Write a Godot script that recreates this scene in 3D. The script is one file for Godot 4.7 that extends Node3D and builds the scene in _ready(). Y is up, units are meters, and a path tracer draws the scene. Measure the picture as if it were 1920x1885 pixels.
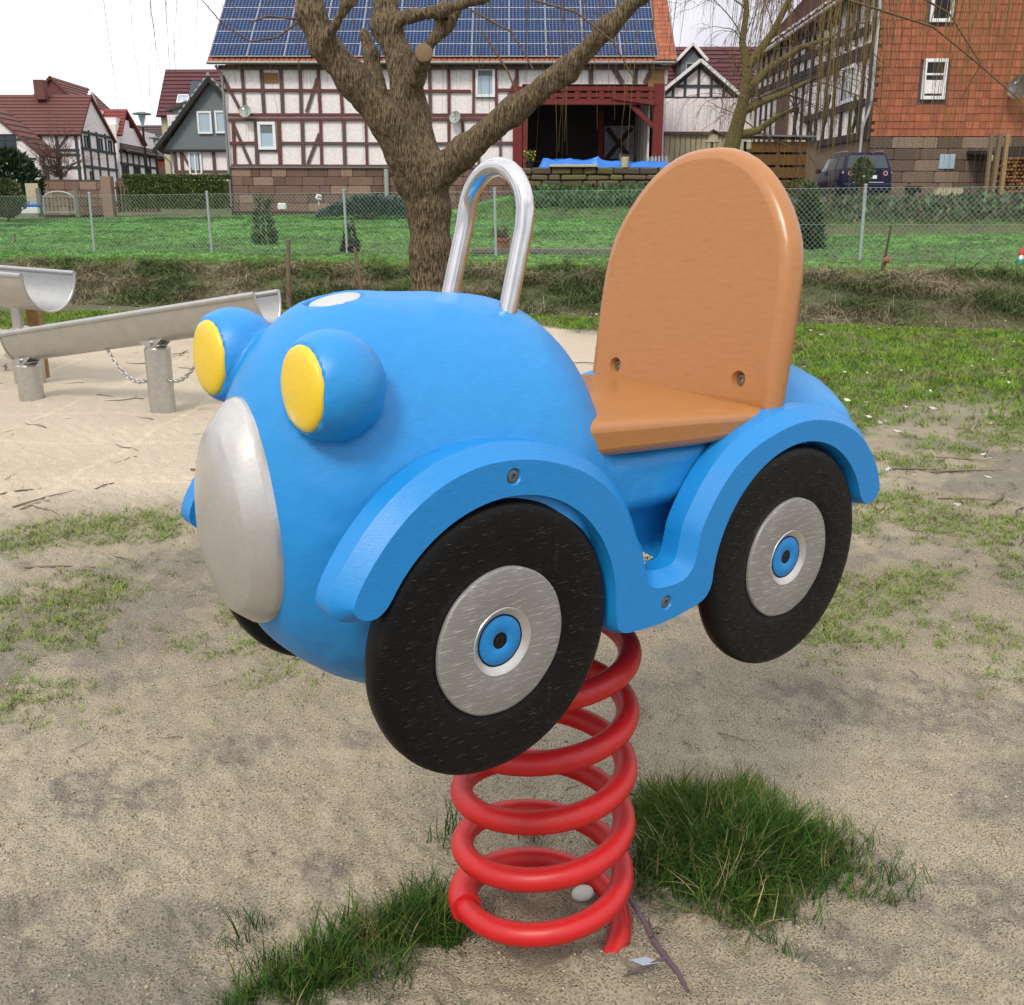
extends Node3D
# A spring-mounted toy car on a village playground, timber-framed houses behind.

var rng := RandomNumberGenerator.new()
var used := {}
var M := {}
var ubox: BoxMesh

func _ready():
	rng.seed = 20240
	# ---- camera
	var cam := Camera3D.new(); cam.name = "camera"
	cam.position = Vector3(0, 0.92, 0)
	cam.rotation_degrees = Vector3(-15.5, 0, 0)
	cam.fov = 52.78; cam.near = 0.05; cam.far = 600.0
	add_child(cam); cam.current = true
	# ---- overcast sky, weak veiled sun
	var env := Environment.new()
	env.background_mode = Environment.BG_SKY
	var sky := Sky.new(); var pan := PanoramaSkyMaterial.new()
	pan.panorama = sky_image(); pan.energy_multiplier = 1.0
	sky.sky_material = pan; env.sky = sky
	env.tonemap_mode = Environment.TONE_MAPPER_LINEAR
	env.tonemap_exposure = 1.5
	env.ambient_light_source = Environment.AMBIENT_SOURCE_SKY
	env.sdfgi_enabled = true; env.ssao_enabled = true; env.ssil_enabled = true
	var we := WorldEnvironment.new(); we.name = "world_environment"; we.environment = env; add_child(we)
	var sun := DirectionalLight3D.new(); sun.name = "veiled_sun"
	sun.light_energy = 0.5; sun.light_angular_distance = 14.0
	sun.light_color = Color(1.0, 0.96, 0.9); sun.shadow_enabled = true
	sun.rotation_degrees = Vector3(-48, -24, 0)
	add_child(sun)
	# ---- the place
	ubox = BoxMesh.new()
	make_materials()
	build_ground()
	build_barn()
	build_tile_house()
	build_middle_house()
	build_left_houses()
	build_yard()
	build_fence()
	build_troughs()
	build_trees()
	build_plants()
	build_grass()
	build_litter()
	build_rider()

func sky_image() -> ImageTexture:
	var w := 1024; var h := 512
	var nz := FastNoiseLite.new(); nz.seed = 5; nz.frequency = 1.1; nz.fractal_octaves = 4
	var im := Image.create(w, h, false, Image.FORMAT_RGBF)
	for j in h:
		var el := PI * (0.5 - (j + 0.5) / h)
		for i in w:
			var az := TAU * i / w
			var d := Vector3(cos(el) * sin(az), sin(el), cos(el) * cos(az))
			var c := Color(0.5, 0.48, 0.44)
			if el > -0.02:
				var k := nz.get_noise_3d(d.x * 1.6, d.y * 3.2, d.z * 1.6)
				c = Color(0.98, 0.98, 0.99).lerp(Color(0.50, 0.49, 0.56), clampf(0.74 + k * 1.5 - 1.3 * maxf(0.0, el - 0.2), 0.0, 1.0))
			im.set_pixel(i, j, c)
	return ImageTexture.create_from_image(im)

# ============================================================ helpers
func numbered(parent: Node, called: String) -> String:
	var key := str(parent.get_instance_id()) + called
	var k: int = used.get(key, 0)
	used[key] = k + 1
	return called if k == 0 else "%s_%03d" % [called, k]

func tag(o: Node, label: String, category := "", group := "", kind := ""):
	if label: o.set_meta("label", label)
	if category: o.set_meta("category", category)
	if group: o.set_meta("group", group)
	if kind: o.set_meta("kind", kind)

func thing(called: String, label: String, category: String, at := Vector3.ZERO, group := "", yaw := 0.0) -> Node3D:
	var o := Node3D.new(); o.name = numbered(self, called); o.position = at; o.rotation.y = yaw
	add_child(o, true); tag(o, label, category, group)
	return o

func part(parent: Node, called: String, mesh: Mesh, mat: Material, at := Vector3.ZERO, basis := Basis()) -> MeshInstance3D:
	var o := MeshInstance3D.new(); o.name = numbered(parent, called); o.mesh = mesh
	o.material_override = mat
	o.transform = Transform3D(basis, at)
	parent.add_child(o, true)
	return o

func single(called: String, label: String, category: String, mesh: Mesh, mat: Material, at := Vector3.ZERO, basis := Basis(), group := "") -> MeshInstance3D:
	var o := part(self, called, mesh, mat, at, basis); tag(o, label, category, group)
	return o

func structure(called: String, mesh: Mesh, mat: Material, at := Vector3.ZERO) -> MeshInstance3D:
	var o := part(self, called, mesh, mat, at); o.set_meta("kind", "structure")
	return o

func bx(parent: Node, called: String, mat: Material, c: Vector3, size: Vector3, rot := Basis()) -> MeshInstance3D:
	return part(parent, called, ubox, mat, c, rot * Basis.from_scale(size))

func rbox(parent: Node, called: String, mat: Material, c: Vector3, size: Vector3, r: float, rot := Basis()) -> MeshInstance3D:
	var mb := MB.new(); mb.cbox(Vector3.ZERO, size, r)
	return part(parent, called, mb.mesh(), mat, c, rot)

# beam between two points of a facade (x, y) at depth z
func beam(parent: Node, called: String, mat: Material, a: Vector3, b: Vector3, w: float, t: float, nrm := Vector3(0, 0, 1)) -> MeshInstance3D:
	var d := b - a
	var x := d.normalized(); var z := nrm; var y := z.cross(x).normalized()
	return bx(parent, called, mat, (a + b) * 0.5, Vector3(d.length(), w, t), Basis(x, y, z))

func rr(a: float, b: float) -> float: return rng.randf_range(a, b)

class MB:
	var v := PackedVector3Array(); var n := PackedVector3Array(); var c := PackedColorArray(); var i := PackedInt32Array()
	var col := Color.WHITE
	var caps := {}
	func vert(p: Vector3, nn: Vector3) -> int:
		v.append(p); n.append(nn); c.append(col); return v.size() - 1
	func tri(a: Vector3, b: Vector3, d: Vector3):
		var nn := (b - a).cross(d - a).normalized()
		var k := v.size()
		vert(a, nn); vert(b, nn); vert(d, nn)
		i.append_array(PackedInt32Array([k, k + 2, k + 1]))
	func quad(a: Vector3, b: Vector3, d: Vector3, e: Vector3):
		var nn := (d - a).cross(e - b).normalized()
		var k := v.size()
		vert(a, nn); vert(b, nn); vert(d, nn); vert(e, nn)
		i.append_array(PackedInt32Array([k, k + 2, k + 1, k, k + 3, k + 2]))
	func box(ctr: Vector3, s: Vector3, b := Basis()):
		cbox(ctr, s, 0.0, b)
	func cbox(ctr: Vector3, s: Vector3, r: float, b := Basis()):
		var h := s * 0.5
		var P := func(sx: float, sy: float, sz: float, ax: int) -> Vector3:
			var q := Vector3(sx * h.x, sy * h.y, sz * h.z)
			if ax != 0: q.x -= sx * r
			if ax != 1: q.y -= sy * r
			if ax != 2: q.z -= sz * r
			return ctr + b * q
		for sx in [-1.0, 1.0]:
			var f := [P.call(sx, -1, -1, 0), P.call(sx, 1, -1, 0), P.call(sx, 1, 1, 0), P.call(sx, -1, 1, 0)]
			if sx < 0: f.reverse()
			quad(f[0], f[1], f[2], f[3])
		for sy in [-1.0, 1.0]:
			var f := [P.call(-1, sy, -1, 1), P.call(-1, sy, 1, 1), P.call(1, sy, 1, 1), P.call(1, sy, -1, 1)]
			if sy < 0: f.reverse()
			quad(f[0], f[1], f[2], f[3])
		for sz in [-1.0, 1.0]:
			var f := [P.call(-1, -1, sz, 2), P.call(1, -1, sz, 2), P.call(1, 1, sz, 2), P.call(-1, 1, sz, 2)]
			if sz < 0: f.reverse()
			quad(f[0], f[1], f[2], f[3])
		if r <= 0.0: return
		for p in [-1.0, 1.0]:
			for q in [-1.0, 1.0]:
				orient(P.call(p, q, -1, 0), P.call(p, q, 1, 0), P.call(p, q, 1, 1), P.call(p, q, -1, 1), b * Vector3(p, q, 0))
				orient(P.call(p, -1, q, 0), P.call(p, 1, q, 0), P.call(p, 1, q, 2), P.call(p, -1, q, 2), b * Vector3(p, 0, q))
				orient(P.call(-1, p, q, 1), P.call(1, p, q, 1), P.call(1, p, q, 2), P.call(-1, p, q, 2), b * Vector3(0, p, q))
				for o in [-1.0, 1.0]:
					var A: Vector3 = P.call(p, q, o, 0); var B2: Vector3 = P.call(p, q, o, 1); var C2: Vector3 = P.call(p, q, o, 2)
					if (B2 - A).cross(C2 - A).dot(b * Vector3(p, q, o)) > 0: tri(A, B2, C2)
					else: tri(A, C2, B2)
	func orient(a: Vector3, b: Vector3, d: Vector3, e: Vector3, want: Vector3):
		if (d - a).cross(e - b).dot(want) >= 0: quad(a, b, d, e)
		else: quad(e, d, b, a)
	# tube with parallel-transported rings, smooth normals
	func tube(pts: Array, rad: Array, sides := 8, caps := true):
		var m := pts.size()
		var t0: Vector3 = (pts[1] - pts[0]).normalized()
		var up := Vector3.UP if absf(t0.y) < 0.9 else Vector3.RIGHT
		var a := t0.cross(up).normalized()
		var base := v.size()
		for k in m:
			var t: Vector3 = (pts[mini(k + 1, m - 1)] - pts[maxi(k - 1, 0)]).normalized()
			a = (a - t * a.dot(t)).normalized()
			var bb := t.cross(a)
			var r: float = rad[mini(k, rad.size() - 1)]
			for s in sides:
				var an := TAU * s / sides
				var d := a * cos(an) + bb * sin(an)
				vert(pts[k] + d * r, d)
		for k in m - 1:
			for s in sides:
				var p0 := base + k * sides + s; var p1 := base + k * sides + (s + 1) % sides
				i.append_array(PackedInt32Array([p0, p0 + sides, p1, p1, p0 + sides, p1 + sides]))
		if caps:
			for e in [0, m - 1]:
				var t: Vector3 = (pts[1] - pts[0]).normalized() if e == 0 else (pts[m - 1] - pts[m - 2]).normalized()
				if e == 0: t = -t
				var cc := vert(pts[e], t)
				var first := v.size()
				for s in sides: vert(v[base + e * sides + s], t)
				for s in sides:
					var p0 := first + s; var p1 := first + (s + 1) % sides
					if e == 0: i.append_array(PackedInt32Array([cc, p0, p1]))
					else: i.append_array(PackedInt32Array([cc, p1, p0]))
	# profile of (radius, height) turned about the y axis of xf; sharp where the profile bends strongly
	func lathe(prof: Array, sides: int, xf := Transform3D(), wob := 0.0):
		var m := prof.size()
		for k in m - 1:
			var p: Vector2 = prof[k]; var q: Vector2 = prof[k + 1]
			var e := (q - p).normalized(); var nr := Vector2(e.y, -e.x)
			var na := nr; var nb := nr
			if k > 0:
				var e0: Vector2 = (p - prof[k - 1]).normalized(); var n0 := Vector2(e0.y, -e0.x)
				if n0.dot(nr) > 0.75: na = (n0 + nr).normalized()
			if k < m - 2:
				var e1: Vector2 = (prof[k + 2] - q).normalized(); var n1 := Vector2(e1.y, -e1.x)
				if n1.dot(nr) > 0.75: nb = (n1 + nr).normalized()
			var base := v.size()
			for s in sides + 1:
				var an := TAU * s / sides
				var wv := 1.0 + wob * (sin(an * 3.0 + 1.0) + 0.6 * sin(an * 7.0) + 0.5 * sin(an * 13.0 + 2.0))
				var cs := Vector3(cos(an), 0, sin(an))
				vert(xf * (cs * p.x * wv + Vector3(0, p.y, 0)), xf.basis * (cs * na.x + Vector3(0, na.y, 0)))
				vert(xf * (cs * q.x * wv + Vector3(0, q.y, 0)), xf.basis * (cs * nb.x + Vector3(0, nb.y, 0)))
			for s in sides:
				var a := base + s * 2
				i.append_array(PackedInt32Array([a, a + 2, a + 1, a + 1, a + 2, a + 3]))
	# rings of equal size joined in order, flat shaded
	func loft(rings: Array, cap0 := true, cap1 := true, cap_shape := []):
		for k in rings.size() - 1:
			var A: Array = rings[k]; var B: Array = rings[k + 1]
			for s in A.size():
				var t := (s + 1) % A.size()
				quad(A[s], A[t], B[t], B[s])
		for e in [0, 1]:
			if (e == 0 and not cap0) or (e == 1 and not cap1): continue
			var Rr: Array = rings[0] if e == 0 else rings[rings.size() - 1]
			var nn: Vector3 = (Rr[1] - Rr[0]).cross(Rr[2] - Rr[1]).normalized()
			var p2 := PackedVector2Array()
			var ax: Vector3 = (Rr[1] - Rr[0]).normalized()
			var cen := Vector3.ZERO
			for q in Rr: cen += q
			cen /= Rr.size()
			var area := Vector3.ZERO
			for s in Rr.size(): area += (Rr[s] - cen).cross(Rr[(s + 1) % Rr.size()] - cen)
			nn = area.normalized(); ax = (ax - nn * ax.dot(nn)).normalized(); var ay := nn.cross(ax)
			for q in (Rr if cap_shape.is_empty() else cap_shape): p2.append(Vector2((q - cen).dot(ax), (q - cen).dot(ay)) * 1000.0)
			var ids := Geometry2D.triangulate_polygon(p2)
			for k in range(0, ids.size(), 3):
				var a: Vector3 = Rr[ids[k]]; var b: Vector3 = Rr[ids[k + 1]]; var d: Vector3 = Rr[ids[k + 2]]
				var want := -nn if e == 0 else nn
				for q in 3: caps[v.size() + q] = true
				if (b - a).cross(d - a).dot(want) > 0: tri(a, b, d)
				else: tri(a, d, b)
	# outline in xy (counterclockwise), extruded from z0 to z1 with a chamfer on the z1 side (and the z0 side if both)
	func slab(poly: PackedVector2Array, z0: float, z1: float, inset: float, drop: float, both := false, steps := 1, holes := [], share := []):
		if Geometry2D.is_polygon_clockwise(poly):
			poly.reverse()
			share = share.duplicate(); share.reverse()
		var rings := []
		var mk := func(ins: float, z: float) -> Array:
			var o := []
			var m := poly.size()
			for k in m:
				var p := poly[k]; var a := (p - poly[(k + m - 1) % m]).normalized(); var b := (poly[(k + 1) % m] - p).normalized()
				var na := Vector2(-a.y, a.x); var nb := Vector2(-b.y, b.x)
				var nn := (na + nb)
				nn = nn.normalized() / maxf(0.6, nn.length() * 0.5)
				var q := p + nn * ins * (1.0 if share.is_empty() else float(share[k]))
				o.append(Vector3(q.x, q.y, z))
			return o
		if both:
			for s in steps + 1:
				var f := float(s) / steps * PI / 2
				rings.append(mk.call(inset * (1.0 - sin(f)), z0 + drop * (1.0 - cos(f))))
		else: rings.append(mk.call(0.0, z0))
		for s in steps + 1:
			var f := float(s) / steps * PI / 2
			if steps == 1: rings.append(mk.call(inset * s, z1 - drop * (1 - s)))
			else: rings.append(mk.call(inset * (1.0 - cos(f)), z1 - drop * (1.0 - sin(f))))
		if holes.is_empty():
			loft(rings, true, true, mk.call(0.0, z1))
			return
		# front cap with round holes, each joined to the outline by a hairline
		loft(rings, true, false)
		var cap := PackedVector2Array()
		for q in rings[rings.size() - 1]: cap.append(Vector2(q.x, q.y))
		for ho in holes:
			var c := Vector2(ho[0], ho[1]); var best := 0
			for k in cap.size():
				if cap[k].distance_to(c) < cap[best].distance_to(c): best = k
			var dir := (cap[best] - c).normalized(); var a0 := dir.angle()
			var ins := PackedVector2Array()
			for k in 25:
				var a := a0 - TAU * (k * 0.9996 / 24.0 + 0.0002)
				ins.append(c + Vector2(cos(a), sin(a)) * float(ho[2]))
			ins.append(cap[best] - Vector2(-dir.y, dir.x) * -0.00002)
			var nc := cap.slice(0, best + 1); nc.append_array(ins); nc.append_array(cap.slice(best + 1)); cap = nc
		var big := PackedVector2Array()
		for q in cap: big.append(q * 2000.0)
		var ids := Geometry2D.triangulate_polygon(big)
		if ids.is_empty(): print("cap not filled")
		for k in range(0, ids.size(), 3):
			var a := cap[ids[k]]; var b := cap[ids[k + 1]]; var d := cap[ids[k + 2]]
			for q in 3: caps[v.size() + q] = true
			if (b - a).cross(d - a) > 0: tri(Vector3(a.x, a.y, z1), Vector3(b.x, b.y, z1), Vector3(d.x, d.y, z1))
			else: tri(Vector3(a.x, a.y, z1), Vector3(d.x, d.y, z1), Vector3(b.x, b.y, z1))
	func ell(ctr: Vector3, r: Vector3, b := Basis(), lat := 8, lon := 12):
		var base := v.size()
		for y in lat + 1:
			var th := PI * y / lat
			for x in lon + 1:
				var ph := TAU * x / lon
				var d := Vector3(sin(th) * cos(ph), cos(th), sin(th) * sin(ph))
				vert(ctr + b * (d * r), (b * (d / r)).normalized())
		for y in lat:
			for x in lon:
				var a := base + y * (lon + 1) + x
				i.append_array(PackedInt32Array([a, a + lon + 1, a + 1, a + 1, a + lon + 1, a + lon + 2]))
	func leaf(p: Vector3, dir: Vector3, side: Vector3, l: float, w: float):
		var k := v.size(); var nn := dir.cross(side).normalized()
		vert(p, nn); vert(p + dir * l * 0.5 + side * w, nn); vert(p + dir * l, nn); vert(p + dir * l * 0.5 - side * w, nn)
		i.append_array(PackedInt32Array([k, k + 1, k + 2, k, k + 2, k + 3]))
	func mesh() -> ArrayMesh:
		var a := []; a.resize(Mesh.ARRAY_MAX)
		a[Mesh.ARRAY_VERTEX] = v; a[Mesh.ARRAY_NORMAL] = n; a[Mesh.ARRAY_COLOR] = c; a[Mesh.ARRAY_INDEX] = i
		var m := ArrayMesh.new(); m.add_surface_from_arrays(Mesh.PRIMITIVE_TRIANGLES, a)
		if not caps.is_empty(): m.set_meta("caps", caps)
		return m

# facet normals averaged over vertices at the same place when the faces meet at less than the angle
func smoothed(m: ArrayMesh, deg := 40.0) -> ArrayMesh:
	var a := m.surface_get_arrays(0)
	var v: PackedVector3Array = a[Mesh.ARRAY_VERTEX]; var n: PackedVector3Array = a[Mesh.ARRAY_NORMAL]
	var at := {}
	var caps: Dictionary = m.get_meta("caps", {})
	for k in v.size():
		if caps.has(k): continue
		var key := Vector3i((v[k] * 20000.0).round())
		if not at.has(key): at[key] = []
		at[key].append(k)
	var o := n.duplicate(); var cs := cos(deg_to_rad(deg))
	for key in at:
		for k in at[key]:
			var s := Vector3.ZERO
			for q in at[key]:
				if n[q].dot(n[k]) > cs: s += n[q]
			o[k] = s.normalized()
	a[Mesh.ARRAY_NORMAL] = o
	var r := ArrayMesh.new(); r.add_surface_from_arrays(Mesh.PRIMITIVE_TRIANGLES, a)
	return r

# surface nets of a distance field: one vertex in each crossed cell, pulled onto the surface
func nets(f: Callable, lo: Vector3, hi: Vector3, h: float, slack := 1.0) -> ArrayMesh:
	var nx := int(ceil((hi.x - lo.x) / h)) + 1; var ny := int(ceil((hi.y - lo.y) / h)) + 1; var nz := int(ceil((hi.z - lo.z) / h)) + 1
	var val := {}; var B := 6
	var half := B * h * 0.5; var reach := half * 1.7321 * slack + h
	var cells := []
	for bz in range(0, nz, B):
		for by in range(0, ny, B):
			for bx_ in range(0, nx, B):
				var cpt := lo + Vector3(bx_, by, bz) * h + Vector3(half, half, half)
				if absf(f.call(cpt)) > reach: continue
				for z in range(bz, bz + B + 1):
					for y in range(by, by + B + 1):
						for x in range(bx_, bx_ + B + 1):
							var id := x + (nx + 8) * (y + (ny + 8) * z)
							if not val.has(id): val[id] = f.call(lo + Vector3(x, y, z) * h)
				for z in range(bz, bz + B):
					for y in range(by, by + B):
						for x in range(bx_, bx_ + B): cells.append(Vector3i(x, y, z))
	var sx := 1; var sy := nx + 8; var sz := (nx + 8) * (ny + 8)
	var mb := MB.new(); var vid := {}
	var corner := [0, sx, sy, sx + sy, sz, sx + sz, sy + sz, sx + sy + sz]
	var off := [Vector3(0, 0, 0), Vector3(1, 0, 0), Vector3(0, 1, 0), Vector3(1, 1, 0), Vector3(0, 0, 1), Vector3(1, 0, 1), Vector3(0, 1, 1), Vector3(1, 1, 1)]
	var edges := [[0, 1], [2, 3], [4, 5], [6, 7], [0, 2], [1, 3], [4, 6], [5, 7], [0, 4], [1, 5], [2, 6], [3, 7]]
	for ce in cells:
		var id: int = ce.x * sx + ce.y * sy + ce.z * sz
		var mask := 0; var g := []
		for k in 8:
			var w: float = val[id + corner[k]]
			g.append(w)
			if w < 0: mask += 1
		if mask == 0 or mask == 8: continue
		var s := Vector3.ZERO; var cnt := 0
		for e in edges:
			var a: float = g[e[0]]; var b: float = g[e[1]]
			if (a < 0) != (b < 0):
				s += off[e[0]].lerp(off[e[1]], a / (a - b)); cnt += 1
		var p := lo + (Vector3(ce) + s / cnt) * h
		var eps := h * 0.35
		var d: float = f.call(p)
		var gr := Vector3(f.call(p + Vector3(eps, 0, 0)) - d, f.call(p + Vector3(0, eps, 0)) - d, f.call(p + Vector3(0, 0, eps)) - d) / eps
		var gl := gr.length()
		if gl > 1e-5:
			p -= gr / gl * clampf(d / gl, -h * 0.7, h * 0.7)
			gr /= gl
		vid[id] = mb.vert(p, gr)
	for ce in cells:
		var id: int = ce.x * sx + ce.y * sy + ce.z * sz
		if not vid.has(id): continue
		var a0: float = val[id]
		for ax in 3:
			var st: int = [sx, sy, sz][ax]; var u: int = [sy, sz, sx][ax]; var w: int = [sz, sx, sy][ax]
			var a1: float = val[id + st]
			if (a0 < 0) == (a1 < 0): continue
			if not (vid.has(id - u) and vid.has(id - w) and vid.has(id - u - w)): continue
			var q := [vid[id], vid[id - u], vid[id - u - w], vid[id - w]]
			if a0 < 0: mb.i.append_array(PackedInt32Array([q[0], q[2], q[1], q[0], q[3], q[2]]))
			else: mb.i.append_array(PackedInt32Array([q[0], q[1], q[2], q[0], q[2], q[3]]))
	return mb.mesh()

static func smin(a: float, b: float, k: float) -> float:
	var h := maxf(k - absf(a - b), 0.0) / k
	return minf(a, b) - h * h * k * 0.25
static func sd_ell(p: Vector3, r: Vector3) -> float:
	var k0 := (p / r).length(); var k1 := (p / (r * r)).length()
	return k0 * (k0 - 1.0) / k1 if k1 > 1e-6 else -minf(r.x, minf(r.y, r.z))
static func sd_box(p: Vector3, b: Vector3, r: float) -> float:
	var q := p.abs() - b + Vector3(r, r, r)
	return q.max(Vector3.ZERO).length() + minf(maxf(q.x, maxf(q.y, q.z)), 0.0) - r
static func sd_cone(p: Vector3, a: Vector3, b: Vector3, ra: float, rb: float) -> float:
	var ba := b - a; var h := clampf((p - a).dot(ba) / ba.dot(ba), 0.0, 1.0)
	return (p - a - ba * h).length() - lerpf(ra, rb, h)

# ============================================================ materials
func noise_image(sd: int, freq: float, oct: int, size: int, type := FastNoiseLite.TYPE_SIMPLEX_SMOOTH) -> Image:
	var nz := FastNoiseLite.new(); nz.seed = sd; nz.frequency = freq; nz.fractal_octaves = oct; nz.noise_type = type
	var im := nz.get_seamless_image(size, size)
	im.convert(Image.FORMAT_RGBA8)
	return im
func ramp_tex(im: Image, stops: Array) -> ImageTexture:
	# stops: [position, Color] in rising order; grey value of the noise looked up in them
	var lut := []
	for k in 256:
		var t := k / 255.0; var c: Color = stops[0][1]
		for s in stops.size() - 1:
			if t >= stops[s][0]:
				var u := clampf((t - stops[s][0]) / maxf(1e-4, stops[s + 1][0] - stops[s][0]), 0, 1)
				c = stops[s][1].lerp(stops[s + 1][1], u)
		lut.append([int(c.r * 255), int(c.g * 255), int(c.b * 255)])
	var d := im.get_data()
	for k in range(0, d.size(), 4):
		var l: Array = lut[d[k]]
		d[k] = l[0]; d[k + 1] = l[1]; d[k + 2] = l[2]
	return ImageTexture.create_from_image(Image.create_from_data(im.get_width(), im.get_height(), false, Image.FORMAT_RGBA8, d))
func bump_tex(im: Image, k: float) -> ImageTexture:
	var b := im.duplicate() as Image
	b.bump_map_to_normal_map(k)
	return ImageTexture.create_from_image(b)
func grey(a: float, b: float) -> Array: return [[0.0, Color(a, a, a)], [1.0, Color(b, b, b)]]

func mat(c: Color, rough := 0.8, tex: Texture2D = null, scale := Vector3.ONE, nrm: Texture2D = null, nk := 1.0, world := true, metal := 0.0) -> StandardMaterial3D:
	var m := StandardMaterial3D.new()
	m.albedo_color = c; m.roughness = rough; m.metallic = metal
	if tex: m.albedo_texture = tex
	if nrm:
		m.normal_enabled = true; m.normal_texture = nrm; m.normal_scale = nk
	if tex or nrm:
		m.uv1_triplanar = true; m.uv1_world_triplanar = world; m.uv1_scale = scale
	return m

func make_materials():
	var fine := noise_image(1, 0.09, 4, 512); var mid := noise_image(2, 0.02, 5, 512); var cell := noise_image(3, 0.06, 3, 512, FastNoiseLite.TYPE_CELLULAR)
	var speck := noise_image(4, 0.35, 2, 512)
	var t_mid := ramp_tex(mid, grey(0.72, 1.0)); var t_soft := ramp_tex(mid, grey(0.9, 1.0)); var t_fine := ramp_tex(fine, grey(0.7, 1.0))
	var b_fine := bump_tex(fine, 4.0); var b_mid := bump_tex(mid, 6.0); var b_cell := bump_tex(cell, 4.0); var b_speck := bump_tex(speck, 5.0)
	# ground: speckled grains over the layout colours of the mesh
	var t_grain := ramp_tex(speck, [[0.0, Color(0.22, 0.21, 0.22)], [0.28, Color(0.50, 0.48, 0.48)], [0.38, Color(0.80, 0.79, 0.78)], [0.55, Color(0.93, 0.93, 0.92)], [0.8, Color(1, 1, 1)], [1.0, Color(1, 1, 1)]])
	var g := mat(Color.WHITE, 0.95, t_grain, Vector3(1.5, 1.5, 1.5), b_speck, 1.0)
	g.vertex_color_use_as_albedo = true
	M.ground = g
	# toy car paint: brushed oil paint on wood
	var brush := noise_image(7, 0.05, 4, 512)
	var t_paint := ramp_tex(brush, [[0.0, Color(0.86, 0.88, 0.89)], [0.35, Color(0.94, 0.95, 0.95)], [0.65, Color(0.98, 0.98, 0.98)], [1.0, Color(1, 1, 1)]])
	var t_worn := ramp_tex(brush, [[0.0, Color(0.93, 0.93, 0.94)], [0.4, Color(0.975, 0.975, 0.975)], [1.0, Color(1, 1, 1)]])
	var t_brush := ramp_tex(brush, grey(0.93, 1.0)); var b_brush := bump_tex(brush, 3.0)
	M.blue = mat(Color(0.11, 0.535, 0.815), 0.41, t_paint, Vector3(2.2, 24.0, 24.0), b_brush, 0.36, false)
	M.panel_blue = mat(Color(0.085, 0.515, 0.80), 0.42, t_paint, Vector3(2.0, 26.0, 26.0), b_brush, 0.5, false)
	M.brown = mat(Color(0.66, 0.45, 0.26), 0.28, t_worn, Vector3(1.3, 6.0, 1.3), b_brush, 0.06, false)
	M.yellow = mat(Color(0.90, 0.77, 0.20), 0.32, t_brush, Vector3(4, 14, 4), b_brush, 0.12, false)
	M.silver = mat(Color(0.78, 0.775, 0.76), 0.3, t_brush, Vector3(6, 6, 6), b_brush, 0.10, false, 0.6)
	var scr := ramp_tex(brush, [[0.0, Color(0.62, 0.62, 0.62)], [0.72, Color(0.66, 0.66, 0.65)], [0.8, Color(1, 1, 1)], [1.0, Color(1, 1, 1)]])
	M.rim = mat(Color(0.82, 0.815, 0.80), 0.42, scr, Vector3(1.1, 30.0, 30.0), b_brush, 0.5, false, 0.2)
	var tyr := ramp_tex(brush, [[0.0, Color(0.10, 0.10, 0.10)], [0.5, Color(0.115, 0.115, 0.115)], [0.70, Color(0.16, 0.16, 0.16)], [0.77, Color(0.28, 0.28, 0.28)], [0.88, Color(0.9, 0.9, 0.9)], [1.0, Color(1, 1, 1)]])
	M.tyre = mat(Color(0.42, 0.42, 0.43), 0.45, tyr, Vector3(1.6, 26.0, 26.0), b_brush, 0.7, false); M.tyre.metallic_specular = 0.35
	M.badge = mat(Color(0.72, 0.74, 0.75), 0.5, t_brush, Vector3(8, 8, 8), b_brush, 0.4, false)
	M.steel = mat(Color(0.86, 0.86, 0.86), 0.17, t_soft, Vector3(3, 3, 3), null, 1.0, false, 1.0)
	M.screw = mat(Color(0.52, 0.48, 0.43), 0.45, t_fine, Vector3(30, 30, 30), b_fine, 0.3, false, 0.5)
	M.dark = mat(Color(0.03, 0.03, 0.03), 0.8)
	M.red = mat(Color(0.77, 0.11, 0.115), 0.42, t_soft, Vector3(6, 6, 6), b_fine, 0.12, false)
	# trough steel, weathered
	M.trough = mat(Color(0.74, 0.74, 0.73), 0.32, t_soft, Vector3(1.2, 1.2, 1.2), b_fine, 0.06, true, 0.85)
	M.galv = mat(Color(0.78, 0.78, 0.77), 0.3, t_soft, Vector3(3, 3, 3), b_fine, 0.05, true, 0.9)
	M.postgreen = mat(Color(0.66, 0.73, 0.72), 0.5, t_mid, Vector3(2, 2, 2))
	M.wire = mat(Color(0.50, 0.60, 0.54), 0.5)
	# bark
	var bk := noise_image(11, 0.04, 5, 512)
	var t_bark := ramp_tex(bk, [[0.0, Color(0.34, 0.31, 0.28)], [0.36, Color(0.52, 0.5, 0.46)], [0.6, Color(0.86, 0.85, 0.82)], [1.0, Color(1, 1, 1)]])
	M.bark = mat(Color(0.53, 0.465, 0.37), 0.95, t_bark, Vector3(2.4, 0.34, 2.4), bump_tex(bk, 18.0), 1.3)
	M.cutwood = mat(Color(0.55, 0.46, 0.34), 0.9, t_fine, Vector3(5, 5, 5))
	M.mossbark = mat(Color(0.50, 0.47, 0.28), 0.95, t_bark, Vector3(2, 0.7, 2), bump_tex(bk, 10.0), 1.0)
	M.twig = mat(Color(0.36, 0.28, 0.18), 0.8)
	M.twig_gold = mat(Color(0.46, 0.38, 0.14), 0.7)
	M.twig_dark = mat(Color(0.31, 0.235, 0.19), 0.85)
	# buildings
	M.plaster = mat(Color(0.93, 0.905, 0.91), 0.92, t_soft, Vector3(0.5, 0.5, 0.5), b_mid, 0.2)
	M.plaster_grey = mat(Color(0.80, 0.82, 0.85), 0.92, t_mid, Vector3(0.4, 0.4, 0.4), b_mid, 0.2)
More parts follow.
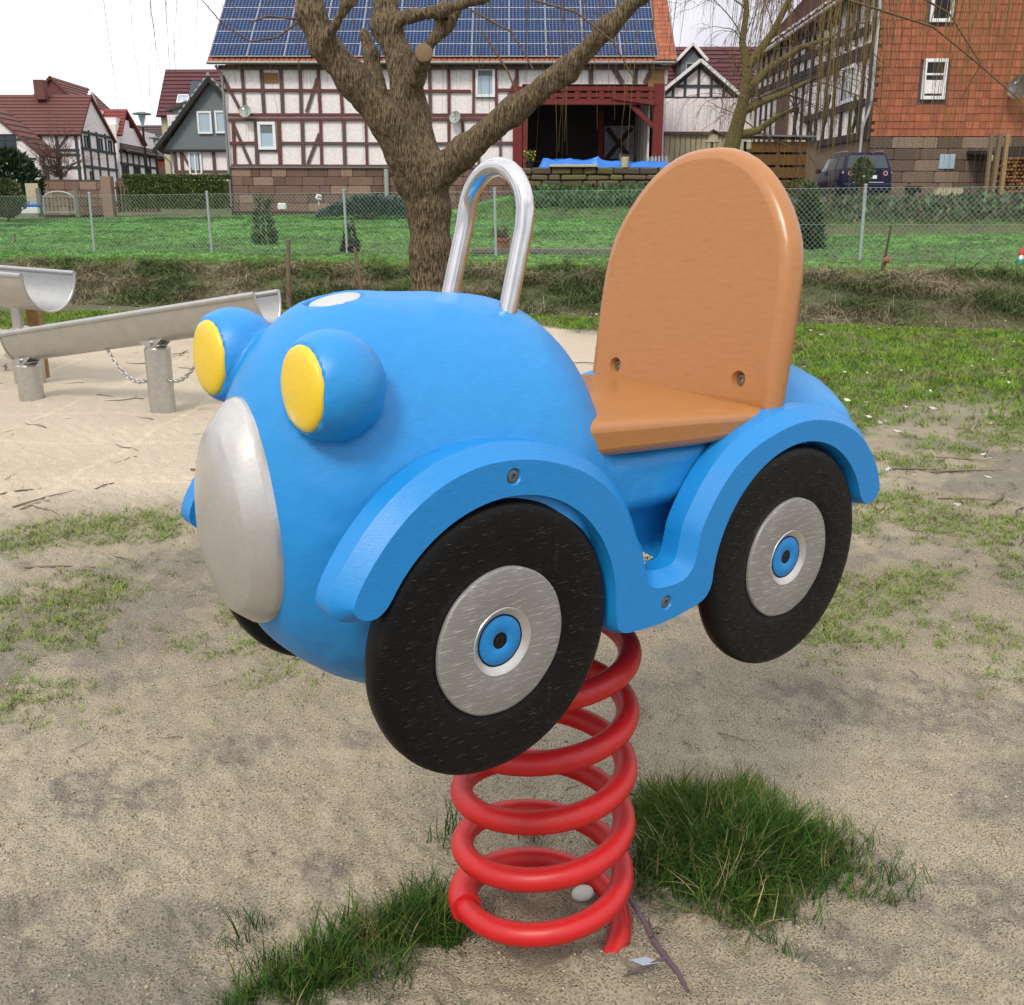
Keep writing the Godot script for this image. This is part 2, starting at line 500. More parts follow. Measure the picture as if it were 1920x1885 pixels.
	M.timber_red = mat(Color(0.46, 0.27, 0.26), 0.85, t_mid, Vector3(1.5, 1.5, 1.5), b_fine, 0.3)
	M.timber_brown = mat(Color(0.42, 0.33, 0.315), 0.85, t_mid, Vector3(1.5, 1.5, 1.5), b_fine, 0.3)
	M.timber_black = mat(Color(0.17, 0.17, 0.18), 0.85, t_mid, Vector3(1.5, 1.5, 1.5), b_fine, 0.3)
	M.timber_teal = mat(Color(0.24, 0.29, 0.30), 0.85, t_mid, Vector3(1.5, 1.5, 1.5))
	M.oxide = mat(Color(0.47, 0.13, 0.12), 0.75, t_mid, Vector3(1.2, 1.2, 1.2))
	M.stone = []
	for cc in [Color(0.56, 0.45, 0.39), Color(0.50, 0.40, 0.35), Color(0.64, 0.54, 0.48), Color(0.53, 0.42, 0.39), Color(0.46, 0.37, 0.32)]:
		M.stone.append(mat(cc, 0.95, t_mid, Vector3(1.3, 1.3, 1.3), b_mid, 0.8))
	M.rubble = []
	for cc in [Color(0.45, 0.40, 0.30), Color(0.40, 0.38, 0.24), Color(0.46, 0.36, 0.31), Color(0.36, 0.33, 0.27), Color(0.48, 0.46, 0.30)]:
		M.rubble.append(mat(cc, 0.95, t_mid, Vector3(2, 2, 2), b_mid, 1.0))
	M.mortar = mat(Color(0.38, 0.32, 0.28), 0.95, t_mid, Vector3(2, 2, 2))
	M.greystone = []
	for cc in [Color(0.52, 0.45, 0.40), Color(0.45, 0.39, 0.35), Color(0.58, 0.51, 0.45), Color(0.41, 0.35, 0.31)]:
		M.greystone.append(mat(cc, 0.95, t_mid, Vector3(1.3, 1.3, 1.3), b_mid, 0.8))
	M.tile_orange = []
	for cc in [Color(0.63, 0.365, 0.255), Color(0.60, 0.345, 0.24), Color(0.65, 0.385, 0.27), Color(0.58, 0.33, 0.235)]:
		M.tile_orange.append(mat(cc, 0.8, t_soft, Vector3(1.6, 1.6, 1.6), b_fine, 0.15))
	M.roof_maroon = mat(Color(0.40, 0.21, 0.245), 0.75, t_mid, Vector3(0.8, 0.8, 0.8))
	M.roof_red = mat(Color(0.45, 0.275, 0.26), 0.8, t_mid, Vector3(0.8, 0.8, 0.8))
	M.roof_bright = mat(Color(0.55, 0.25, 0.25), 0.8, t_mid, Vector3(0.8, 0.8, 0.8))
	M.roof_grey = mat(Color(0.36, 0.31, 0.31), 0.85, t_mid, Vector3(0.8, 0.8, 0.8))
	M.slate = mat(Color(0.46, 0.51, 0.53), 0.7, t_mid, Vector3(1.5, 1.5, 1.5), b_fine, 0.2)
	M.brick = mat(Color(0.52, 0.25, 0.19), 0.9, t_fine, Vector3(2, 2, 2))
	M.white = mat(Color(0.86, 0.87, 0.88), 0.5)
	M.pane = mat(Color(0.13, 0.18, 0.23), 0.05); M.pane.metallic_specular = 0.6
	M.pane_light = mat(Color(0.62, 0.70, 0.76), 0.08); M.pane_light.metallic_specular = 0.8
	M.pane_dark = mat(Color(0.05, 0.05, 0.05), 0.08)
	M.gutter = mat(Color(0.62, 0.62, 0.62), 0.5, t_mid, Vector3(2, 2, 2), null, 1.0, true, 0.5)
	M.dish = mat(Color(0.56, 0.60, 0.58), 0.5)
	M.dish_dark = mat(Color(0.33, 0.31, 0.31), 0.5)
	M.tan = mat(Color(0.62, 0.47, 0.30), 0.85, t_mid, Vector3(1.5, 1.5, 1.5))
	M.cream = mat(Color(0.80, 0.76, 0.64), 0.85, t_mid, Vector3(1.2, 1.2, 1.2))
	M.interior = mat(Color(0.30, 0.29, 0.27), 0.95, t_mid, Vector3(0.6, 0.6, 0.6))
	M.shedwood = mat(Color(0.50, 0.36, 0.17), 0.85, t_mid, Vector3(0.7, 3.0, 0.7), b_fine, 0.3)
	M.greywood = mat(Color(0.52, 0.45, 0.37), 0.9, t_mid, Vector3(2, 0.7, 2), b_fine, 0.3)
	M.palewood = mat(Color(0.66, 0.55, 0.38), 0.85, t_mid, Vector3(2, 0.7, 2), b_fine, 0.3)
	M.logend = mat(Color(0.58, 0.42, 0.26), 0.9, t_fine, Vector3(4, 4, 4))
	M.logend2 = mat(Color(0.44, 0.29, 0.17), 0.9, t_fine, Vector3(4, 4, 4))
	M.tarp = mat(Color(0.10, 0.44, 0.80), 0.35, t_soft, Vector3(1, 1, 1), b_mid, 0.6)
	M.concrete = mat(Color(0.52, 0.49, 0.45), 0.95, t_mid, Vector3(1.2, 1.2, 1.2), b_mid, 0.5)
	M.terracotta = mat(Color(0.62, 0.37, 0.29), 0.85, t_soft, Vector3(4, 4, 4))
	M.carpaint = mat(Color(0.075, 0.10, 0.19), 0.25); M.carpaint.metallic_specular = 0.35
	M.rubber = mat(Color(0.04, 0.04, 0.04), 0.8)
	M.chrome = mat(Color(0.75, 0.76, 0.78), 0.15, null, Vector3.ONE, null, 1.0, true, 1.0)
	M.lamp_red = mat(Color(0.45, 0.05, 0.06), 0.15)
	M.lamp_clear = mat(Color(0.92, 0.78, 0.80), 0.15)
	# solar cells: blue wafers with pale gaps (flat print)
	var pv := Image.create(200, 120, false, Image.FORMAT_RGBA8)
	pv.fill(Color(0.44, 0.52, 0.66))
	for j in 6:
		for k in 10:
			var q := Color(0.05, 0.135, 0.27).lerp(Color(0.07, 0.165, 0.32), rng.randf())
			for y in 20:
				for x in 20:
					var cut := absi(x - 10) + absi(y - 10)
					if x > 0 and y > 0 and cut < 16: pv.set_pixel(k * 20 + x, j * 20 + y, q)
	var pm := StandardMaterial3D.new(); pm.albedo_texture = ImageTexture.create_from_image(pv); pm.roughness = 0.25; pm.metallic_specular = 0.2
	M.pv = pm
	# plants
	var lf := func(c: Color) -> StandardMaterial3D:
		var m := StandardMaterial3D.new(); m.albedo_color = c; m.roughness = 0.6; m.vertex_color_use_as_albedo = true
		m.backlight_enabled = true; m.backlight = Color(0.12, 0.16, 0.03); m.cull_mode = BaseMaterial3D.CULL_DISABLED
		return m
	M.leaf = lf.call(Color(1, 1, 1))
	var gm := StandardMaterial3D.new(); gm.vertex_color_use_as_albedo = true; gm.roughness = 0.75; gm.metallic_specular = 0.3; gm.cull_mode = BaseMaterial3D.CULL_DISABLED
	gm.backlight_enabled = true; gm.backlight = Color(0.10, 0.16, 0.02)
	M.grass = gm
	var dm := StandardMaterial3D.new(); dm.vertex_color_use_as_albedo = true; dm.roughness = 0.9; dm.cull_mode = BaseMaterial3D.CULL_DISABLED
	M.dry = dm
	M.grain_sand = mat(Color(0.80, 0.72, 0.55), 0.95)

# ============================================================ ground
func edge_t(x: float, z: float) -> float: return -z + 0.333 * x   # distance across the ditch and the fence line

func ground_y(x: float, z: float) -> float:
	var t := edge_t(x, z); var d := -z
	var h := 0.0
	h -= 0.50 * smoothstep(10.2, 11.7, t) * (1.0 - smoothstep(12.3, 16.2, t))
	h += 0.20 * smoothstep(12.6, 17.0, t)
	if t > 22.0:
		var up := (t - 22.0)
		var left := 0.046 * up
		var mid := 0.044 * up + 0.75 * smoothstep(38.5, 43.0, d)
		var right := 0.030 * up + 0.62 * smoothstep(29.4, 31.6, d)
		var k := left
		k = lerpf(k, mid, smoothstep(-3.5, 0.5, x))
		k = lerpf(k, right, smoothstep(6.0, 8.0, x))
		h += k
	return h

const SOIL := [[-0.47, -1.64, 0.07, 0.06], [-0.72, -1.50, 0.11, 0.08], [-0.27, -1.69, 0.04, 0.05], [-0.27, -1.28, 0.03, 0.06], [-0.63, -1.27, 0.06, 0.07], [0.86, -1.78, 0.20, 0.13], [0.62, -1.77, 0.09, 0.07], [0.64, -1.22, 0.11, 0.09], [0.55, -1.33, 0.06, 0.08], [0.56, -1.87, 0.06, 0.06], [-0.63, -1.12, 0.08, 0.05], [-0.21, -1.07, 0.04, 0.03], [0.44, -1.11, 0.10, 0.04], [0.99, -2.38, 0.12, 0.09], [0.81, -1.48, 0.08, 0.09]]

func ground_col(x: float, z: float, n1: FastNoiseLite, n2: FastNoiseLite, n3: FastNoiseLite) -> Color:
	var d := -z; var t := edge_t(x, z)
	var a := n1.get_noise_2d(x, z); var b := n2.get_noise_2d(x, z); var c := n3.get_noise_2d(x, z)
	var sand := Color(0.66, 0.565, 0.43).lerp(Color(0.74, 0.65, 0.51), clampf(0.5 + a, 0, 1))
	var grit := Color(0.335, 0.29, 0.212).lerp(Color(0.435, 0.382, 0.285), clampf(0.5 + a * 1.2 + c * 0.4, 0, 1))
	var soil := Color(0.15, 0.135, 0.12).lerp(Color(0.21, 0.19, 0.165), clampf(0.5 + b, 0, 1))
	var loam := Color(0.10, 0.085, 0.055)
	var green := Color(0.12, 0.155, 0.045)
	# how much is sand pit: left and behind the car
	var pit := smoothstep(2.9 + a * 0.5, 3.5 + a * 0.5, d) * (1.0 - smoothstep(1.0 + b * 0.3, 1.5 + b * 0.3, x)) * (1.0 - smoothstep(9.0, 9.4, t + b * 0.4 + 0.36 * maxf(0.0, -x)))
	var base := grit.lerp(sand, pit)
	# darker soil in the worn ground; also paints vignette darkening into the foreground
	var soil_vignette := smoothstep(0.05, 0.30, b + 0.3 * c - 0.04) * (1.0 - pit)
	soil_vignette = maxf(soil_vignette, 0.75 * smoothstep(0.5, 1.3, x - 0.30 * d) * smoothstep(3.0, 2.2, d) * smoothstep(-0.25, 0.2, b + c * 0.5))
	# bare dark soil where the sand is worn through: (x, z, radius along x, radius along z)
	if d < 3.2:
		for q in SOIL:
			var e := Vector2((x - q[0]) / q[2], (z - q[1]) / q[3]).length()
			if e < 1.8: soil_vignette = maxf(soil_vignette, smoothstep(1.25, 0.3, e + 1.3 * c + 0.6 * b) * clampf(0.75 + 1.5 * n4.get_noise_2d(x * 2.0, z * 2.0), 0.25, 1.0))
	base = base.lerp(soil, clampf(soil_vignette, 0, 1) * 0.66)
	base = base.lerp(Color(0.20, 0.215, 0.095), 0.42 * patch_mask(x, z, n2, n3))
	# grass soil to the right and beyond
	var gr := smoothstep(4.3 + a * 0.9, 5.6 + a * 0.9, d) * smoothstep(1.0 + b * 0.4, 1.7 + b * 0.4, x)
	gr = maxf(gr, smoothstep(9.2, 9.6, t + b * 0.4 + 0.36 * maxf(0.0, -x)))
	base = base.lerp(green.lerp(loam, clampf(0.35 + b, 0, 1)), gr * 0.9)
	return base

func patch_mask(x: float, z: float, n2: FastNoiseLite, n3: FastNoiseLite) -> float:
	# thin grass in the worn ground
	var d := -z
	var b := n2.get_noise_2d(x * 1.3 + 40.0, z * 1.3); var c := n3.get_noise_2d(x + 9.0, z)
	var k := b + 0.35 * c
	var left := smoothstep(1.65, 2.0, d) * (1.0 - smoothstep(2.95, 3.3, d)) * smoothstep(-0.35, -0.7, x)
	var right := smoothstep(1.7, 2.3, d) * (1.0 - smoothstep(5.2, 6.2, d)) * smoothstep(0.35, 0.75, x)
	return clampf(maxf(left, right), 0, 1) * smoothstep(-0.22, 0.45, k)

var n1 := FastNoiseLite.new(); var n2 := FastNoiseLite.new(); var n3 := FastNoiseLite.new(); var n4 := FastNoiseLite.new()

func rough(x: float, z: float) -> float:
	# small relief of the trodden sand and of the grass soil
	var d := Vector2(x, z).length()
	var k := n1.get_noise_2d(x * 2.0, z * 2.0) * 0.022
	if d < 7.0:
		var f := 1.0 - smoothstep(4.0, 7.0, d)
		k += f * (n3.get_noise_2d(x * 2.4, z * 2.4) * 0.010 + maxf(0.0, n4.get_noise_2d(x, z)) * 0.012 - maxf(0.0, n4.get_noise_2d(x + 31.0, z * 1.5)) * 0.008)
	# a small heap of sand in front of the spring
	k += 0.055 * exp(-(pow(x + 0.02, 2) / 0.05 + pow(z + 0.83, 2) / 0.006))
	k += 0.022 * exp(-(pow(x - 0.10, 2) / 0.004 + pow(z + 1.085, 2) / 0.003))
	k -= 0.012 * exp(-(pow(x - 0.03, 2) + pow(z + 1.18, 2)) / 0.02)
	return k

func build_ground():
	n1.seed = 21; n1.frequency = 0.45; n1.fractal_octaves = 3
	n2.seed = 22; n2.frequency = 1.1; n2.fractal_octaves = 4
	n3.seed = 23; n3.frequency = 7.0; n3.fractal_octaves = 3
	n4.seed = 24; n4.frequency = 11.0; n4.fractal_octaves = 3; n4.noise_type = FastNoiseLite.TYPE_SIMPLEX
	var zs := [8.0, 5.0, 3.0, 2.0, 1.2, 0.6, 0.2]
	var d := 0.2
	while d < 0.9: zs.append(-d); d += 0.05
	while d < 400.0:
		zs.append(-d); d += maxf(0.0075, d * 0.0085 if d < 24.0 else d * 0.03)
	var xs := []
	var s := -5.0
	while s <= 5.0:
		xs.append(s); s += 0.0042 if absf(s) < 0.72 else (0.03 if absf(s) < 1.2 else 0.25)
	var v := PackedVector3Array(); var c := PackedColorArray(); var ix := PackedInt32Array()
	var w := xs.size()
	for z in zs:
		var k := maxf(1.0, absf(z)) * 0.86 + 0.35
		for sx in xs:
			var x: float = sx * k
			v.append(Vector3(x, ground_y(x, z) + rough(x, z), z))
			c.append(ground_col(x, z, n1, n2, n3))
	for j in zs.size() - 1:
		for i in w - 1:
			var a := j * w + i
			ix.append_array(PackedInt32Array([a, a + w, a + 1, a + 1, a + w, a + w + 1]))
	var n := PackedVector3Array(); n.resize(v.size())
	for j in zs.size():
		for i in w:
			var l := v[j * w + maxi(i - 1, 0)]; var r := v[j * w + mini(i + 1, w - 1)]
			var nr := v[maxi(j - 1, 0) * w + i]; var f := v[mini(j + 1, zs.size() - 1) * w + i]
			n[j * w + i] = (r - l).cross(f - nr).normalized()
	var arr := []; arr.resize(Mesh.ARRAY_MAX)
	arr[Mesh.ARRAY_VERTEX] = v; arr[Mesh.ARRAY_NORMAL] = n; arr[Mesh.ARRAY_COLOR] = c; arr[Mesh.ARRAY_INDEX] = ix
	var m := ArrayMesh.new(); m.add_surface_from_arrays(Mesh.PRIMITIVE_TRIANGLES, arr)
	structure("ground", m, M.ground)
	print("ground ", v.size())

# ============================================================ houses
# roof slope of overlapping courses: eave from a to b, ridge from d to c
func roof_mesh(a: Vector3, b: Vector3, c: Vector3, d: Vector3, rows: int, lift := 0.05, thick := 0.12) -> ArrayMesh:
	var mb := MB.new()
	var nn := (b - a).cross(d - a).normalized()
	if nn.y < 0: nn = -nn
	for k in rows:
		var f := float(k) / rows; var g := float(k + 1) / rows
		var p := a.lerp(d, f); var q := b.lerp(c, f); var r := b.lerp(c, g); var s := a.lerp(d, g)
		mb.orient(p + nn * lift, q + nn * lift, r, s, nn)
		var dn := (a - d).normalized()
		mb.orient(p + nn * lift, q + nn * lift, q - nn * 0.01, p - nn * 0.01, dn)
	for e in [[a, d], [b, c]]:
		var out := (a - b) if e[0] == a else (b - a)
		mb.orient(e[0] + nn * lift, e[1] + nn * lift, e[1] - nn * thick, e[0] - nn * thick, out)
	mb.orient(a - nn * thick, b - nn * thick, c - nn * thick, d - nn * thick, -nn)
	mb.orient(a, b, b - nn * thick, a - nn * thick, (a - d))
	return mb.mesh()

func gable_mesh(p: PackedVector2Array, z0: float, z1: float) -> ArrayMesh:
	var mb := MB.new(); mb.slab(p, z0, z1, 0.0, 0.0); return mb.mesh()

# window facing +z of its basis: frame with a pane set back
func window(parent: Node, c: Vector3, w: float, h: float, frame: Material, pane: Material, basis := Basis(), bars := 0, fw := 0.09) -> MeshInstance3D:
	var mb := MB.new()
	mb.cbox(Vector3(0, h / 2 - fw / 2, 0), Vector3(w, fw, 0.10), 0.01); mb.cbox(Vector3(0, -h / 2 + fw / 2, 0), Vector3(w, fw, 0.10), 0.01)
	mb.cbox(Vector3(-w / 2 + fw / 2, 0, -0.002), Vector3(fw, h - fw * 2, 0.096), 0.01); mb.cbox(Vector3(w / 2 - fw / 2, 0, -0.002), Vector3(fw, h - fw * 2, 0.096), 0.01)
	if bars == 1 or bars == 3: mb.cbox(Vector3(0, 0, -0.004), Vector3(fw * 0.8, h - fw * 2, 0.08), 0.01)
	if bars >= 2: mb.cbox(Vector3(0, h * 0.12, -0.006), Vector3(w - fw * 2, fw * 0.6, 0.07), 0.01)
	var o := part(parent, "window", mb.mesh(), frame, c, basis)
	bx(o, "pane", pane, Vector3(0, 0, -0.02), Vector3(w - fw, h - fw, 0.02))
	return o

func dish(parent: Node, c: Vector3, r: float, m: Material, dir: Vector3):
	var mb := MB.new(); var prof := []
	for k in 9: prof.append(Vector2(r * (1.0 - k / 8.0) + 0.001, 0.30 * r * (pow(1.0 - k / 8.0, 2))))
	mb.lathe(prof, 28)
	var y := dir.normalized(); var x := y.cross(Vector3.UP).normalized(); var z := x.cross(y)
	var o := part(parent, "satellite_dish", mb.mesh(), m, c, Basis(x, y, z))
	mb = MB.new()
	mb.tube([Vector3(0, 0, r * 0.9), Vector3(0, r * 0.55, r * 0.55), Vector3(0, r * 0.8, r * 0.12)], [0.015], 6)
	mb.box(Vector3(0, r * 0.82, r * 0.1), Vector3(0.07, 0.12, 0.07))
	mb.tube([Vector3(0, 0, 0), Vector3(0, -r * 0.5, 0.0), Vector3(0, -r * 0.5 - 0.1, 0.12)], [0.025], 6)
	part(o, "feed_arm", mb.mesh(), M.galv)

func pipe(parent: Node, called: String, pts: Array, r: float, m: Material):
	var mb := MB.new(); mb.tube(pts, [r], 10); part(parent, called, mb.mesh(), m)

# courses of separate blocks on a wall that faces +z
func courses(parent: Node, mats: Array, x0: float, x1: float, y0: float, y1: float, z: float, rows: int, lmin: float, lmax: float, depth := 0.10, called := "stone"):
	var shapes := []
	for k in 5:
		var mb := MB.new(); mb.cbox(Vector3.ZERO, Vector3.ONE, 0.06); shapes.append(mb.mesh())
	var h := (y1 - y0) / rows
	for r in rows:
		var x := x0 - rr(0.0, lmin * 0.6)
		while x < x1 - 0.02:
			var l := minf(rr(lmin, lmax), x1 - x)
			if x1 - x - l < lmin * 0.5: l = x1 - x
			var xa := maxf(x, x0)
			if x + l - xa > 0.08:
				part(parent, called, shapes[rng.randi() % 5], mats[rng.randi() % mats.size()], Vector3((xa + x + l) / 2, y0 + h * (r + 0.5), z + rr(-0.015, 0.02)), Basis.from_scale(Vector3(x + l - xa - 0.02, h - 0.02, depth)))
			x += l

func build_barn():
	var zf := -48.0
	var b := thing("barn", "long half-timbered barn house with solar panels on its roof and an open bay", "barn", Vector3.ZERO)
	var yE := 7.55; var x0 := -12.75; var x1 := 6.85; var yS := 3.32
	var xo0 := 0.45; var xo1 := 6.25; var yL := 6.02   # the open bay
	# walls: left wing, strip over the bay, ends and back
	bx(b, "wall", M.plaster, Vector3((x0 + xo0) / 2, (yS + yE) / 2, zf - 0.15), Vector3(xo0 - x0, yE - yS, 0.3))
	bx(b, "wall", M.plaster, Vector3((xo0 + x1) / 2, (yL + 0.75 + yE) / 2, zf - 0.152), Vector3(x1 - xo0, yE - yL - 0.75, 0.296))
	bx(b, "wall", M.plaster, Vector3(x0 + 0.15, 4.4, zf - 5.0), Vector3(0.3, 6.3, 9.4))
	bx(b, "wall", M.plaster_grey, Vector3(-2.95, 4.2, zf - 10.0), Vector3(19.2, 6.6, 0.3))
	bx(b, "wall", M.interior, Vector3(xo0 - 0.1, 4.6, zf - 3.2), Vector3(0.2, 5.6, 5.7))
	# bay inside: back wall, floor, loft and planked side
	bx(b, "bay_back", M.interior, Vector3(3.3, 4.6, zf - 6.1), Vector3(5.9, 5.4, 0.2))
	bx(b, "bay_floor", M.concrete, Vector3(3.4, 2.95, zf - 3.0), Vector3(6.4, 0.3, 6.0))
	bx(b, "bay_ceiling", M.timber_brown, Vector3(3.4, 6.75, zf - 3.2), Vector3(6.0, 0.15, 5.8))
	for k in 14: bx(b, "plank", M.cream if k % 3 else M.plaster, Vector3(6.18, 4.62, zf - 0.75 - k * 0.38), Vector3(0.06, 3.2, 0.35))
	bx(b, "wall", M.plaster, Vector3(6.72, 4.6, zf - 5.2), Vector3(0.25, 5.8, 9.3))
	bx(b, "wall", M.plaster, Vector3(5.6, 3.6, zf - 4.4), Vector3(1.1, 1.0, 0.12), Basis(Vector3.UP, 0.9))
	bx(b, "bay_post", M.oxide, Vector3(4.3, 4.55, zf - 4.2), Vector3(0.26, 3.1, 0.26))
	for s in [-1.0, 1.0]: beam(b, "cross_brace", M.timber_brown, Vector3(4.75, 4.7 + s * 0.75, zf - 5.96 + s * 0.015), Vector3(6.0, 4.7 - s * 0.75, zf - 5.96 + s * 0.015), 0.22, 0.12)
	bx(b, "bay_panel", M.plaster_grey, Vector3(5.4, 4.7, zf - 6.0), Vector3(1.5, 1.7, 0.06))
	bx(b, "bay_rail", M.timber_brown, Vector3(5.35, 3.9, zf - 5.9), Vector3(1.6, 0.16, 0.16))
	bx(b, "bay_rail", M.greywood, Vector3(3.0, 3.85, zf - 5.9), Vector3(3.6, 0.1, 0.1))
	# red frame of the bay
	for p in [[0.12, 0.42], [0.47, 0.20]]: bx(b, "bay_post", M.oxide, Vector3(p[0] + 0.12, 4.95, zf + 0.06), Vector3(p[1], 3.4, 0.32))
	bx(b, "bay_post", M.oxide, Vector3(6.48, 4.82, zf + 0.06), Vector3(0.42, 3.9, 0.36))
	for k in 3: bx(b, "lintel", M.oxide, Vector3(3.45, 6.02 + k * 0.27, zf + 0.10 - k * 0.02), Vector3(6.2, 0.17 if k else 0.24, 0.3))
	for k in 11: bx(b, "joist_end", M.oxide, Vector3(0.7 + k * 0.54, 6.27, zf + 0.16), Vector3(0.2, 0.34, 0.2))
	beam(b, "brace", M.oxide, Vector3(5.15, 6.0, zf + 0.05), Vector3(6.35, 4.95, zf + 0.05), 0.2, 0.18)
	beam(b, "brace", M.oxide, Vector3(4.4, 6.2, zf + 0.28), Vector3(6.3, 5.95, zf + 0.28), 0.16, 0.1)
	bx(b, "wall_board", M.tan, Vector3(6.35, 7.05, zf + 0.03), Vector3(0.7, 0.85, 0.1))
	# timber frame of the left wing: (x, y) to (x, y) on the facade
	for q in [
		[-11.86, 7.41, -11.87, 5.49], [-11.02, 7.41, -11.01, 5.49], [-10.16, 7.41, -10.18, 5.49], [-9.31, 7.41, -9.36, 5.49],
		[-8.51, 7.41, -8.52, 5.49], [-7.56, 7.00, -7.53, 5.49], [-6.64, 7.41, -6.68, 5.49], [-3.62, 7.41, -3.63, 5.49],
		[-2.78, 7.41, -2.80, 5.49], [-1.68, 7.41, -1.72, 5.49], [-0.73, 7.41, -0.68, 5.49], [0.22, 7.48, 0.22, 5.49]]:
		beam(b, "timber_post", M.timber_red if rng.randf() < 0.5 else M.timber_brown, Vector3(q[0], q[1], zf + 0.03), Vector3(q[2], q[3], zf + 0.03), 0.13 + rr(-0.02, 0.03), 0.12)
	for q in [
		[-12.42, 5.22, -12.46, 3.38], [-11.40, 5.22, -11.46, 3.38], [-10.38, 5.22, -10.42, 3.38], [-9.34, 5.22, -9.38, 3.38],
		[-8.52, 5.22, -8.56, 3.38], [-7.49, 5.22, -7.51, 3.38], [-6.51, 5.22, -6.52, 3.38], [-3.65, 5.22, -3.64, 3.38],
		[-2.82, 5.22, -2.82, 3.38], [-2.20, 5.22, -2.18, 4.30], [-1.48, 5.22, -1.50, 3.38], [-0.52, 5.22, -0.52, 3.38],
		[0.21, 5.22, 0.21, 3.38]]:
		beam(b, "timber_post", M.timber_red if rng.randf() < 0.4 else M.timber_brown, Vector3(q[0], q[1], zf + 0.034), Vector3(q[2], q[3], zf + 0.034), 0.13 + rr(-0.02, 0.03), 0.12)
	for q in [
		[-12.75, 6.52, -1.82, 6.47], [-1.60, 6.26, -0.75, 6.26], [-0.68, 6.52, 0.22, 6.52], [-12.61, 5.50, 0.28, 5.49],
		[-12.61, 5.29, 0.28, 5.31], [-12.62, 4.30, -11.50, 4.31], [-10.32, 4.31, -3.67, 4.27], [-3.60, 4.28, 0.21, 4.31],
		[-12.62, 3.34, 0.29, 3.30], [-11.43, 4.01, -10.44, 4.01]]:
		beam(b, "timber_rail", M.timber_red if rng.randf() < 0.5 else M.timber_brown, Vector3(q[0], q[1], zf + 0.038), Vector3(q[2], q[3], zf + 0.038), 0.12 + rr(-0.02, 0.02), 0.125)
	for q in [
		[-12.74, 7.10, -12.04, 5.66], [-8.57, 7.00, -9.12, 5.61], [-12.46, 5.22, -11.75, 3.41], [-8.59, 4.72, -9.19, 3.41],
		[0.19, 7.00, -0.47, 5.61]]:
		beam(b, "timber_brace", M.timber_brown, Vector3(q[0], q[1], zf + 0.025), Vector3(q[2], q[3], zf + 0.025), 0.13, 0.11)
	for q in [
		[3.46, 7.48, 3.48, 6.80], [4.41, 7.48, 4.87, 6.80], [5.44, 7.48, 5.42, 6.80], [6.21, 7.48, 5.86, 6.80]]:
		beam(b, "timber_post", M.timber_brown, Vector3(q[0], q[1], zf + 0.03), Vector3(q[2], q[3], zf + 0.03), 0.2, 0.12)
	bx(b, "eave_board", M.timber_brown, Vector3((x0 + x1) / 2, yE - 0.11, zf + 0.10), Vector3(x1 - x0 + 0.2, 0.16, 0.26))
	bx(b, "wall_board", M.tan, Vector3(-10.607, 7.02, zf + 0.02), Vector3(0.62, 0.42, 0.06))
	# windows
	window(b, Vector3(-10.936, 4.607, zf + 0.10), 0.80, 1.18, M.white, M.pane_light, Basis(), 0, 0.13)
	bx(b, "window_blind", M.slate, Vector3(-10.911, 4.921, zf + 0.096), Vector3(0.54, 0.36, 0.02))
	window(b, Vector3(-1.176, 6.824, zf + 0.10), 0.86, 1.22, M.white, M.pane_light, Basis(), 0, 0.12)
	bx(b, "window_blind", M.slate, Vector3(-1.173, 7.217, zf + 0.096), Vector3(0.6, 0.22, 0.02))
	window(b, Vector3(-3.929, 4.719, zf + 0.10), 0.4, 0.9, M.white, M.pane_dark, Basis(), 0, 0.08)
	dish(b, Vector3(-11.749, 5.59, zf + 0.35), 0.27, M.dish, Vector3(-0.1, 0.3, 1))
	dish(b, Vector3(-2.491, 5.345, zf + 0.35), 0.27, M.dish, Vector3(-0.4, 0.3, 1))
	# stone plinth
	bx(b, "plinth", M.mortar, Vector3((x0 + xo0) / 2, 2.1, zf - 0.13), Vector3(xo0 - x0, 2.4, 0.36))
	courses(b, M.stone, x0, xo0, 1.35, 3.24, zf + 0.04, 5, 0.4, 1.25, 0.12)
	bx(b, "plinth_sill", M.concrete, Vector3((x0 + xo0) / 2, 3.27, zf + 0.07), Vector3(xo0 - x0, 0.07, 0.22))
	# pipes and gutter
	pipe(b, "downpipe", [Vector3(x0 - 0.18, 7.5, zf + 0.35), Vector3(x0 + 0.03, 7.0, zf + 0.18), Vector3(x0 + 0.03, 1.6, zf + 0.18), Vector3(x0 - 0.15, 1.45, zf + 0.3)], 0.06, M.gutter)
	pipe(b, "downpipe", [Vector3(-5.646, 3.2, zf + 0.2), Vector3(-5.646, 1.5, zf + 0.2)], 0.11, M.dish)
	# roof of two slopes, pitch 40 degrees, with a strip of tiles left free at the right
	var th := deg_to_rad(40.0); var up := Vector3(0, sin(th), -cos(th)); var nr := Vector3(0, cos(th), sin(th))
	var eL := Vector3(-13.25, 7.62, zf + 0.42); var eR := Vector3(7.12, 7.62, zf + 0.42)
	var sl := 7.7
	part(b, "roof", roof_mesh(eL, eR, eR + up * sl, eL + up * sl, 24, 0.04), M.tile_orange[1])
	var bk := Vector3(0, -sin(th), -cos(th)) * sl
	part(b, "roof", roof_mesh(eL + up * sl + bk, eR + up * sl + bk, eR + up * sl, eL + up * sl, 24, 0.04), M.tile_orange[1])
	part(b, "gable", gable_mesh(PackedVector2Array([Vector2(-0.3, 7.4), Vector2(-9.9, 7.4), Vector2(-5.1, 11.9)]), -0.15, 0.15), M.plaster, Vector3(x0 + 0.16, 0, zf), Basis(Vector3(0, 0, 1), Vector3.UP, Vector3(-1, 0, 0)))
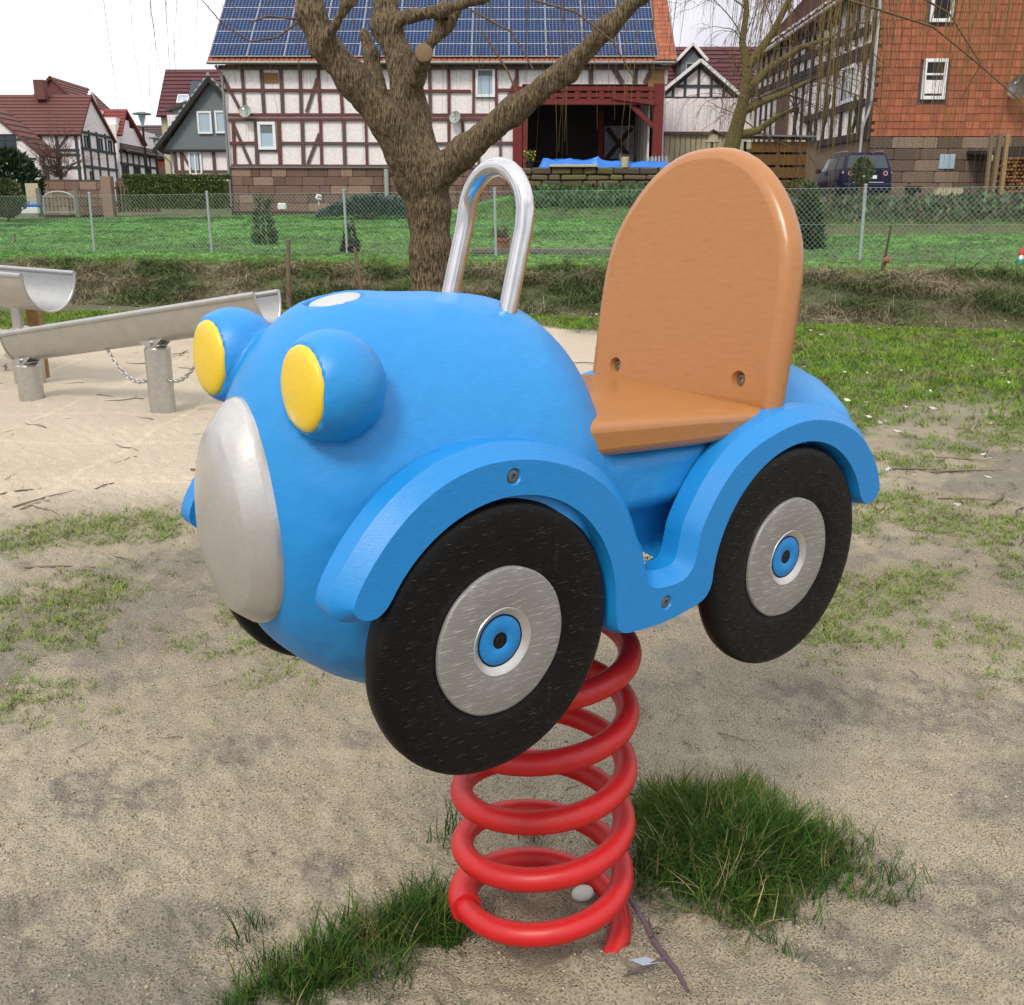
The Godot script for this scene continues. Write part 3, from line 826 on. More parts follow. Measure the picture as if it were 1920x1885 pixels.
	part(b, "gable", gable_mesh(PackedVector2Array([Vector2(-0.3, 7.4), Vector2(-9.9, 7.4), Vector2(-5.1, 11.9)]), -0.15, 0.15), M.plaster, Vector3(x1 - 0.16, 0, zf), Basis(Vector3(0, 0, 1), Vector3.UP, Vector3(-1, 0, 0)))
	var B := Basis(Vector3.RIGHT, up, nr)
	var tm := MB.new(); tm.cbox(Vector3.ZERO, Vector3(0.235, 0.36, 0.035), 0.012); tm.cbox(Vector3(0.085, 0, 0.025), Vector3(0.06, 0.355, 0.03), 0.012)
	var tmesh := tm.mesh()
	for r in 18:
		for k in 4:
			part(b, "roof_tile", tmesh, M.tile_orange[rng.randi() % 4], Vector3(6.33 + k * 0.232, 7.62, zf + 0.42) + up * (0.18 + r * 0.335) + nr * (0.085 + rr(0, 0.008)), B * Basis(Vector3.RIGHT, -0.06))
	var em := MB.new()
	for k in 82: em.cbox(Vector3(-13.1 + k * 0.236, 7.62, zf + 0.42) + nr * 0.05 + up * 0.04, Vector3(0.21, 0.2, 0.06), 0.02, B)
	var et := part(b, "eave_tiles", em.mesh(), M.tile_orange[1]); et.set_meta("kind", "stuff")
	pipe(b, "gutter", [Vector3(-13.25, 7.57, zf + 0.55), Vector3(7.1, 7.57, zf + 0.55)], 0.07, M.gutter)
	pipe(b, "verge_pipe", [Vector3(7.15, 7.6, zf + 0.45), Vector3(7.15, 7.6, zf + 0.45) + up * sl], 0.05, M.gutter)
	# solar panels: separate modules in thin frames
	var fm := MB.new()
	fm.cbox(Vector3.ZERO, Vector3(1.60, 0.935, 0.04), 0.006)
	var fmesh := fm.mesh()
	var pw := 1.58; var ph := 0.915
	var pa := []; pa.resize(Mesh.ARRAY_MAX)
	pa[Mesh.ARRAY_VERTEX] = PackedVector3Array([Vector3(-pw / 2, -ph / 2, 0.0225), Vector3(pw / 2, -ph / 2, 0.0225), Vector3(pw / 2, ph / 2, 0.0225), Vector3(-pw / 2, ph / 2, 0.0225)])
	pa[Mesh.ARRAY_NORMAL] = PackedVector3Array([Vector3(0, 0, 1), Vector3(0, 0, 1), Vector3(0, 0, 1), Vector3(0, 0, 1)])
	pa[Mesh.ARRAY_TEX_UV] = PackedVector2Array([Vector2(0, 1), Vector2(1, 1), Vector2(1, 0), Vector2(0, 0)])
	pa[Mesh.ARRAY_INDEX] = PackedInt32Array([0, 2, 1, 0, 3, 2])
	var pmesh := ArrayMesh.new(); pmesh.add_surface_from_arrays(Mesh.PRIMITIVE_TRIANGLES, pa)
	for r in 7:
		for k in 12:
			var c := Vector3(-12.35 + k * 1.628, 7.62, zf + 0.42) + up * (0.62 + r * 0.965) + nr * 0.16
			var f := part(b, "solar_panel", fmesh, M.white, c, B)
			part(f, "solar_cells", pmesh, M.pv)

func build_tile_house():
	var zf := -39.0; var xc := 13.0
	var b := thing("farmhouse", "timber-framed house with an orange tile-hung gable and a stone ground floor", "house")
	# gable front: stone below, tiles above
	bx(b, "wall", M.mortar, Vector3(xc + 4.8, 2.2, zf - 0.2), Vector3(9.6, 3.4, 0.4))
	courses(b, M.greystone, xc, xc + 7.4, 1.5, 3.88, zf + 0.03, 6, 0.5, 1.2, 0.10)
	part(b, "gable", gable_mesh(PackedVector2Array([Vector2(0, 3.9), Vector2(9.6, 3.9), Vector2(9.6, 9.4), Vector2(4.8, 14.6), Vector2(0, 9.4)]), -0.3, 0.0), M.timber_brown, Vector3(xc, 0, zf))
	var tm := MB.new(); tm.cbox(Vector3.ZERO, Vector3(0.255, 0.30, 0.025), 0.008)
	var tmesh := tm.mesh()
	var rest := MB.new(); var made := 0
	var wins := [[15.1, 5.824, 0.86, 1.36], [15.112, 8.316, 0.80, 1.25]]
	for r in 40:
		for k in 38:
			var x := xc + 0.13 + k * 0.26 + (0.0 if r % 2 == 0 else 0.0); var y := 4.05 + r * 0.258
			if x > xc + 9.6: continue
			if y > 9.4 and absf(x - xc - 4.8) > 4.8 * (14.4 - y) / 5.0: continue
			var skip := false
			for wv in wins:
				if absf(x - wv[0]) < wv[2] / 2 + 0.09 and absf(y - wv[1]) < wv[3] / 2 + 0.1: skip = true
			if skip: continue
			var at := Vector3(x, y, zf + 0.035 + rr(0.0, 0.012)); var bs := Basis(Vector3.RIGHT, -0.075) * Basis(Vector3(0, 0, 1), rr(-0.02, 0.02))
			if r < 14 and k < 23 and made < 300:
				part(b, "wall_tile", tmesh, M.tile_orange[rng.randi() % 4], at, bs); made += 1
			else: rest.cbox(at, Vector3(0.255, 0.30, 0.025), 0.008, bs)
	var ro := part(b, "upper_wall_tiles", rest.mesh(), M.tile_orange[0]); ro.set_meta("kind", "stuff")
	for wv in wins: window(b, Vector3(wv[0], wv[1], zf + 0.08), wv[2], wv[3], M.white, M.pane_dark, Basis(), 2, 0.12)
	bx(b, "curtain", M.plaster, Vector3(wins[0][0], wins[0][1] - 0.25, zf + 0.073), Vector3(0.6, 0.45, 0.02))
	dish(b, Vector3(17.978, 5.48, zf + 0.6), 0.42, M.dish_dark, Vector3(-0.8, 0.25, 0.6))
	bx(b, "notice", M.pane_light, Vector3(15.859, 3.034, zf + 0.1), Vector3(0.55, 0.5, 0.04))
	# canopy over the log pile
	bx(b, "canopy", M.timber_black, Vector3(17.328 + 0.9, 3.303, zf + 0.75), Vector3(3.4, 0.12, 1.5), Basis(Vector3.RIGHT, 0.06))
	# side wall that runs back along the lane
	bx(b, "wall", M.plaster, Vector3(xc + 0.15, 6.9, zf - 9.8), Vector3(0.3, 5.6, 19.5))
	bx(b, "wall", M.greystone[0], Vector3(xc + 0.16, 2.6, zf - 9.9), Vector3(0.28, 3.2, 19.4))
	bx(b, "corner_post", M.timber_black, Vector3(xc - 0.02, 6.6, zf - 0.12), Vector3(0.28, 5.6, 0.34))
	var sx := Vector3(-1, 0, 0)
	for q in [
		[-58.55, 7.07, -39.31, 6.79], [-58.68, 7.54, -39.37, 6.99], [-47.86, 5.27, -39.82, 5.16], [-47.67, 4.15, -39.28, 3.97],
		[-59.23, 8.25, -39.87, 7.65], [-59.18, 9.34, -43.69, 8.62]]:
		beam(b, "timber_rail", M.timber_black, Vector3(xc - 0.03, q[1], q[0]), Vector3(xc - 0.03, q[3], q[2]), 0.26, 0.14, sx)
	var zz := -40.2
	while zz > -58.0:
		beam(b, "timber_post", M.timber_black, Vector3(xc - 0.02, 7.3, zz), Vector3(xc - 0.02, 9.6, zz), 0.2, 0.12, sx)
		if zz > -50.5: beam(b, "timber_post", M.timber_black, Vector3(xc - 0.022, 4.1, zz), Vector3(xc - 0.022, 7.0, zz + rr(-0.1, 0.1)), 0.2, 0.12, sx)
		elif zz < -53.0: beam(b, "timber_post", M.timber_black, Vector3(xc - 0.022, 4.1, zz), Vector3(xc - 0.022, 7.0, zz), 0.2, 0.12, sx)
		zz -= 1.15
	for q in [[-40.3, -41.0], [-45.0, -44.2], [-46.4, -47.2], [-49.8, -49.0], [-41.0, -40.2]]:
		beam(b, "timber_brace", M.timber_black, Vector3(xc - 0.018, 4.2, q[0]), Vector3(xc - 0.018, 5.9 if q[0] < -41.5 else 5.5, q[1]), 0.17, 0.11, sx)
	bx(b, "barn_door", M.timber_brown, Vector3(xc - 0.04, 5.4, -51.8), Vector3(0.1, 3.0, 2.2))
	var wb := Basis(Vector3(0, 0, 1), Vector3.UP, Vector3(-1, 0, 0))
	window(b, Vector3(xc - 0.07, 6.0, -41.9), 1.75, 1.35, M.white, M.pane_light, wb, 1, 0.14)
	window(b, Vector3(xc - 0.07, 8.6, -42.2), 0.8, 1.3, M.timber_black, M.pane_dark, wb, 0, 0.1)
	window(b, Vector3(xc - 0.07, 8.6, -47.4), 0.9, 1.3, M.timber_black, M.pane_dark, wb, 0, 0.1)
	var dr := bx(b, "door", M.white, Vector3(xc - 0.06, 2.85, -46.72 ), Vector3(0.12, 2.1, 1.1))
	bx(b, "door_pane", M.pane, Vector3(xc - 0.13, 3.2, -46.72), Vector3(0.03, 0.9, 0.6))
	pipe(b, "downpipe", [Vector3(xc - 0.1, 9.4, zf + 0.12), Vector3(xc - 0.1, 5.0, zf + 0.12), Vector3(xc - 0.25, 4.2, zf - 0.1), Vector3(xc - 0.3, 2.2, zf - 0.1)], 0.06, M.galv)
	# roof
	var th := 1.05
	part(b, "roof", roof_mesh(Vector3(xc - 0.5, 9.0, zf + 0.3), Vector3(xc - 0.5, 9.0, zf - 19.8), Vector3(xc + 4.8, 14.8, zf - 19.8), Vector3(xc + 4.8, 14.8, zf + 0.3), 26, 0.05), M.roof_maroon)
	part(b, "roof", roof_mesh(Vector3(xc + 10.1, 9.0, zf + 0.3), Vector3(xc + 10.1, 9.0, zf - 19.8), Vector3(xc + 4.8, 14.8, zf - 19.8), Vector3(xc + 4.8, 14.8, zf + 0.3), 26, 0.05), M.roof_maroon)
	pipe(b, "gutter", [Vector3(xc - 0.6, 8.98, zf + 0.3), Vector3(xc - 0.6, 8.98, zf - 19.8)], 0.08, M.galv)

func build_middle_house():
	var zf := -60.0
	var b := thing("cottage", "small white house with a half-timbered gable and dark red roof behind the barn", "house")
	var g := PackedVector2Array([Vector2(8.1, 3.6), Vector2(12.7, 3.6), Vector2(12.7, 7.55), Vector2(10.29, 9.3), Vector2(8.1, 7.55)])
	part(b, "gable", gable_mesh(g, zf - 0.2, zf), M.plaster)
	bx(b, "wall", M.plaster, Vector3(10.6, 6.55, zf + 0.35), Vector3(5.0, 1.75, 0.5))
	for k in 16: bx(b, "wall_sheet", M.plaster, Vector3(8.26 + k * 0.31, 6.55, zf + 0.62), Vector3(0.27, 1.7, 0.05))
	bx(b, "ledge", M.timber_brown, Vector3(10.6, 5.62, zf + 0.55), Vector3(5.2, 0.16, 0.5))
	for k in 17: bx(b, "plank", M.cream, Vector3(8.3 + k * 0.29, 4.7, zf + 0.6), Vector3(0.25, 1.7, 0.06), Basis(Vector3(0, 0, 1), rr(-0.01, 0.01)))
	for q in [[8.9, 7.55, 8.9, 8.15], [9.55, 7.55, 9.55, 8.65], [10.29, 7.55, 10.29, 9.2], [11.0, 7.55, 11.0, 8.7], [11.7, 7.55, 11.7, 8.2]]:
		beam(b, "timber_post", M.timber_teal, Vector3(q[0], q[1], zf + 0.02), Vector3(q[2], q[3], zf + 0.02), 0.14, 0.08)
	for q in [[8.1, 7.5, 12.7, 7.5], [9.0, 8.12, 11.6, 8.12]]:
		beam(b, "timber_rail", M.timber_teal, Vector3(q[0], q[1], zf + 0.025), Vector3(q[2], q[3], zf + 0.025), 0.15, 0.08)
	for s in [-1.0, 1.0]:
		beam(b, "rafter", M.timber_teal, Vector3(10.29, 9.15, zf + 0.03), Vector3(10.29 + s * 2.2, 7.4, zf + 0.03), 0.14, 0.1)
		beam(b, "verge_board", M.white, Vector3(10.29, 9.42, zf + 0.4), Vector3(10.29 + s * 2.55, 7.42, zf + 0.4), 0.17, 0.06)
		part(b, "roof", roof_mesh(Vector3(10.29 + s * 2.55, 7.40, zf + 0.4), Vector3(10.29 + s * 2.55, 7.40, zf - 3.4), Vector3(10.29, 9.40, zf - 3.4), Vector3(10.29, 9.40, zf + 0.4), 8), M.roof_grey)
	# main roof behind, with a small gabled dormer
	bx(b, "wall", M.plaster, Vector3(11.0, 5.4, zf - 7.0), Vector3(9.0, 4.0, 6.8))
	part(b, "roof", roof_mesh(Vector3(6.2, 7.2, zf - 3.2), Vector3(15.8, 7.2, zf - 3.2), Vector3(15.8, 11.15, zf - 6.6), Vector3(6.2, 11.15, zf - 6.6), 15, 0.06), M.roof_maroon)
	part(b, "roof", roof_mesh(Vector3(6.2, 7.2, zf - 10.0), Vector3(15.8, 7.2, zf - 10.0), Vector3(15.8, 11.15, zf - 6.6), Vector3(6.2, 11.15, zf - 6.6), 15, 0.06), M.roof_maroon)
	var dz := zf - 3.6
	part(b, "dormer", gable_mesh(PackedVector2Array([Vector2(9.85, 8.6), Vector2(11.05, 8.6), Vector2(11.05, 9.95), Vector2(10.45, 10.6), Vector2(9.85, 9.95)]), dz - 2.0, dz), M.slate)
	window(b, Vector3(10.45, 9.45, dz + 0.04), 0.7, 0.75, M.dish, M.pane, Basis(), 0, 0.08)
	for s in [-1.0, 1.0]:
		beam(b, "verge_board", M.white, Vector3(10.45, 10.85, dz + 0.25), Vector3(10.45 + s * 0.9, 9.92, dz + 0.25), 0.16, 0.06)
		part(b, "dormer_roof", roof_mesh(Vector3(10.45 + s * 0.9, 9.9, dz + 0.25), Vector3(10.45 + s * 0.9, 9.9, dz - 2.4), Vector3(10.45, 10.83, dz - 2.4), Vector3(10.45, 10.83, dz + 0.25), 4), M.roof_maroon)

func build_left_houses():
	# slate gable beside the barn
	var zf := -58.0
	var b := thing("slate_house", "house with a grey slate gable above a white timber-framed ground floor, left of the barn", "house")
	part(b, "gable", gable_mesh(PackedVector2Array([Vector2(-18.95, 4.6), Vector2(-13.2, 4.6), Vector2(-13.2, 5.0), Vector2(-16.08, 8.1)]), zf - 0.3, zf), M.slate)
	bx(b, "wall", M.plaster, Vector3(-15.6, 3.2, zf - 0.25), Vector3(5.6, 2.9, 0.4))
	bx(b, "wall", M.plaster, Vector3(-16.0, 4.2, zf - 4.5), Vector3(5.4, 4.6, 8.0))
	bx(b, "gable_sill", M.timber_black, Vector3(-16.0, 4.62, zf + 0.05), Vector3(5.9, 0.12, 0.3))
	for s in [-1.0, 1.0]:
		part(b, "roof", roof_mesh(Vector3(-16.08 + s * 3.25, 4.62, zf + 0.35), Vector3(-16.08 + s * 3.25, 4.62, zf - 8.6), Vector3(-16.08, 8.3, zf - 8.6), Vector3(-16.08, 8.3, zf + 0.35), 12), M.roof_grey)
		beam(b, "verge_board", M.timber_black, Vector3(-16.08, 8.2, zf + 0.36), Vector3(-16.08 + s * 3.25, 4.52, zf + 0.36), 0.18, 0.08)
		var vm := MB.new()
		for k in 15: vm.cbox(Vector3(-16.08, 8.42, zf + 0.36).lerp(Vector3(-16.08 + s * 3.25, 4.74, zf + 0.36), k / 14.0), Vector3(0.2, 0.1, 0.1), 0.03, Basis(Vector3(0, 0, 1), -s * 0.85))
		part(b, "verge_tiles", vm.mesh(), M.dish).set_meta("kind", "stuff")
	# shed dormer on the left slope
	part(b, "dormer", gable_mesh(PackedVector2Array([Vector2(-18.6, 5.4), Vector2(-16.6, 5.4), Vector2(-16.6, 7.5), Vector2(-18.6, 6.9)]), zf - 4.0, zf - 1.2), M.slate)
	part(b, "dormer_roof", roof_mesh(Vector3(-18.9, 6.85, zf - 1.0), Vector3(-18.9, 6.85, zf - 4.2), Vector3(-16.3, 7.7, zf - 4.2), Vector3(-16.3, 7.7, zf - 1.0), 5), M.roof_grey)
	window(b, Vector3(-16.528, 6.052, zf + 0.06), 0.78, 1.15, M.white, M.pane_light, Basis(), 0, 0.1)
	window(b, Vector3(-15.579, 6.078, zf + 0.06), 0.78, 1.15, M.white, M.pane_light, Basis(), 0, 0.1)
	var dw := window(b, Vector3(-17.217, 3.981, zf + 0.02), 0.72, 1.25, M.white, M.pane_light, Basis(), 1, 0.1)
	for x in [-18.3, -17.95, -16.95, -16.2, -15.1]: beam(b, "timber_post", M.timber_brown, Vector3(x, 2.6, zf - 0.02), Vector3(x, 4.6, zf - 0.02), 0.16, 0.1)
	beam(b, "timber_rail", M.timber_brown, Vector3(-18.4, 3.55, zf - 0.015), Vector3(-13.4, 3.55, zf - 0.015), 0.14, 0.1)
	beam(b, "timber_brace", M.timber_brown, Vector3(-17.9, 4.5, zf - 0.025), Vector3(-17.3, 3.3, zf - 0.025), 0.13, 0.09)
	pipe(b, "downpipe", [Vector3(-19.1, 4.6, zf + 0.4), Vector3(-18.5, 4.0, zf + 0.2), Vector3(-18.45, 2.5, zf + 0.2)], 0.05, M.gutter)
	# maroon roof farther back
	var r := thing("maroon_roof_house", "pale house mostly hidden behind the slate gable, with a maroon roof, skylight and blue collector", "house")
	bx(r, "wall", M.cream, Vector3(-20.8, 5.2, -73.5), Vector3(5.4, 5.4, 2.6))
	part(r, "roof", roof_mesh(Vector3(-23.65, 7.7, -71.8), Vector3(-17.5, 7.7, -71.8), Vector3(-17.5, 10.95, -74.6), Vector3(-23.65, 10.95, -74.6), 12, 0.06), M.roof_maroon)
	part(r, "roof", roof_mesh(Vector3(-23.65, 7.7, -77.4), Vector3(-17.5, 7.7, -77.4), Vector3(-17.5, 10.95, -74.6), Vector3(-23.65, 10.95, -74.6), 12, 0.06), M.roof_maroon)
	bx(r, "verge_board", M.white, Vector3(-23.68, 9.3, -73.2), Vector3(0.06, 0.14, 4.3), Basis(Vector3.RIGHT, 0.86))
	var rb := Basis(Vector3.RIGHT, -0.71)
	window(r, Vector3(-22.05, 8.85, -72.65), 0.8, 0.75, M.white, M.pane_light, rb, 0, 0.1)
	bx(r, "collector", M.pane, Vector3(-21.05, 9.55, -73.2), Vector3(1.25, 1.35, 0.12), rb)
	# old house with the big dark red roof on the left
	var a := thing("old_house", "old timber-framed house with a broad dull red roof at the far left", "house")
	bx(a, "wall", M.plaster, Vector3(-33.4, 4.2, -75.1), Vector3(6.4, 5.2, 0.3))
	bx(a, "wall", M.plaster, Vector3(-30.35, 4.3, -78.3), Vector3(0.3, 5.4, 6.3))
	part(a, "gable", gable_mesh(PackedVector2Array([Vector2(-75.0, 7.0), Vector2(-81.0, 7.0), Vector2(-78.0, 10.0)]), -0.1, 0.1), M.plaster, Vector3(-30.3, 0, 0), Basis(Vector3(0, 0, 1), Vector3.UP, Vector3(-1, 0, 0)))
	part(a, "roof", roof_mesh(Vector3(-38.5, 6.75, -74.7), Vector3(-30.0, 6.75, -74.7), Vector3(-30.0, 9.65, -77.4), Vector3(-38.5, 9.65, -77.4), 12, 0.05), M.roof_red)
	part(a, "roof", roof_mesh(Vector3(-38.5, 6.75, -81.4), Vector3(-30.0, 6.75, -81.4), Vector3(-30.0, 9.65, -77.4), Vector3(-38.5, 9.65, -77.4), 12, 0.05), M.roof_red)
	bx(a, "chimney", M.roof_red, Vector3(-33.35, 9.9, -76.9), Vector3(0.7, 1.3, 0.7))
	for x in [-36.2, -35.1, -34.0, -32.9, -31.8, -30.45]: beam(a, "timber_post", M.timber_teal, Vector3(x, 3.4, -74.94), Vector3(x, 6.8, -74.94), 0.2, 0.1)
	for y in [4.6, 5.75, 5.45]: beam(a, "timber_rail", M.timber_teal, Vector3(-36.4, y, -74.935), Vector3(-30.3, y, -74.935), 0.17, 0.1)
	for x in [-33.4, -31.4]: beam(a, "timber_brace", M.timber_teal, Vector3(x - 0.4, 5.8, -74.945), Vector3(x + 0.4, 6.7, -74.945), 0.15, 0.09)
	bx(a, "gate", M.timber_brown, Vector3(-33.1, 3.9, -74.92), Vector3(1.0, 1.3, 0.1))
	var wb := Basis(Vector3(0, 0, -1), Vector3.UP, Vector3(1, 0, 0))
	var ex := Vector3(1, 0, 0)
	for z in [-75.2, -76.6, -78.0, -79.6, -81.2]: beam(a, "timber_post", M.timber_teal, Vector3(-30.18, 3.0, z), Vector3(-30.18, 7.2, z), 0.2, 0.1, ex)
	for y in [4.7, 5.9, 7.0]: beam(a, "timber_rail", M.timber_teal, Vector3(-30.17, y, -75.0), Vector3(-30.17, y, -81.4), 0.18, 0.1, ex)
	for z in [-76.0, -78.6, -80.4]: window(a, Vector3(-30.16, 6.35, z), 0.6, 0.9, M.timber_teal, M.pane, wb, 0, 0.07)
	window(a, Vector3(-30.16, 3.9, -76.4), 0.6, 1.0, M.timber_teal, M.pane, wb, 0, 0.07)
	# steep red gable rising behind its ridge
	var a2 := thing("gable_house", "house with a tall pointed red roof rising behind the broad dull red roof", "house")
	bx(a2, "wall", M.plaster, Vector3(-34.4, 5.5, -86.0), Vector3(4.8, 7.5, 5.8))
	for s in [-1.0, 1.0]:
		part(a2, "roof", roof_mesh(Vector3(-35.0 + s * 2.7, 8.9, -82.5), Vector3(-35.0 + s * 2.7, 8.9, -89.5), Vector3(-35.0, 11.55, -89.5), Vector3(-35.0, 11.55, -82.5), 10, 0.05), M.roof_red)
	part(a2, "gable", gable_mesh(PackedVector2Array([Vector2(-37.5, 8.9), Vector2(-32.5, 8.9), Vector2(-35.0, 11.4)]), -82.9, -82.7), M.roof_red)
	# white house cut by the left edge
	var c := thing("white_house", "white house wall with a dark window at the left edge, behind the bare bush", "house")
	part(c, "gable", gable_mesh(PackedVector2Array([Vector2(-38.5, 2.5), Vector2(-31.0, 2.5), Vector2(-31.0, 5.2), Vector2(-34.2, 8.0), Vector2(-38.5, 8.4)]), -70.3, -70.0), M.plaster)
	part(c, "roof", roof_mesh(Vector3(-30.7, 5.1, -69.8), Vector3(-30.7, 5.1, -73.0), Vector3(-34.2, 8.2, -73.0), Vector3(-34.2, 8.2, -69.8), 8), M.roof_red)
	window(c, Vector3(-33.122, 5.969, -69.96), 1.5, 0.9, M.timber_teal, M.pane, Basis(), 1, 0.08)
	for q in [[-34.8, 6.1, -31.4, 6.1], [-34.0, 4.9, -31.2, 4.9]]: beam(c, "timber_rail", M.timber_teal, Vector3(q[0], q[1], -69.97), Vector3(q[2], q[3], -69.97), 0.13, 0.08)
	# next house up the lane
	var e := thing("lane_house", "narrow timber-framed house with a bright red dormer roof, up the lane on the left", "house")
	bx(e, "wall", M.plaster, Vector3(-31.0, 4.9, -87.0), Vector3(1.2, 6.4, 9.0))
	bx(e, "wall", M.plaster, Vector3(-31.6, 7.7, -84.4), Vector3(2.2, 1.9, 2.8))
	part(e, "roof", roof_mesh(Vector3(-32.6, 7.35, -82.6), Vector3(-30.0, 7.35, -82.6), Vector3(-30.3, 9.45, -85.0), Vector3(-32.6, 9.45, -85.0), 8, 0.05), M.roof_bright)
	part(e, "roof", roof_mesh(Vector3(-32.6, 7.0, -88.2), Vector3(-30.0, 7.0, -88.2), Vector3(-30.3, 9.45, -85.0), Vector3(-32.6, 9.45, -85.0), 8, 0.05), M.roof_bright)
	part(e, "eave_roof", roof_mesh(Vector3(-29.7, 6.2, -83.0), Vector3(-29.7, 6.2, -92.0), Vector3(-31.3, 7.5, -92.0), Vector3(-31.3, 7.5, -83.0), 5), M.roof_grey)
	for z in [-83.0, -84.3, -85.6, -86.9, -88.2, -89.5, -91.0]: beam(e, "timber_post", M.timber_teal, Vector3(-30.38, 3.0, z), Vector3(-30.38, 6.4, z), 0.2, 0.1, ex)
	for y in [4.3, 5.3, 6.2]: beam(e, "timber_rail", M.timber_teal, Vector3(-30.37, y, -82.7), Vector3(-30.37, y, -91.4), 0.18, 0.1, ex)
	for z in [-83.6, -86.2, -88.8]: window(e, Vector3(-30.36, 4.8, z), 0.7, 0.8, M.timber_teal, M.pane, wb, 0, 0.07)
	window(e, Vector3(-31.3, 7.6, -82.96), 0.9, 0.9, M.timber_teal, M.pane, Basis(), 1, 0.07)
	# brick barn at the end of the lane
	var k := thing("brick_barn", "brick barn with a grey-brown roof at the end of the lane", "barn")
	bx(k, "wall", M.brick, Vector3(-29.5, 4.5, -95.2), Vector3(9.0, 4.4, 0.4))
	bx(k, "wall", M.brick, Vector3(-29.5, 4.5, -101.0), Vector3(9.0, 4.4, 0.4))
	part(k, "roof", roof_mesh(Vector3(-34.3, 6.3, -94.8), Vector3(-24.8, 6.3, -94.8), Vector3(-24.8, 9.4, -98.2), Vector3(-34.3, 9.4, -98.2), 14, 0.05), M.roof_grey)
	part(k, "roof", roof_mesh(Vector3(-34.3, 6.3, -101.6), Vector3(-24.8, 6.3, -101.6), Vector3(-24.8, 9.4, -98.2), Vector3(-34.3, 9.4, -98.2), 14, 0.05), M.roof_grey)
	bx(k, "door", M.timber_brown, Vector3(-31.0, 4.3, -94.97), Vector3(1.6, 2.6, 0.1))

# ============================================================ yard, street and fence
func blocks_wall(called: String, label: String, cat: String, mats: Array, a: Vector3, b: Vector3, h: float, rows: int, lmin: float, lmax: float, depth: float, core: Material) -> Node3D:
	# loose wall of separate stones between two foot points, facing +z of its own axes
	var d := b - a; var yaw := atan2(-d.z, d.x)
	var o := thing(called, label, cat, a, "", yaw)
	var L := Vector2(d.x, d.z).length()
	bx(o, "core", core, Vector3(L / 2, h / 2 - 0.06, -depth * 0.2), Vector3(L - 0.1, h - 0.12, depth * 0.55))
	var y := 0.0
	for r in rows:
		var hh := h / rows * rr(0.85, 1.15) if r < rows - 1 else h - y
		var x := rr(-0.1, 0.0)
		while x < L:
			var l := rr(lmin, lmax)
			var mb := MB.new(); mb.cbox(Vector3.ZERO, Vector3(l - rr(0.015, 0.05), hh * rr(0.84, 0.96), depth), minf(0.05, hh * 0.22), Basis(Vector3(0, 0, 1), rr(-0.05, 0.05)))
			part(o, "stone", mb.mesh(), mats[rng.randi() % mats.size()], Vector3(x + l / 2, y + hh / 2, rr(-0.05, 0.05)), Basis(Vector3.UP, rr(-0.06, 0.06)))
			x += l
		y += hh
	return o

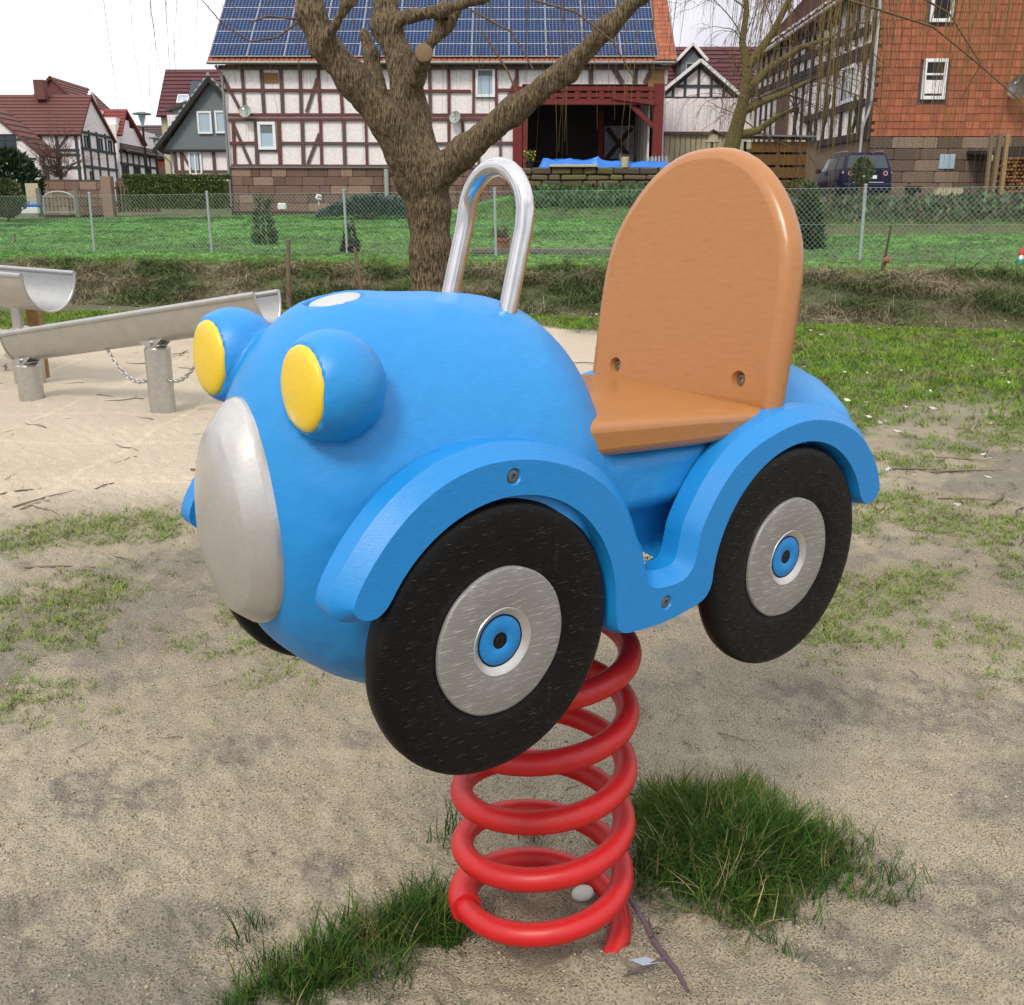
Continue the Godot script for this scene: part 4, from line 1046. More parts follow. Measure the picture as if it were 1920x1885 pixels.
func build_yard():
	# terraces that carry the barn yard and the parking place
	var mb := MB.new(); mb.cbox(Vector3(4.2, 1.8, -53.0), Vector3(8.2, 2.52, 16.4), 0.05)
	structure("barn_yard", mb.mesh(), M.concrete)
	mb = MB.new(); mb.cbox(Vector3(20.0, 0.73, -47.0), Vector3(24.4, 1.72, 27.0), 0.08)
	structure("parking_terrace", mb.mesh(), M.concrete)
	mb = MB.new(); mb.cbox(Vector3(20.0, 1.53, -33.38), Vector3(24.4, 0.2, 0.3), 0.04)
	structure("terrace_kerb", mb.mesh(), M.concrete)
	blocks_wall("dry_stone_wall", "mossy wall of rough stones below the blue tarpaulin in front of the open barn bay", "stone wall", M.rubble, Vector3(0.1, 2.02, -44.6), Vector3(7.6, 2.02, -44.6), 1.08, 4, 0.45, 1.1, 0.45, M.mortar)
	# blue tarpaulin over a heap
	var tn := FastNoiseLite.new(); tn.seed = 8; tn.frequency = 0.9; tn.fractal_octaves = 3
	mb = MB.new(); var nx := 60; var nz := 14
	var hgt := func(i: int, j: int) -> Vector3:
		var x := 0.0 + 6.0 * i / nx; var z := 1.6 * j / nz
		var edge := minf(minf(x, 6.0 - x) * 2.0, minf(z, 1.6 - z) * 2.2)
		var y := (0.34 + 0.10 * tn.get_noise_2d(x * 1.4, z * 1.5) + 0.018 * sin(x * 6.0 + z * 3.0) + (0.06 if x > 2.4 and x < 2.6 else 0.0) - 0.12 * smoothstep(2.5, 3.5, x)) * smoothstep(0.0, 0.45, edge)
		return Vector3(x - 3.0, y + 0.01, 0.8 - z)
	for j in nz:
		for i in nx: mb.orient(hgt.call(i, j), hgt.call(i + 1, j), hgt.call(i + 1, j + 1), hgt.call(i, j + 1), Vector3.UP)
	single("tarpaulin", "crumpled blue tarpaulin over a heap behind the mossy stone wall", "tarpaulin", smoothed(mb.mesh(), 60), M.tarp, Vector3(4.1, 3.09, -45.3))
	mb = MB.new(); mb.cbox(Vector3.ZERO, Vector3(2.0, 0.10, 0.6), 0.02)
	single("stone_slab", "pale flat slab lying on the stone wall under the tarpaulin edge", "slab", mb.mesh(), M.cream, Vector3(2.56, 3.15, -44.5))
	mb = MB.new(); mb.lathe([Vector2(0.001, 0), Vector2(0.15, 0), Vector2(0.17, 0.4), Vector2(0.16, 0.41), Vector2(0.13, 0.08), Vector2(0.001, 0.08)], 20)
	single("bucket", "white bucket on the stone wall below the blue tarpaulin", "bucket", smoothed(mb.mesh()), M.cream, Vector3(4.714, 3.1, -44.45))
	var fp := thing("flower_pot", "dark pot with yellow flowers beside the left post of the open bay", "flower pot", Vector3(0.743, 3.06, -45.0))
	mb = MB.new(); mb.lathe([Vector2(0.001, 0), Vector2(0.14, 0), Vector2(0.19, 0.3), Vector2(0.001, 0.3)], 16); part(fp, "pot", mb.mesh(), M.dark)
	mb = MB.new()
	for k in 160:
		mb.col = Color(0.55, 0.42, 0.03) if k % 5 == 0 else Color(0.05, 0.10, 0.03)
		var p := Vector3(rr(-0.25, 0.25), 0.3 + rr(0, 0.4), rr(-0.2, 0.2)); mb.leaf(p, Vector3(rr(-1, 1), rr(0, 1), rr(-1, 1)).normalized(), Vector3(rr(-1, 1), 0, rr(-1, 1)).normalized(), 0.09, 0.035)
	part(fp, "foliage", mb.mesh(), M.leaf)
	# crate of clear bottles at the tarpaulin's right end
	var cr := thing("bottle_crate", "pale wire crate of clear bottles at the right end of the tarpaulin", "crate", Vector3(6.122, 3.12, -44.9))
	mb = MB.new()
	for k in 8: mb.box(Vector3(-0.45 + k * 0.13, 0.2, 0.15), Vector3(0.02, 0.4, 0.02))
	for y in [0.02, 0.2, 0.39]: mb.box(Vector3(0, y, 0.15), Vector3(0.94, 0.02, 0.025))
	mb.box(Vector3(0, 0.02, 0), Vector3(0.94, 0.03, 0.3))
	part(cr, "crate_frame", mb.mesh(), M.dish)
	for k in 6:
		mb = MB.new(); mb.lathe([Vector2(0.001, 0), Vector2(0.05, 0), Vector2(0.05, 0.25), Vector2(0.02, 0.34), Vector2(0.02, 0.42), Vector2(0.001, 0.42)], 10)
		part(cr, "bottle", mb.mesh(), M.pane_light, Vector3(-0.38 + k * 0.15, 0.05, 0.0))
	build_car()
	# wooden compost shed
	var sh := thing("plank_shed", "low shed of horizontal yellow-brown planks with a thin flat roof, behind the toy seat", "shed", Vector3(8.721, 1.5, -35.0))
	for r in 5:
		for k in 2: rbox(sh, "plank", M.shedwood, Vector3(-0.45 + k * 0.92, 0.17 + r * 0.40, rr(-0.01, 0.01)), Vector3(0.9, 0.33, 0.05), 0.01)
	for x in [-0.95, 0.0, 0.96]: bx(sh, "post", M.greywood, Vector3(x, 1.0, -0.06), Vector3(0.11, 2.05, 0.11))
	bx(sh, "back", M.timber_black, Vector3(0, 1.0, -0.9), Vector3(1.9, 2.0, 0.06))
	bx(sh, "roof", M.gutter, Vector3(0.02, 2.1, -0.4), Vector3(2.2, 0.05, 1.3), Basis(Vector3(0, 0, 1), -0.02))
	bx(sh, "side", M.greywood, Vector3(1.12, 0.95, -0.5), Vector3(0.22, 1.9, 0.9))
	var la := thing("lantern", "small cream lantern hanging from the shed roof edge", "lantern", Vector3(7.687, 3.315, -34.75))
	mb = MB.new(); mb.lathe([Vector2(0.001, -0.12), Vector2(0.08, -0.12), Vector2(0.08, 0.08), Vector2(0.1, 0.09), Vector2(0.03, 0.17), Vector2(0.001, 0.17)], 8); part(la, "body", mb.mesh(), M.cream)
	mb = MB.new(); mb.tube([Vector3(0, 0.16, 0), Vector3(0, 0.3, 0.02)], [0.008], 5); part(la, "hanger", mb.mesh(), M.dark)
	# bird house
	var bh := thing("bird_house", "pale bird house with a brown gabled roof above the toy seat", "bird house", Vector3(6.346, 3.42, -34.0))
	bx(bh, "tray", M.cream, Vector3(0, -0.05, 0), Vector3(0.46, 0.06, 0.34))
	bx(bh, "house", M.cream, Vector3(0, 0.06, 0), Vector3(0.3, 0.18, 0.24))
	for s in [-1.0, 1.0]: bx(bh, "roof", M.timber_brown, Vector3(s * 0.13, 0.21, 0), Vector3(0.34, 0.035, 0.4), Basis(Vector3(0, 0, 1), -s * 0.5))
	bx(bh, "post", M.greywood, Vector3(0, -0.9, 0), Vector3(0.07, 1.65, 0.07))
	# log store under the canopy
	var ls := thing("log_store", "stack of split firewood between rough posts at the right edge", "log pile", Vector3(16.552, 1.2, -36.2))
	var lm := MB.new(); lm.lathe([Vector2(0.001, 0.25), Vector2(0.9, 0.25), Vector2(1.0, 0.22), Vector2(1.0, -0.25), Vector2(0.001, -0.25)], 7, Transform3D(Basis(Vector3.RIGHT, PI / 2), Vector3.ZERO))
	var lmesh := lm.mesh()
	for r in 15:
		for k in 16:
			var rad := rr(0.058, 0.082)
			part(ls, "log", lmesh, M.logend if rng.randf() < 0.6 else M.logend2, Vector3(0.12 + k * 0.135 + (0.065 if r % 2 else 0.0), 0.1 + r * 0.118, rr(-0.05, 0.05)), Basis(Vector3(0, 0, 1), rr(0, 6)) * Basis.from_scale(Vector3(rad, rad * rr(0.75, 1.0), 1)))
	for p in [[-0.50, 0.10], [-0.26, 0.13], [0.02, 0.12]]: bx(ls, "post", M.greywood if p[0] < 0.0 else M.palewood, Vector3(p[0], 1.25, 0.3), Vector3(p[1], 2.6, 0.14), Basis(Vector3(0, 0, 1), rr(-0.02, 0.02)))
	bx(ls, "back", M.timber_black, Vector3(1.2, 1.1, -0.4), Vector3(2.4, 2.2, 0.05))
	var br := thing("broom", "pale broom handle leaning on the stone wall left of the log stack", "broom", Vector3(16.208, 1.60, -36.4))
	mb = MB.new(); mb.tube([Vector3(0, 0, 0), Vector3(0.27, 1.35, -0.3)], [0.022], 7); part(br, "handle", mb.mesh(), M.palewood)
	mb = MB.new(); mb.cbox(Vector3(0.28, 1.42, -0.3), Vector3(0.12, 0.2, 0.06), 0.02); part(br, "head", mb.mesh(), M.cream)
	# planter box and small things along the terrace edge
	var pb := thing("planter_box", "cream wooden planter box on the terrace edge right of the parked car", "planter", Vector3(13.788, 1.64, -33.5))
	for k in 9: bx(pb, "slat", M.cream, Vector3(-0.36 + k * 0.09, 0.15, 0.16), Vector3(0.075, 0.30, 0.02))
	bx(pb, "box", M.cream, Vector3(0, 0.14, 0), Vector3(0.8, 0.26, 0.28))
	mb = MB.new(); mb.cbox(Vector3(0, 0.17, 0), Vector3(0.34, 0.34, 0.3), 0.04)
	single("stone_block", "pale stone block on the terrace edge by the white door", "stone", mb.mesh(), M.concrete, Vector3(9.33, 1.64, -33.5))
	mb = MB.new(); mb.lathe([Vector2(0.001, 0), Vector2(0.2, 0), Vector2(0.27, 0.4), Vector2(0.25, 0.42), Vector2(0.22, 0.34), Vector2(0.001, 0.34)], 18)
	single("dark_tub", "dark plant tub on the terrace between the parked car and the planter box", "plant tub", mb.mesh(), M.dark, Vector3(12.874, 1.60, -34.0))
	# street lamps
	for q in [[-21.27, 3.2, 6.95, -62.0, "taller black street lamp with a flat disc top, in front of the lane"], [-28.28, 3.4, 7.37, -85.0, "shorter street lamp farther up the lane, beside the brick barn"]]:
		var l := thing("street_lamp", q[4], "street lamp", Vector3(q[0], q[1], q[3]), "lamps along the lane")
		var hh: float = q[2] - q[1]
		mb = MB.new(); mb.tube([Vector3(0, -1, 0), Vector3(0, hh * 0.5, 0), Vector3(0, hh - 0.75, 0)], [0.09, 0.07, 0.06], 8); part(l, "post", mb.mesh(), M.dark)
		mb = MB.new(); mb.lathe([Vector2(0.07, hh - 0.75), Vector2(0.2, hh - 0.2), Vector2(0.2, hh - 0.1), Vector2(0.001, hh - 0.1)], 12); part(l, "lamp_glass", mb.mesh(), M.pane_light)
		mb = MB.new(); mb.lathe([Vector2(0.001, hh - 0.12), Vector2(0.52, hh - 0.1), Vector2(0.5, hh - 0.04), Vector2(0.1, hh + 0.05), Vector2(0.001, hh + 0.05)], 20); part(l, "lamp_cap", mb.mesh(), M.slate)
	# old garden wall, arched gate and picket gate on the left
	var gw := thing("garden_wall", "old brown stone garden wall left of the hedge", "stone wall", Vector3(0, 0, 0))
	bx(gw, "core", M.mortar, Vector3(-19.9, 1.9, -48.2), Vector3(3.0, 1.7, 0.3))
	courses(gw, M.stone, -21.3, -18.5, 1.2, 2.66, -48.02, 4, 0.4, 0.9, 0.1)
	bx(gw, "gate_pillar", M.stone[2], Vector3(-18.35, 2.0, -48.1), Vector3(0.45, 1.8, 0.45))
	var pg := thing("picket_gate", "dark picket gate between the stone wall and the hedge", "gate", Vector3(-17.2, 1.35, -48.4))
	for k in 11: bx(pg, "picket", M.greywood, Vector3(-0.85 + k * 0.17, 0.65, 0), Vector3(0.09, 1.35 + 0.05 * sin(k * 2.0), 0.03))
	for y in [0.3, 1.05]: bx(pg, "rail", M.timber_black, Vector3(0, y, -0.035), Vector3(1.9, 0.1, 0.04))
	bx(pg, "back_board", M.timber_brown, Vector3(0, 0.75, -0.35), Vector3(1.9, 1.5, 0.05))
	var ag := thing("garden_gate", "grey metal garden gate with an arched top in front of the old wall", "gate", Vector3(-18.013, 1.2, -42.0))
	var pts := [Vector3(-0.62, 0, 0), Vector3(-0.62, 0.55, 0)]
	for k in range(1, 10): pts.append(Vector3(-0.62 * cos(PI * k / 10), 0.55 + 0.32 * sin(PI * k / 10), 0))
	pts.append(Vector3(0.62, 0.55, 0)); pts.append(Vector3(0.62, 0, 0))
	mb = MB.new(); mb.tube(pts, [0.035], 7); mb.tube([Vector3(-0.62, 0.08, 0), Vector3(0.62, 0.08, 0)], [0.02], 6); part(ag, "gate_frame", mb.mesh(), M.postgreen)
	for k in 7:
		mb = MB.new(); mb.tube([Vector3(-0.47 + k * 0.157, 0.08, 0), Vector3(-0.47 + k * 0.157, 0.72, 0)], [0.012], 5); part(ag, "gate_bar", mb.mesh(), M.postgreen)
	for x in [-0.78, 0.72]: bx(ag, "post", M.concrete, Vector3(x, 0.45, 0), Vector3(0.14, 1.1, 0.14))
	var bt := thing("covered_box", "low box under a blue-white cover at the left, beside the arched gate", "box", Vector3(-19.16, 1.22, -42.0))
	rbox(bt, "cover", M.tarp, Vector3(0, 0.32, 0), Vector3(0.82, 0.16, 0.6), 0.05); rbox(bt, "drape", M.white, Vector3(0, 0.12, 0.02), Vector3(0.78, 0.26, 0.56), 0.03)
	bx(bt, "backrest", M.cream, Vector3(0.0, 0.75, -0.3), Vector3(0.5, 0.85, 0.06))
	# lawn odds and ends
	mb = MB.new(); mb.cbox(Vector3(0, 0.14, 0), Vector3(0.36, 0.28, 0.3), 0.03)
	single("white_box", "small white box on the grass against the barn plinth", "box", mb.mesh(), M.white, Vector3(-10.014, 1.42, -46.0))
	mb = MB.new()
	for k in 40: mb.ell(Vector3(rr(-0.12, 0.12), 0.3 + rr(-0.08, 0.12), rr(-0.1, 0.1)), Vector3(1, 1, 1) * rr(0.025, 0.045), Basis(), 4, 6)
	mb.tube([Vector3(0, 0, 0), Vector3(0, 0.28, 0)], [0.02], 5)
	single("white_flowers", "small bunch of white flowers against the barn plinth", "flowers", mb.mesh(), M.white, Vector3(-8.234, 1.6, -45.0))
	mb = MB.new(); mb.cbox(Vector3.ZERO, Vector3(5.2, 0.12, 0.14), 0.02)
	single("lawn_edging", "pale strip of edging along the lawn behind the fence", "edging", mb.mesh(), M.concrete, Vector3(1.725, 0.30, -22.8), Basis(Vector3.UP, 0.02))
	var tp := thing("terracotta_pot", "terracotta pot with a withered plant beside a fence post", "plant pot", Vector3(-0.211, 0.24, -22.9))
	mb = MB.new(); mb.lathe([Vector2(0.001, 0), Vector2(0.12, 0), Vector2(0.165, 0.28), Vector2(0.19, 0.28), Vector2(0.19, 0.34), Vector2(0.15, 0.34), Vector2(0.14, 0.3), Vector2(0.001, 0.3)], 24); part(tp, "pot", smoothed(mb.mesh(), 30), M.terracotta)
	mb = MB.new()
	for k in 120:
		mb.col = Color(0.12, 0.075, 0.05) if k % 3 else Color(0.08, 0.09, 0.04)
		mb.leaf(Vector3(rr(-0.16, 0.1), 0.32, rr(-0.12, 0.12)), Vector3(rr(-0.8, 0.5), rr(0.4, 1), rr(-0.6, 0.6)).normalized(), Vector3(rr(-1, 1), 0, rr(-1, 1)).normalized(), rr(0.1, 0.32), 0.02)
	part(tp, "plant", mb.mesh(), M.leaf)
	# garden gnome
	var gn := thing("garden_gnome", "garden gnome with red hat and green coat at the lawn's right edge", "garden gnome", Vector3(9.096, 0.12, -18.6))
	mb = MB.new(); mb.lathe([Vector2(0.001, 0), Vector2(0.10, 0), Vector2(0.105, 0.05), Vector2(0.085, 0.14), Vector2(0.05, 0.19), Vector2(0.001, 0.2)], 16); part(gn, "coat", smoothed(mb.mesh(), 60), mat(Color(0.10, 0.42, 0.36), 0.5))
	mb = MB.new(); mb.ell(Vector3(0, 0.215, 0.01), Vector3(0.05, 0.052, 0.05)); mb.ell(Vector3(0, 0.212, 0.062), Vector3(0.012, 0.012, 0.014)); part(gn, "head", mb.mesh(), mat(Color(0.75, 0.52, 0.42), 0.5))
	mb = MB.new(); mb.ell(Vector3(-0.02, 0.17, 0.045), Vector3(0.045, 0.06, 0.03)); part(gn, "beard", mb.mesh(), M.white)
	mb = MB.new(); mb.lathe([Vector2(0.06, 0.23), Vector2(0.058, 0.25), Vector2(0.03, 0.31), Vector2(0.001, 0.36)], 14); part(gn, "hat", smoothed(mb.mesh(), 60), mat(Color(0.70, 0.10, 0.07), 0.5))
	# stakes on the ditch bank
	for q in [[Vector3(-3.159, -0.1, -14.58), 0.78, 0.02, "leaning weathered stake on the ditch bank, left of the willow"], [Vector3(-2.188, -0.1, -15.016), 0.66, -0.03, "short weathered stake on the ditch bank just left of the willow"], [Vector3(-14.103, 0.1, -29.512), 0.5, 0.05, "short brown stake at the left edge before the fence"]]:
		var st := thing("stake", q[3], "stake", q[0] , "stakes on the bank")
		mb = MB.new(); mb.tube([Vector3(0, -0.15, 0), Vector3(q[2], q[1] * 0.5, 0), Vector3(q[2] * 2.4, q[1], 0.02)], [0.035, 0.032, 0.027], 7); part(st, "pole", mb.mesh(), M.greywood)
		mb = MB.new(); mb.tube([Vector3(0.02, 0, 0.05), Vector3(-0.12, q[1] * 0.45, 0.04), Vector3(-0.3, q[1] * 0.8, 0)], [0.008, 0.007, 0.003], 4); part(st, "dry_stem", mb.mesh(), M.twig)
	var s2 := thing("stake", "dark stake with a crossing dry stem on the ditch bank, right of the toy seat", "stake", Vector3(5.352, -0.35, -14.986), "stakes on the bank")
	mb = MB.new(); mb.tube([Vector3(0, -0.15, 0), Vector3(0.02, 0.75, 0)], [0.03, 0.026], 7); part(s2, "pole", mb.mesh(), M.greywood)
	mb = MB.new(); mb.tube([Vector3(-0.22, 0, 0.04), Vector3(0.0, 0.72, 0.03), Vector3(0.06, 1.22, 0.0)], [0.02, 0.02, 0.012], 6); part(s2, "dark_stem", mb.mesh(), M.twig_dark)
	mb = MB.new(); mb.ell(Vector3(0.03, 0.74, 0.03), Vector3(0.05, 0.05, 0.04)); part(s2, "knot", mb.mesh(), M.terracotta)

func build_car():
	var o := thing("parked_car", "dark blue people carrier parked with its back to the lawn beside the stone house", "car", Vector3(12.05, 1.60, -36.0))
	var hw := 0.86
	# lower body: cross sections from the back (z = 0) to the front (z = -4.2)
	var ring := func(z: float, y0: float, y1: float, w: float) -> Array:
		return [Vector3(-w + 0.10, y0, z), Vector3(w - 0.10, y0, z), Vector3(w, y0 + 0.14, z), Vector3(w, y1 - 0.16, z), Vector3(w - 0.07, y1, z), Vector3(-w + 0.07, y1, z), Vector3(-w, y1 - 0.16, z), Vector3(-w, y0 + 0.14, z)]
	var mb := MB.new()
	mb.loft([ring.call(-4.20, 0.32, 0.70, hw - 0.16), ring.call(-4.05, 0.24, 0.80, hw - 0.06), ring.call(-3.4, 0.22, 0.95, hw), ring.call(-2.9, 0.22, 1.02, hw), ring.call(-0.5, 0.22, 1.04, hw), ring.call(-0.10, 0.24, 1.04, hw - 0.01), ring.call(-0.02, 0.30, 0.98, hw - 0.05)])
	part(o, "body", smoothed(mb.mesh(), 38), M.carpaint)
	# cabin
	var cab := func(z: float, y: float, w: float) -> Array: return [Vector3(-w, 1.0, z), Vector3(w, 1.0, z), Vector3(w - 0.17, y, z), Vector3(-w + 0.17, y, z)]
	mb = MB.new()
	var c0 := [Vector3(-0.80, 1.0, -0.06), Vector3(0.80, 1.0, -0.06), Vector3(0.80, 1.0, -3.25), Vector3(-0.80, 1.0, -3.25)]
	var c1 := [Vector3(-0.66, 1.52, -0.30), Vector3(0.66, 1.52, -0.30), Vector3(0.64, 1.50, -2.35), Vector3(-0.64, 1.50, -2.35)]
	var c2 := [Vector3(-0.58, 1.59, -0.42), Vector3(0.58, 1.59, -0.42), Vector3(0.56, 1.57, -2.15), Vector3(-0.56, 1.57, -2.15)]
	mb.loft([c0, c1, c2])
	part(o, "cabin", smoothed(mb.mesh(), 30), M.carpaint)
	var glass := func(p: Array, called: String):
		var g := MB.new(); var nn: Vector3 = (p[1] - p[0]).cross(p[2] - p[0]).normalized()
		var out: Array = []
		var back: Array = []
		for q in p: out.append(q + nn * 0.012); back.append(q - nn * 0.02)
		g.loft([back, out]); part(o, called, g.mesh(), M.pane)
	glass.call([Vector3(-0.70, 1.06, -0.083), Vector3(0.70, 1.06, -0.083), Vector3(0.60, 1.49, -0.283), Vector3(-0.60, 1.49, -0.283)], "rear_window")
	for s in [-1.0, 1.0]:
		for w in [[-0.35, -1.05], [-1.13, -1.95], [-2.03, -2.62]]:
			var lean := 0.0 if w[0] > -2.0 else -0.45
			var back := 0.12 if w[0] > -0.5 else 0.0
			var p := [Vector3(s * 0.787, 1.06, w[1] + lean * 0.2), Vector3(s * 0.787, 1.06, w[0] + back * 0.9), Vector3(s * 0.672, 1.46, w[0] - back), Vector3(s * 0.672, 1.46, w[1] - lean * 0.5)]
			if s < 0: pass
			else: p.reverse()
			glass.call(p, "side_window")
	for s in [-1.0, 1.0]:
		mb = MB.new(); mb.tube([Vector3(s * 0.60, 1.60, -0.45), Vector3(s * 0.60, 1.65, -0.65), Vector3(s * 0.58, 1.65, -1.9), Vector3(s * 0.58, 1.59, -2.1)], [0.022], 6); part(o, "roof_rail", mb.mesh(), M.chrome)
		mb = MB.new(); mb.cbox(Vector3(s * 0.97, 1.08, -2.55), Vector3(0.2, 0.15, 0.12), 0.04); part(o, "mirror", mb.mesh(), M.carpaint)
		# round tail lamps in pairs
		for x in [0.60, 0.755]:
			var px: float = x
			mb = MB.new(); mb.lathe([Vector2(0.082, -0.06), Vector2(0.082, 0.015), Vector2(0.07, 0.03), Vector2(0.05, 0.022), Vector2(0.001, 0.02)], 20, Transform3D(Basis(Vector3.RIGHT, PI / 2), Vector3.ZERO))
			var tl := part(o, "tail_lamp", mb.mesh(), M.lamp_clear, Vector3(s * px, 0.90, -0.045 - (0.06 if px > 0.7 else 0.0)))
			mb = MB.new(); mb.lathe([Vector2(0.045, 0.02), Vector2(0.04, 0.032), Vector2(0.001, 0.036)], 16, Transform3D(Basis(Vector3.RIGHT, PI / 2), Vector3.ZERO)); part(tl, "red_lens", mb.mesh(), M.lamp_red)
		for z in [-0.82, -3.4]:
			mb = MB.new(); mb.lathe([Vector2(0.001, -0.1), Vector2(0.30, -0.1), Vector2(0.325, -0.07), Vector2(0.325, 0.07), Vector2(0.30, 0.1), Vector2(0.21, 0.1), Vector2(0.205, 0.06), Vector2(0.001, 0.06)], 28, Transform3D(Basis(Vector3(0, 0, 1), -s * PI / 2), Vector3.ZERO))
			var wh := part(o, "wheel", mb.mesh(), M.rubber, Vector3(s * 0.785, 0.325, z))
			mb = MB.new()
			for k in 7:
				var a := TAU * k / 7; mb.cbox(Vector3(s * 0.072, cos(a) * 0.1, sin(a) * 0.1), Vector3(0.02, 0.2, 0.05), 0.005, Basis(Vector3.RIGHT, a))
			part(wh, "rim", mb.mesh(), M.chrome)
	mb = MB.new(); mb.cbox(Vector3(0, 0.42, -0.0), Vector3(1.64, 0.32, 0.16), 0.05); part(o, "bumper", mb.mesh(), M.carpaint)
	mb = MB.new(); mb.cbox(Vector3(0, 0.25, 0.01), Vector3(1.4, 0.14, 0.1), 0.03); part(o, "skirt", mb.mesh(), M.rubber)
	mb = MB.new(); mb.cbox(Vector3(0.02, 0.60, 0.03), Vector3(1.05, 0.025, 0.03), 0.006); part(o, "chrome_strip", mb.mesh(), M.chrome)
	var pl := rbox(o, "number_plate", M.white, Vector3(0.05, 0.775, -0.005), Vector3(0.52, 0.115, 0.02), 0.004)
	mb = MB.new(); mb.lathe([Vector2(0.075, -0.02), Vector2(0.075, 0.012), Vector2(0.06, 0.016), Vector2(0.056, 0.008), Vector2(0.001, 0.008)], 20, Transform3D(Basis(Vector3.RIGHT, PI / 2), Vector3.ZERO))
	var bd := part(o, "badge", mb.mesh(), M.chrome, Vector3(0, 0.965, -0.03))
	mb = MB.new()
	for s in [-1.0, 1.0]:
		mb.cbox(Vector3(s * 0.016, 0.022, 0.011), Vector3(0.009, 0.05, 0.008), 0.002, Basis(Vector3(0, 0, 1), -s * 0.5))
		mb.cbox(Vector3(s * 0.030, -0.012, 0.011), Vector3(0.009, 0.06, 0.008), 0.002, Basis(Vector3(0, 0, 1), -s * 0.35)); mb.cbox(Vector3(s * 0.010, -0.018, 0.011), Vector3(0.008, 0.045, 0.008), 0.002, Basis(Vector3(0, 0, 1), s * 0.4))
	part(bd, "badge_letters", mb.mesh(), M.white)

func build_fence():
	var f := thing("chain_link_fence", "chain-link fence on thin pale green posts across the lawn behind the ditch", "fence")
	var xs := [-24.0, -20.5, -17.0, -13.4, -10.25, -7.06, -3.70, -0.34, 3.15, 6.68, 10.1, 13.5, 17.0]
	var foot := func(x: float) -> Vector3:
		var z := -22.2 + 0.333 * x
		return Vector3(x, ground_y(x, z), z)
	var H := 1.33
	for k in xs.size():
		var p: Vector3 = foot.call(xs[k]); var lean := Vector3(rr(-0.03, 0.02), 0, 0)
		var mb := MB.new(); mb.tube([Vector3(0, -0.1, 0), Vector3(0, H + 0.04, 0) + lean], [0.030], 10); mb.ell(Vector3(0, H + 0.05, 0) + lean, Vector3(0.036, 0.022, 0.036), Basis(), 5, 10)
		part(f, "post", mb.mesh(), M.postgreen, p)
	for k in xs.size() - 1:
		var a: Vector3 = foot.call(xs[k]); var b: Vector3 = foot.call(xs[k + 1])
		var L := Vector2(b.x - a.x, b.z - a.z).length()
		var mb := MB.new()
		var ux := (b - a) / L; var uz := ux.cross(Vector3.UP).normalized()
		var at := func(s: float, y: float, o: float) -> Vector3: return Vector3(ux.x * s, (b.y - a.y) * s / L + y, ux.z * s) + uz * (o + 0.012 * sin(s * 2.1 + k))
		var pitch := 0.098; var sl := 0.92   # wire spacing along the fence, run per height
		var s := -H * sl
		while s < L:
			for dir in [0, 1]:
				var s0: float = s; var s1: float = s + H * sl
				var y0 := 0.03; var y1 := H
				if dir == 1: y0 = H; y1 = 0.03
				var t0 := clampf((0.0 - s0) / (s1 - s0), 0, 1); var t1 := clampf((L - s0) / (s1 - s0), 0, 1)
				if t1 - t0 < 0.02: continue
				var pts := []
				for j in 4:
					var t := lerpf(t0, t1, j / 3.0)
					pts.append(at.call(lerpf(s0, s1, t), lerpf(y0, y1, t), 0.006 if dir else -0.006))
				mb.tube(pts, [0.0034], 3, false)
			s += pitch
		for y in [0.03, H * 0.5, H]: mb.tube([at.call(0.0, y, -0.01), at.call(L * 0.5, y - 0.01, -0.01), at.call(L, y, -0.01)], [0.004], 4, false)
		part(f, "mesh_panel", mb.mesh(), M.wire, a)

# water-play channels of sheet steel
func channel_mesh(a: Vector3, b: Vector3, r: float, depth: float, endplate: bool) -> Array:
	var x := (b - a).normalized(); var z := x.cross(Vector3.UP).normalized(); var y := z.cross(x)
	var ring := func(o: Vector3) -> Array:
		var p := []
		for k in 17:
			var t := PI * k / 16; p.append(o + z * (cos(t) * r) - y * (sin(t) * depth))
		for k in range(16, -1, -1):
			var t := PI * k / 16; p.append(o + z * (cos(t) * (r - 0.006)) - y * (sin(t) * (depth - 0.006)))
		return p
	var mb := MB.new(); mb.loft([ring.call(a), ring.call(a.lerp(b, 0.5)), ring.call(b)])
	var rim := MB.new()
	for s in [-1.0, 1.0]: rim.tube([a + z * s * r, b + z * s * r], [0.0145], 12)
	var e := MB.new(); var pl := []; var pl2 := []
	for k in 17:
		var t := PI * k / 16; pl.append(a + z * (cos(t) * (r + 0.004)) - y * (sin(t) * (depth + 0.004)) - x * 0.004); pl2.append(a + z * (cos(t) * (r + 0.004)) - y * (sin(t) * (depth + 0.004)) + x * 0.004)
	e.loft([pl, pl2])
	var lip := MB.new(); var lp := []
	for k in 17:
		var t := PI * k / 16; lp.append(b + z * (cos(t) * r) - y * (sin(t) * depth))
	lip.tube(lp, [0.008], 8)
	return [smoothed(mb.mesh(), 30), rim.mesh(), e.mesh(), lip.mesh()]

func cyl(r: float, h: float, dome := 0.0) -> ArrayMesh:
	var mb := MB.new(); mb.lathe([Vector2(r, 0), Vector2(r, h - 0.008), Vector2(r - 0.008, h), Vector2(0.001, h + dome)], 32); return mb.mesh()

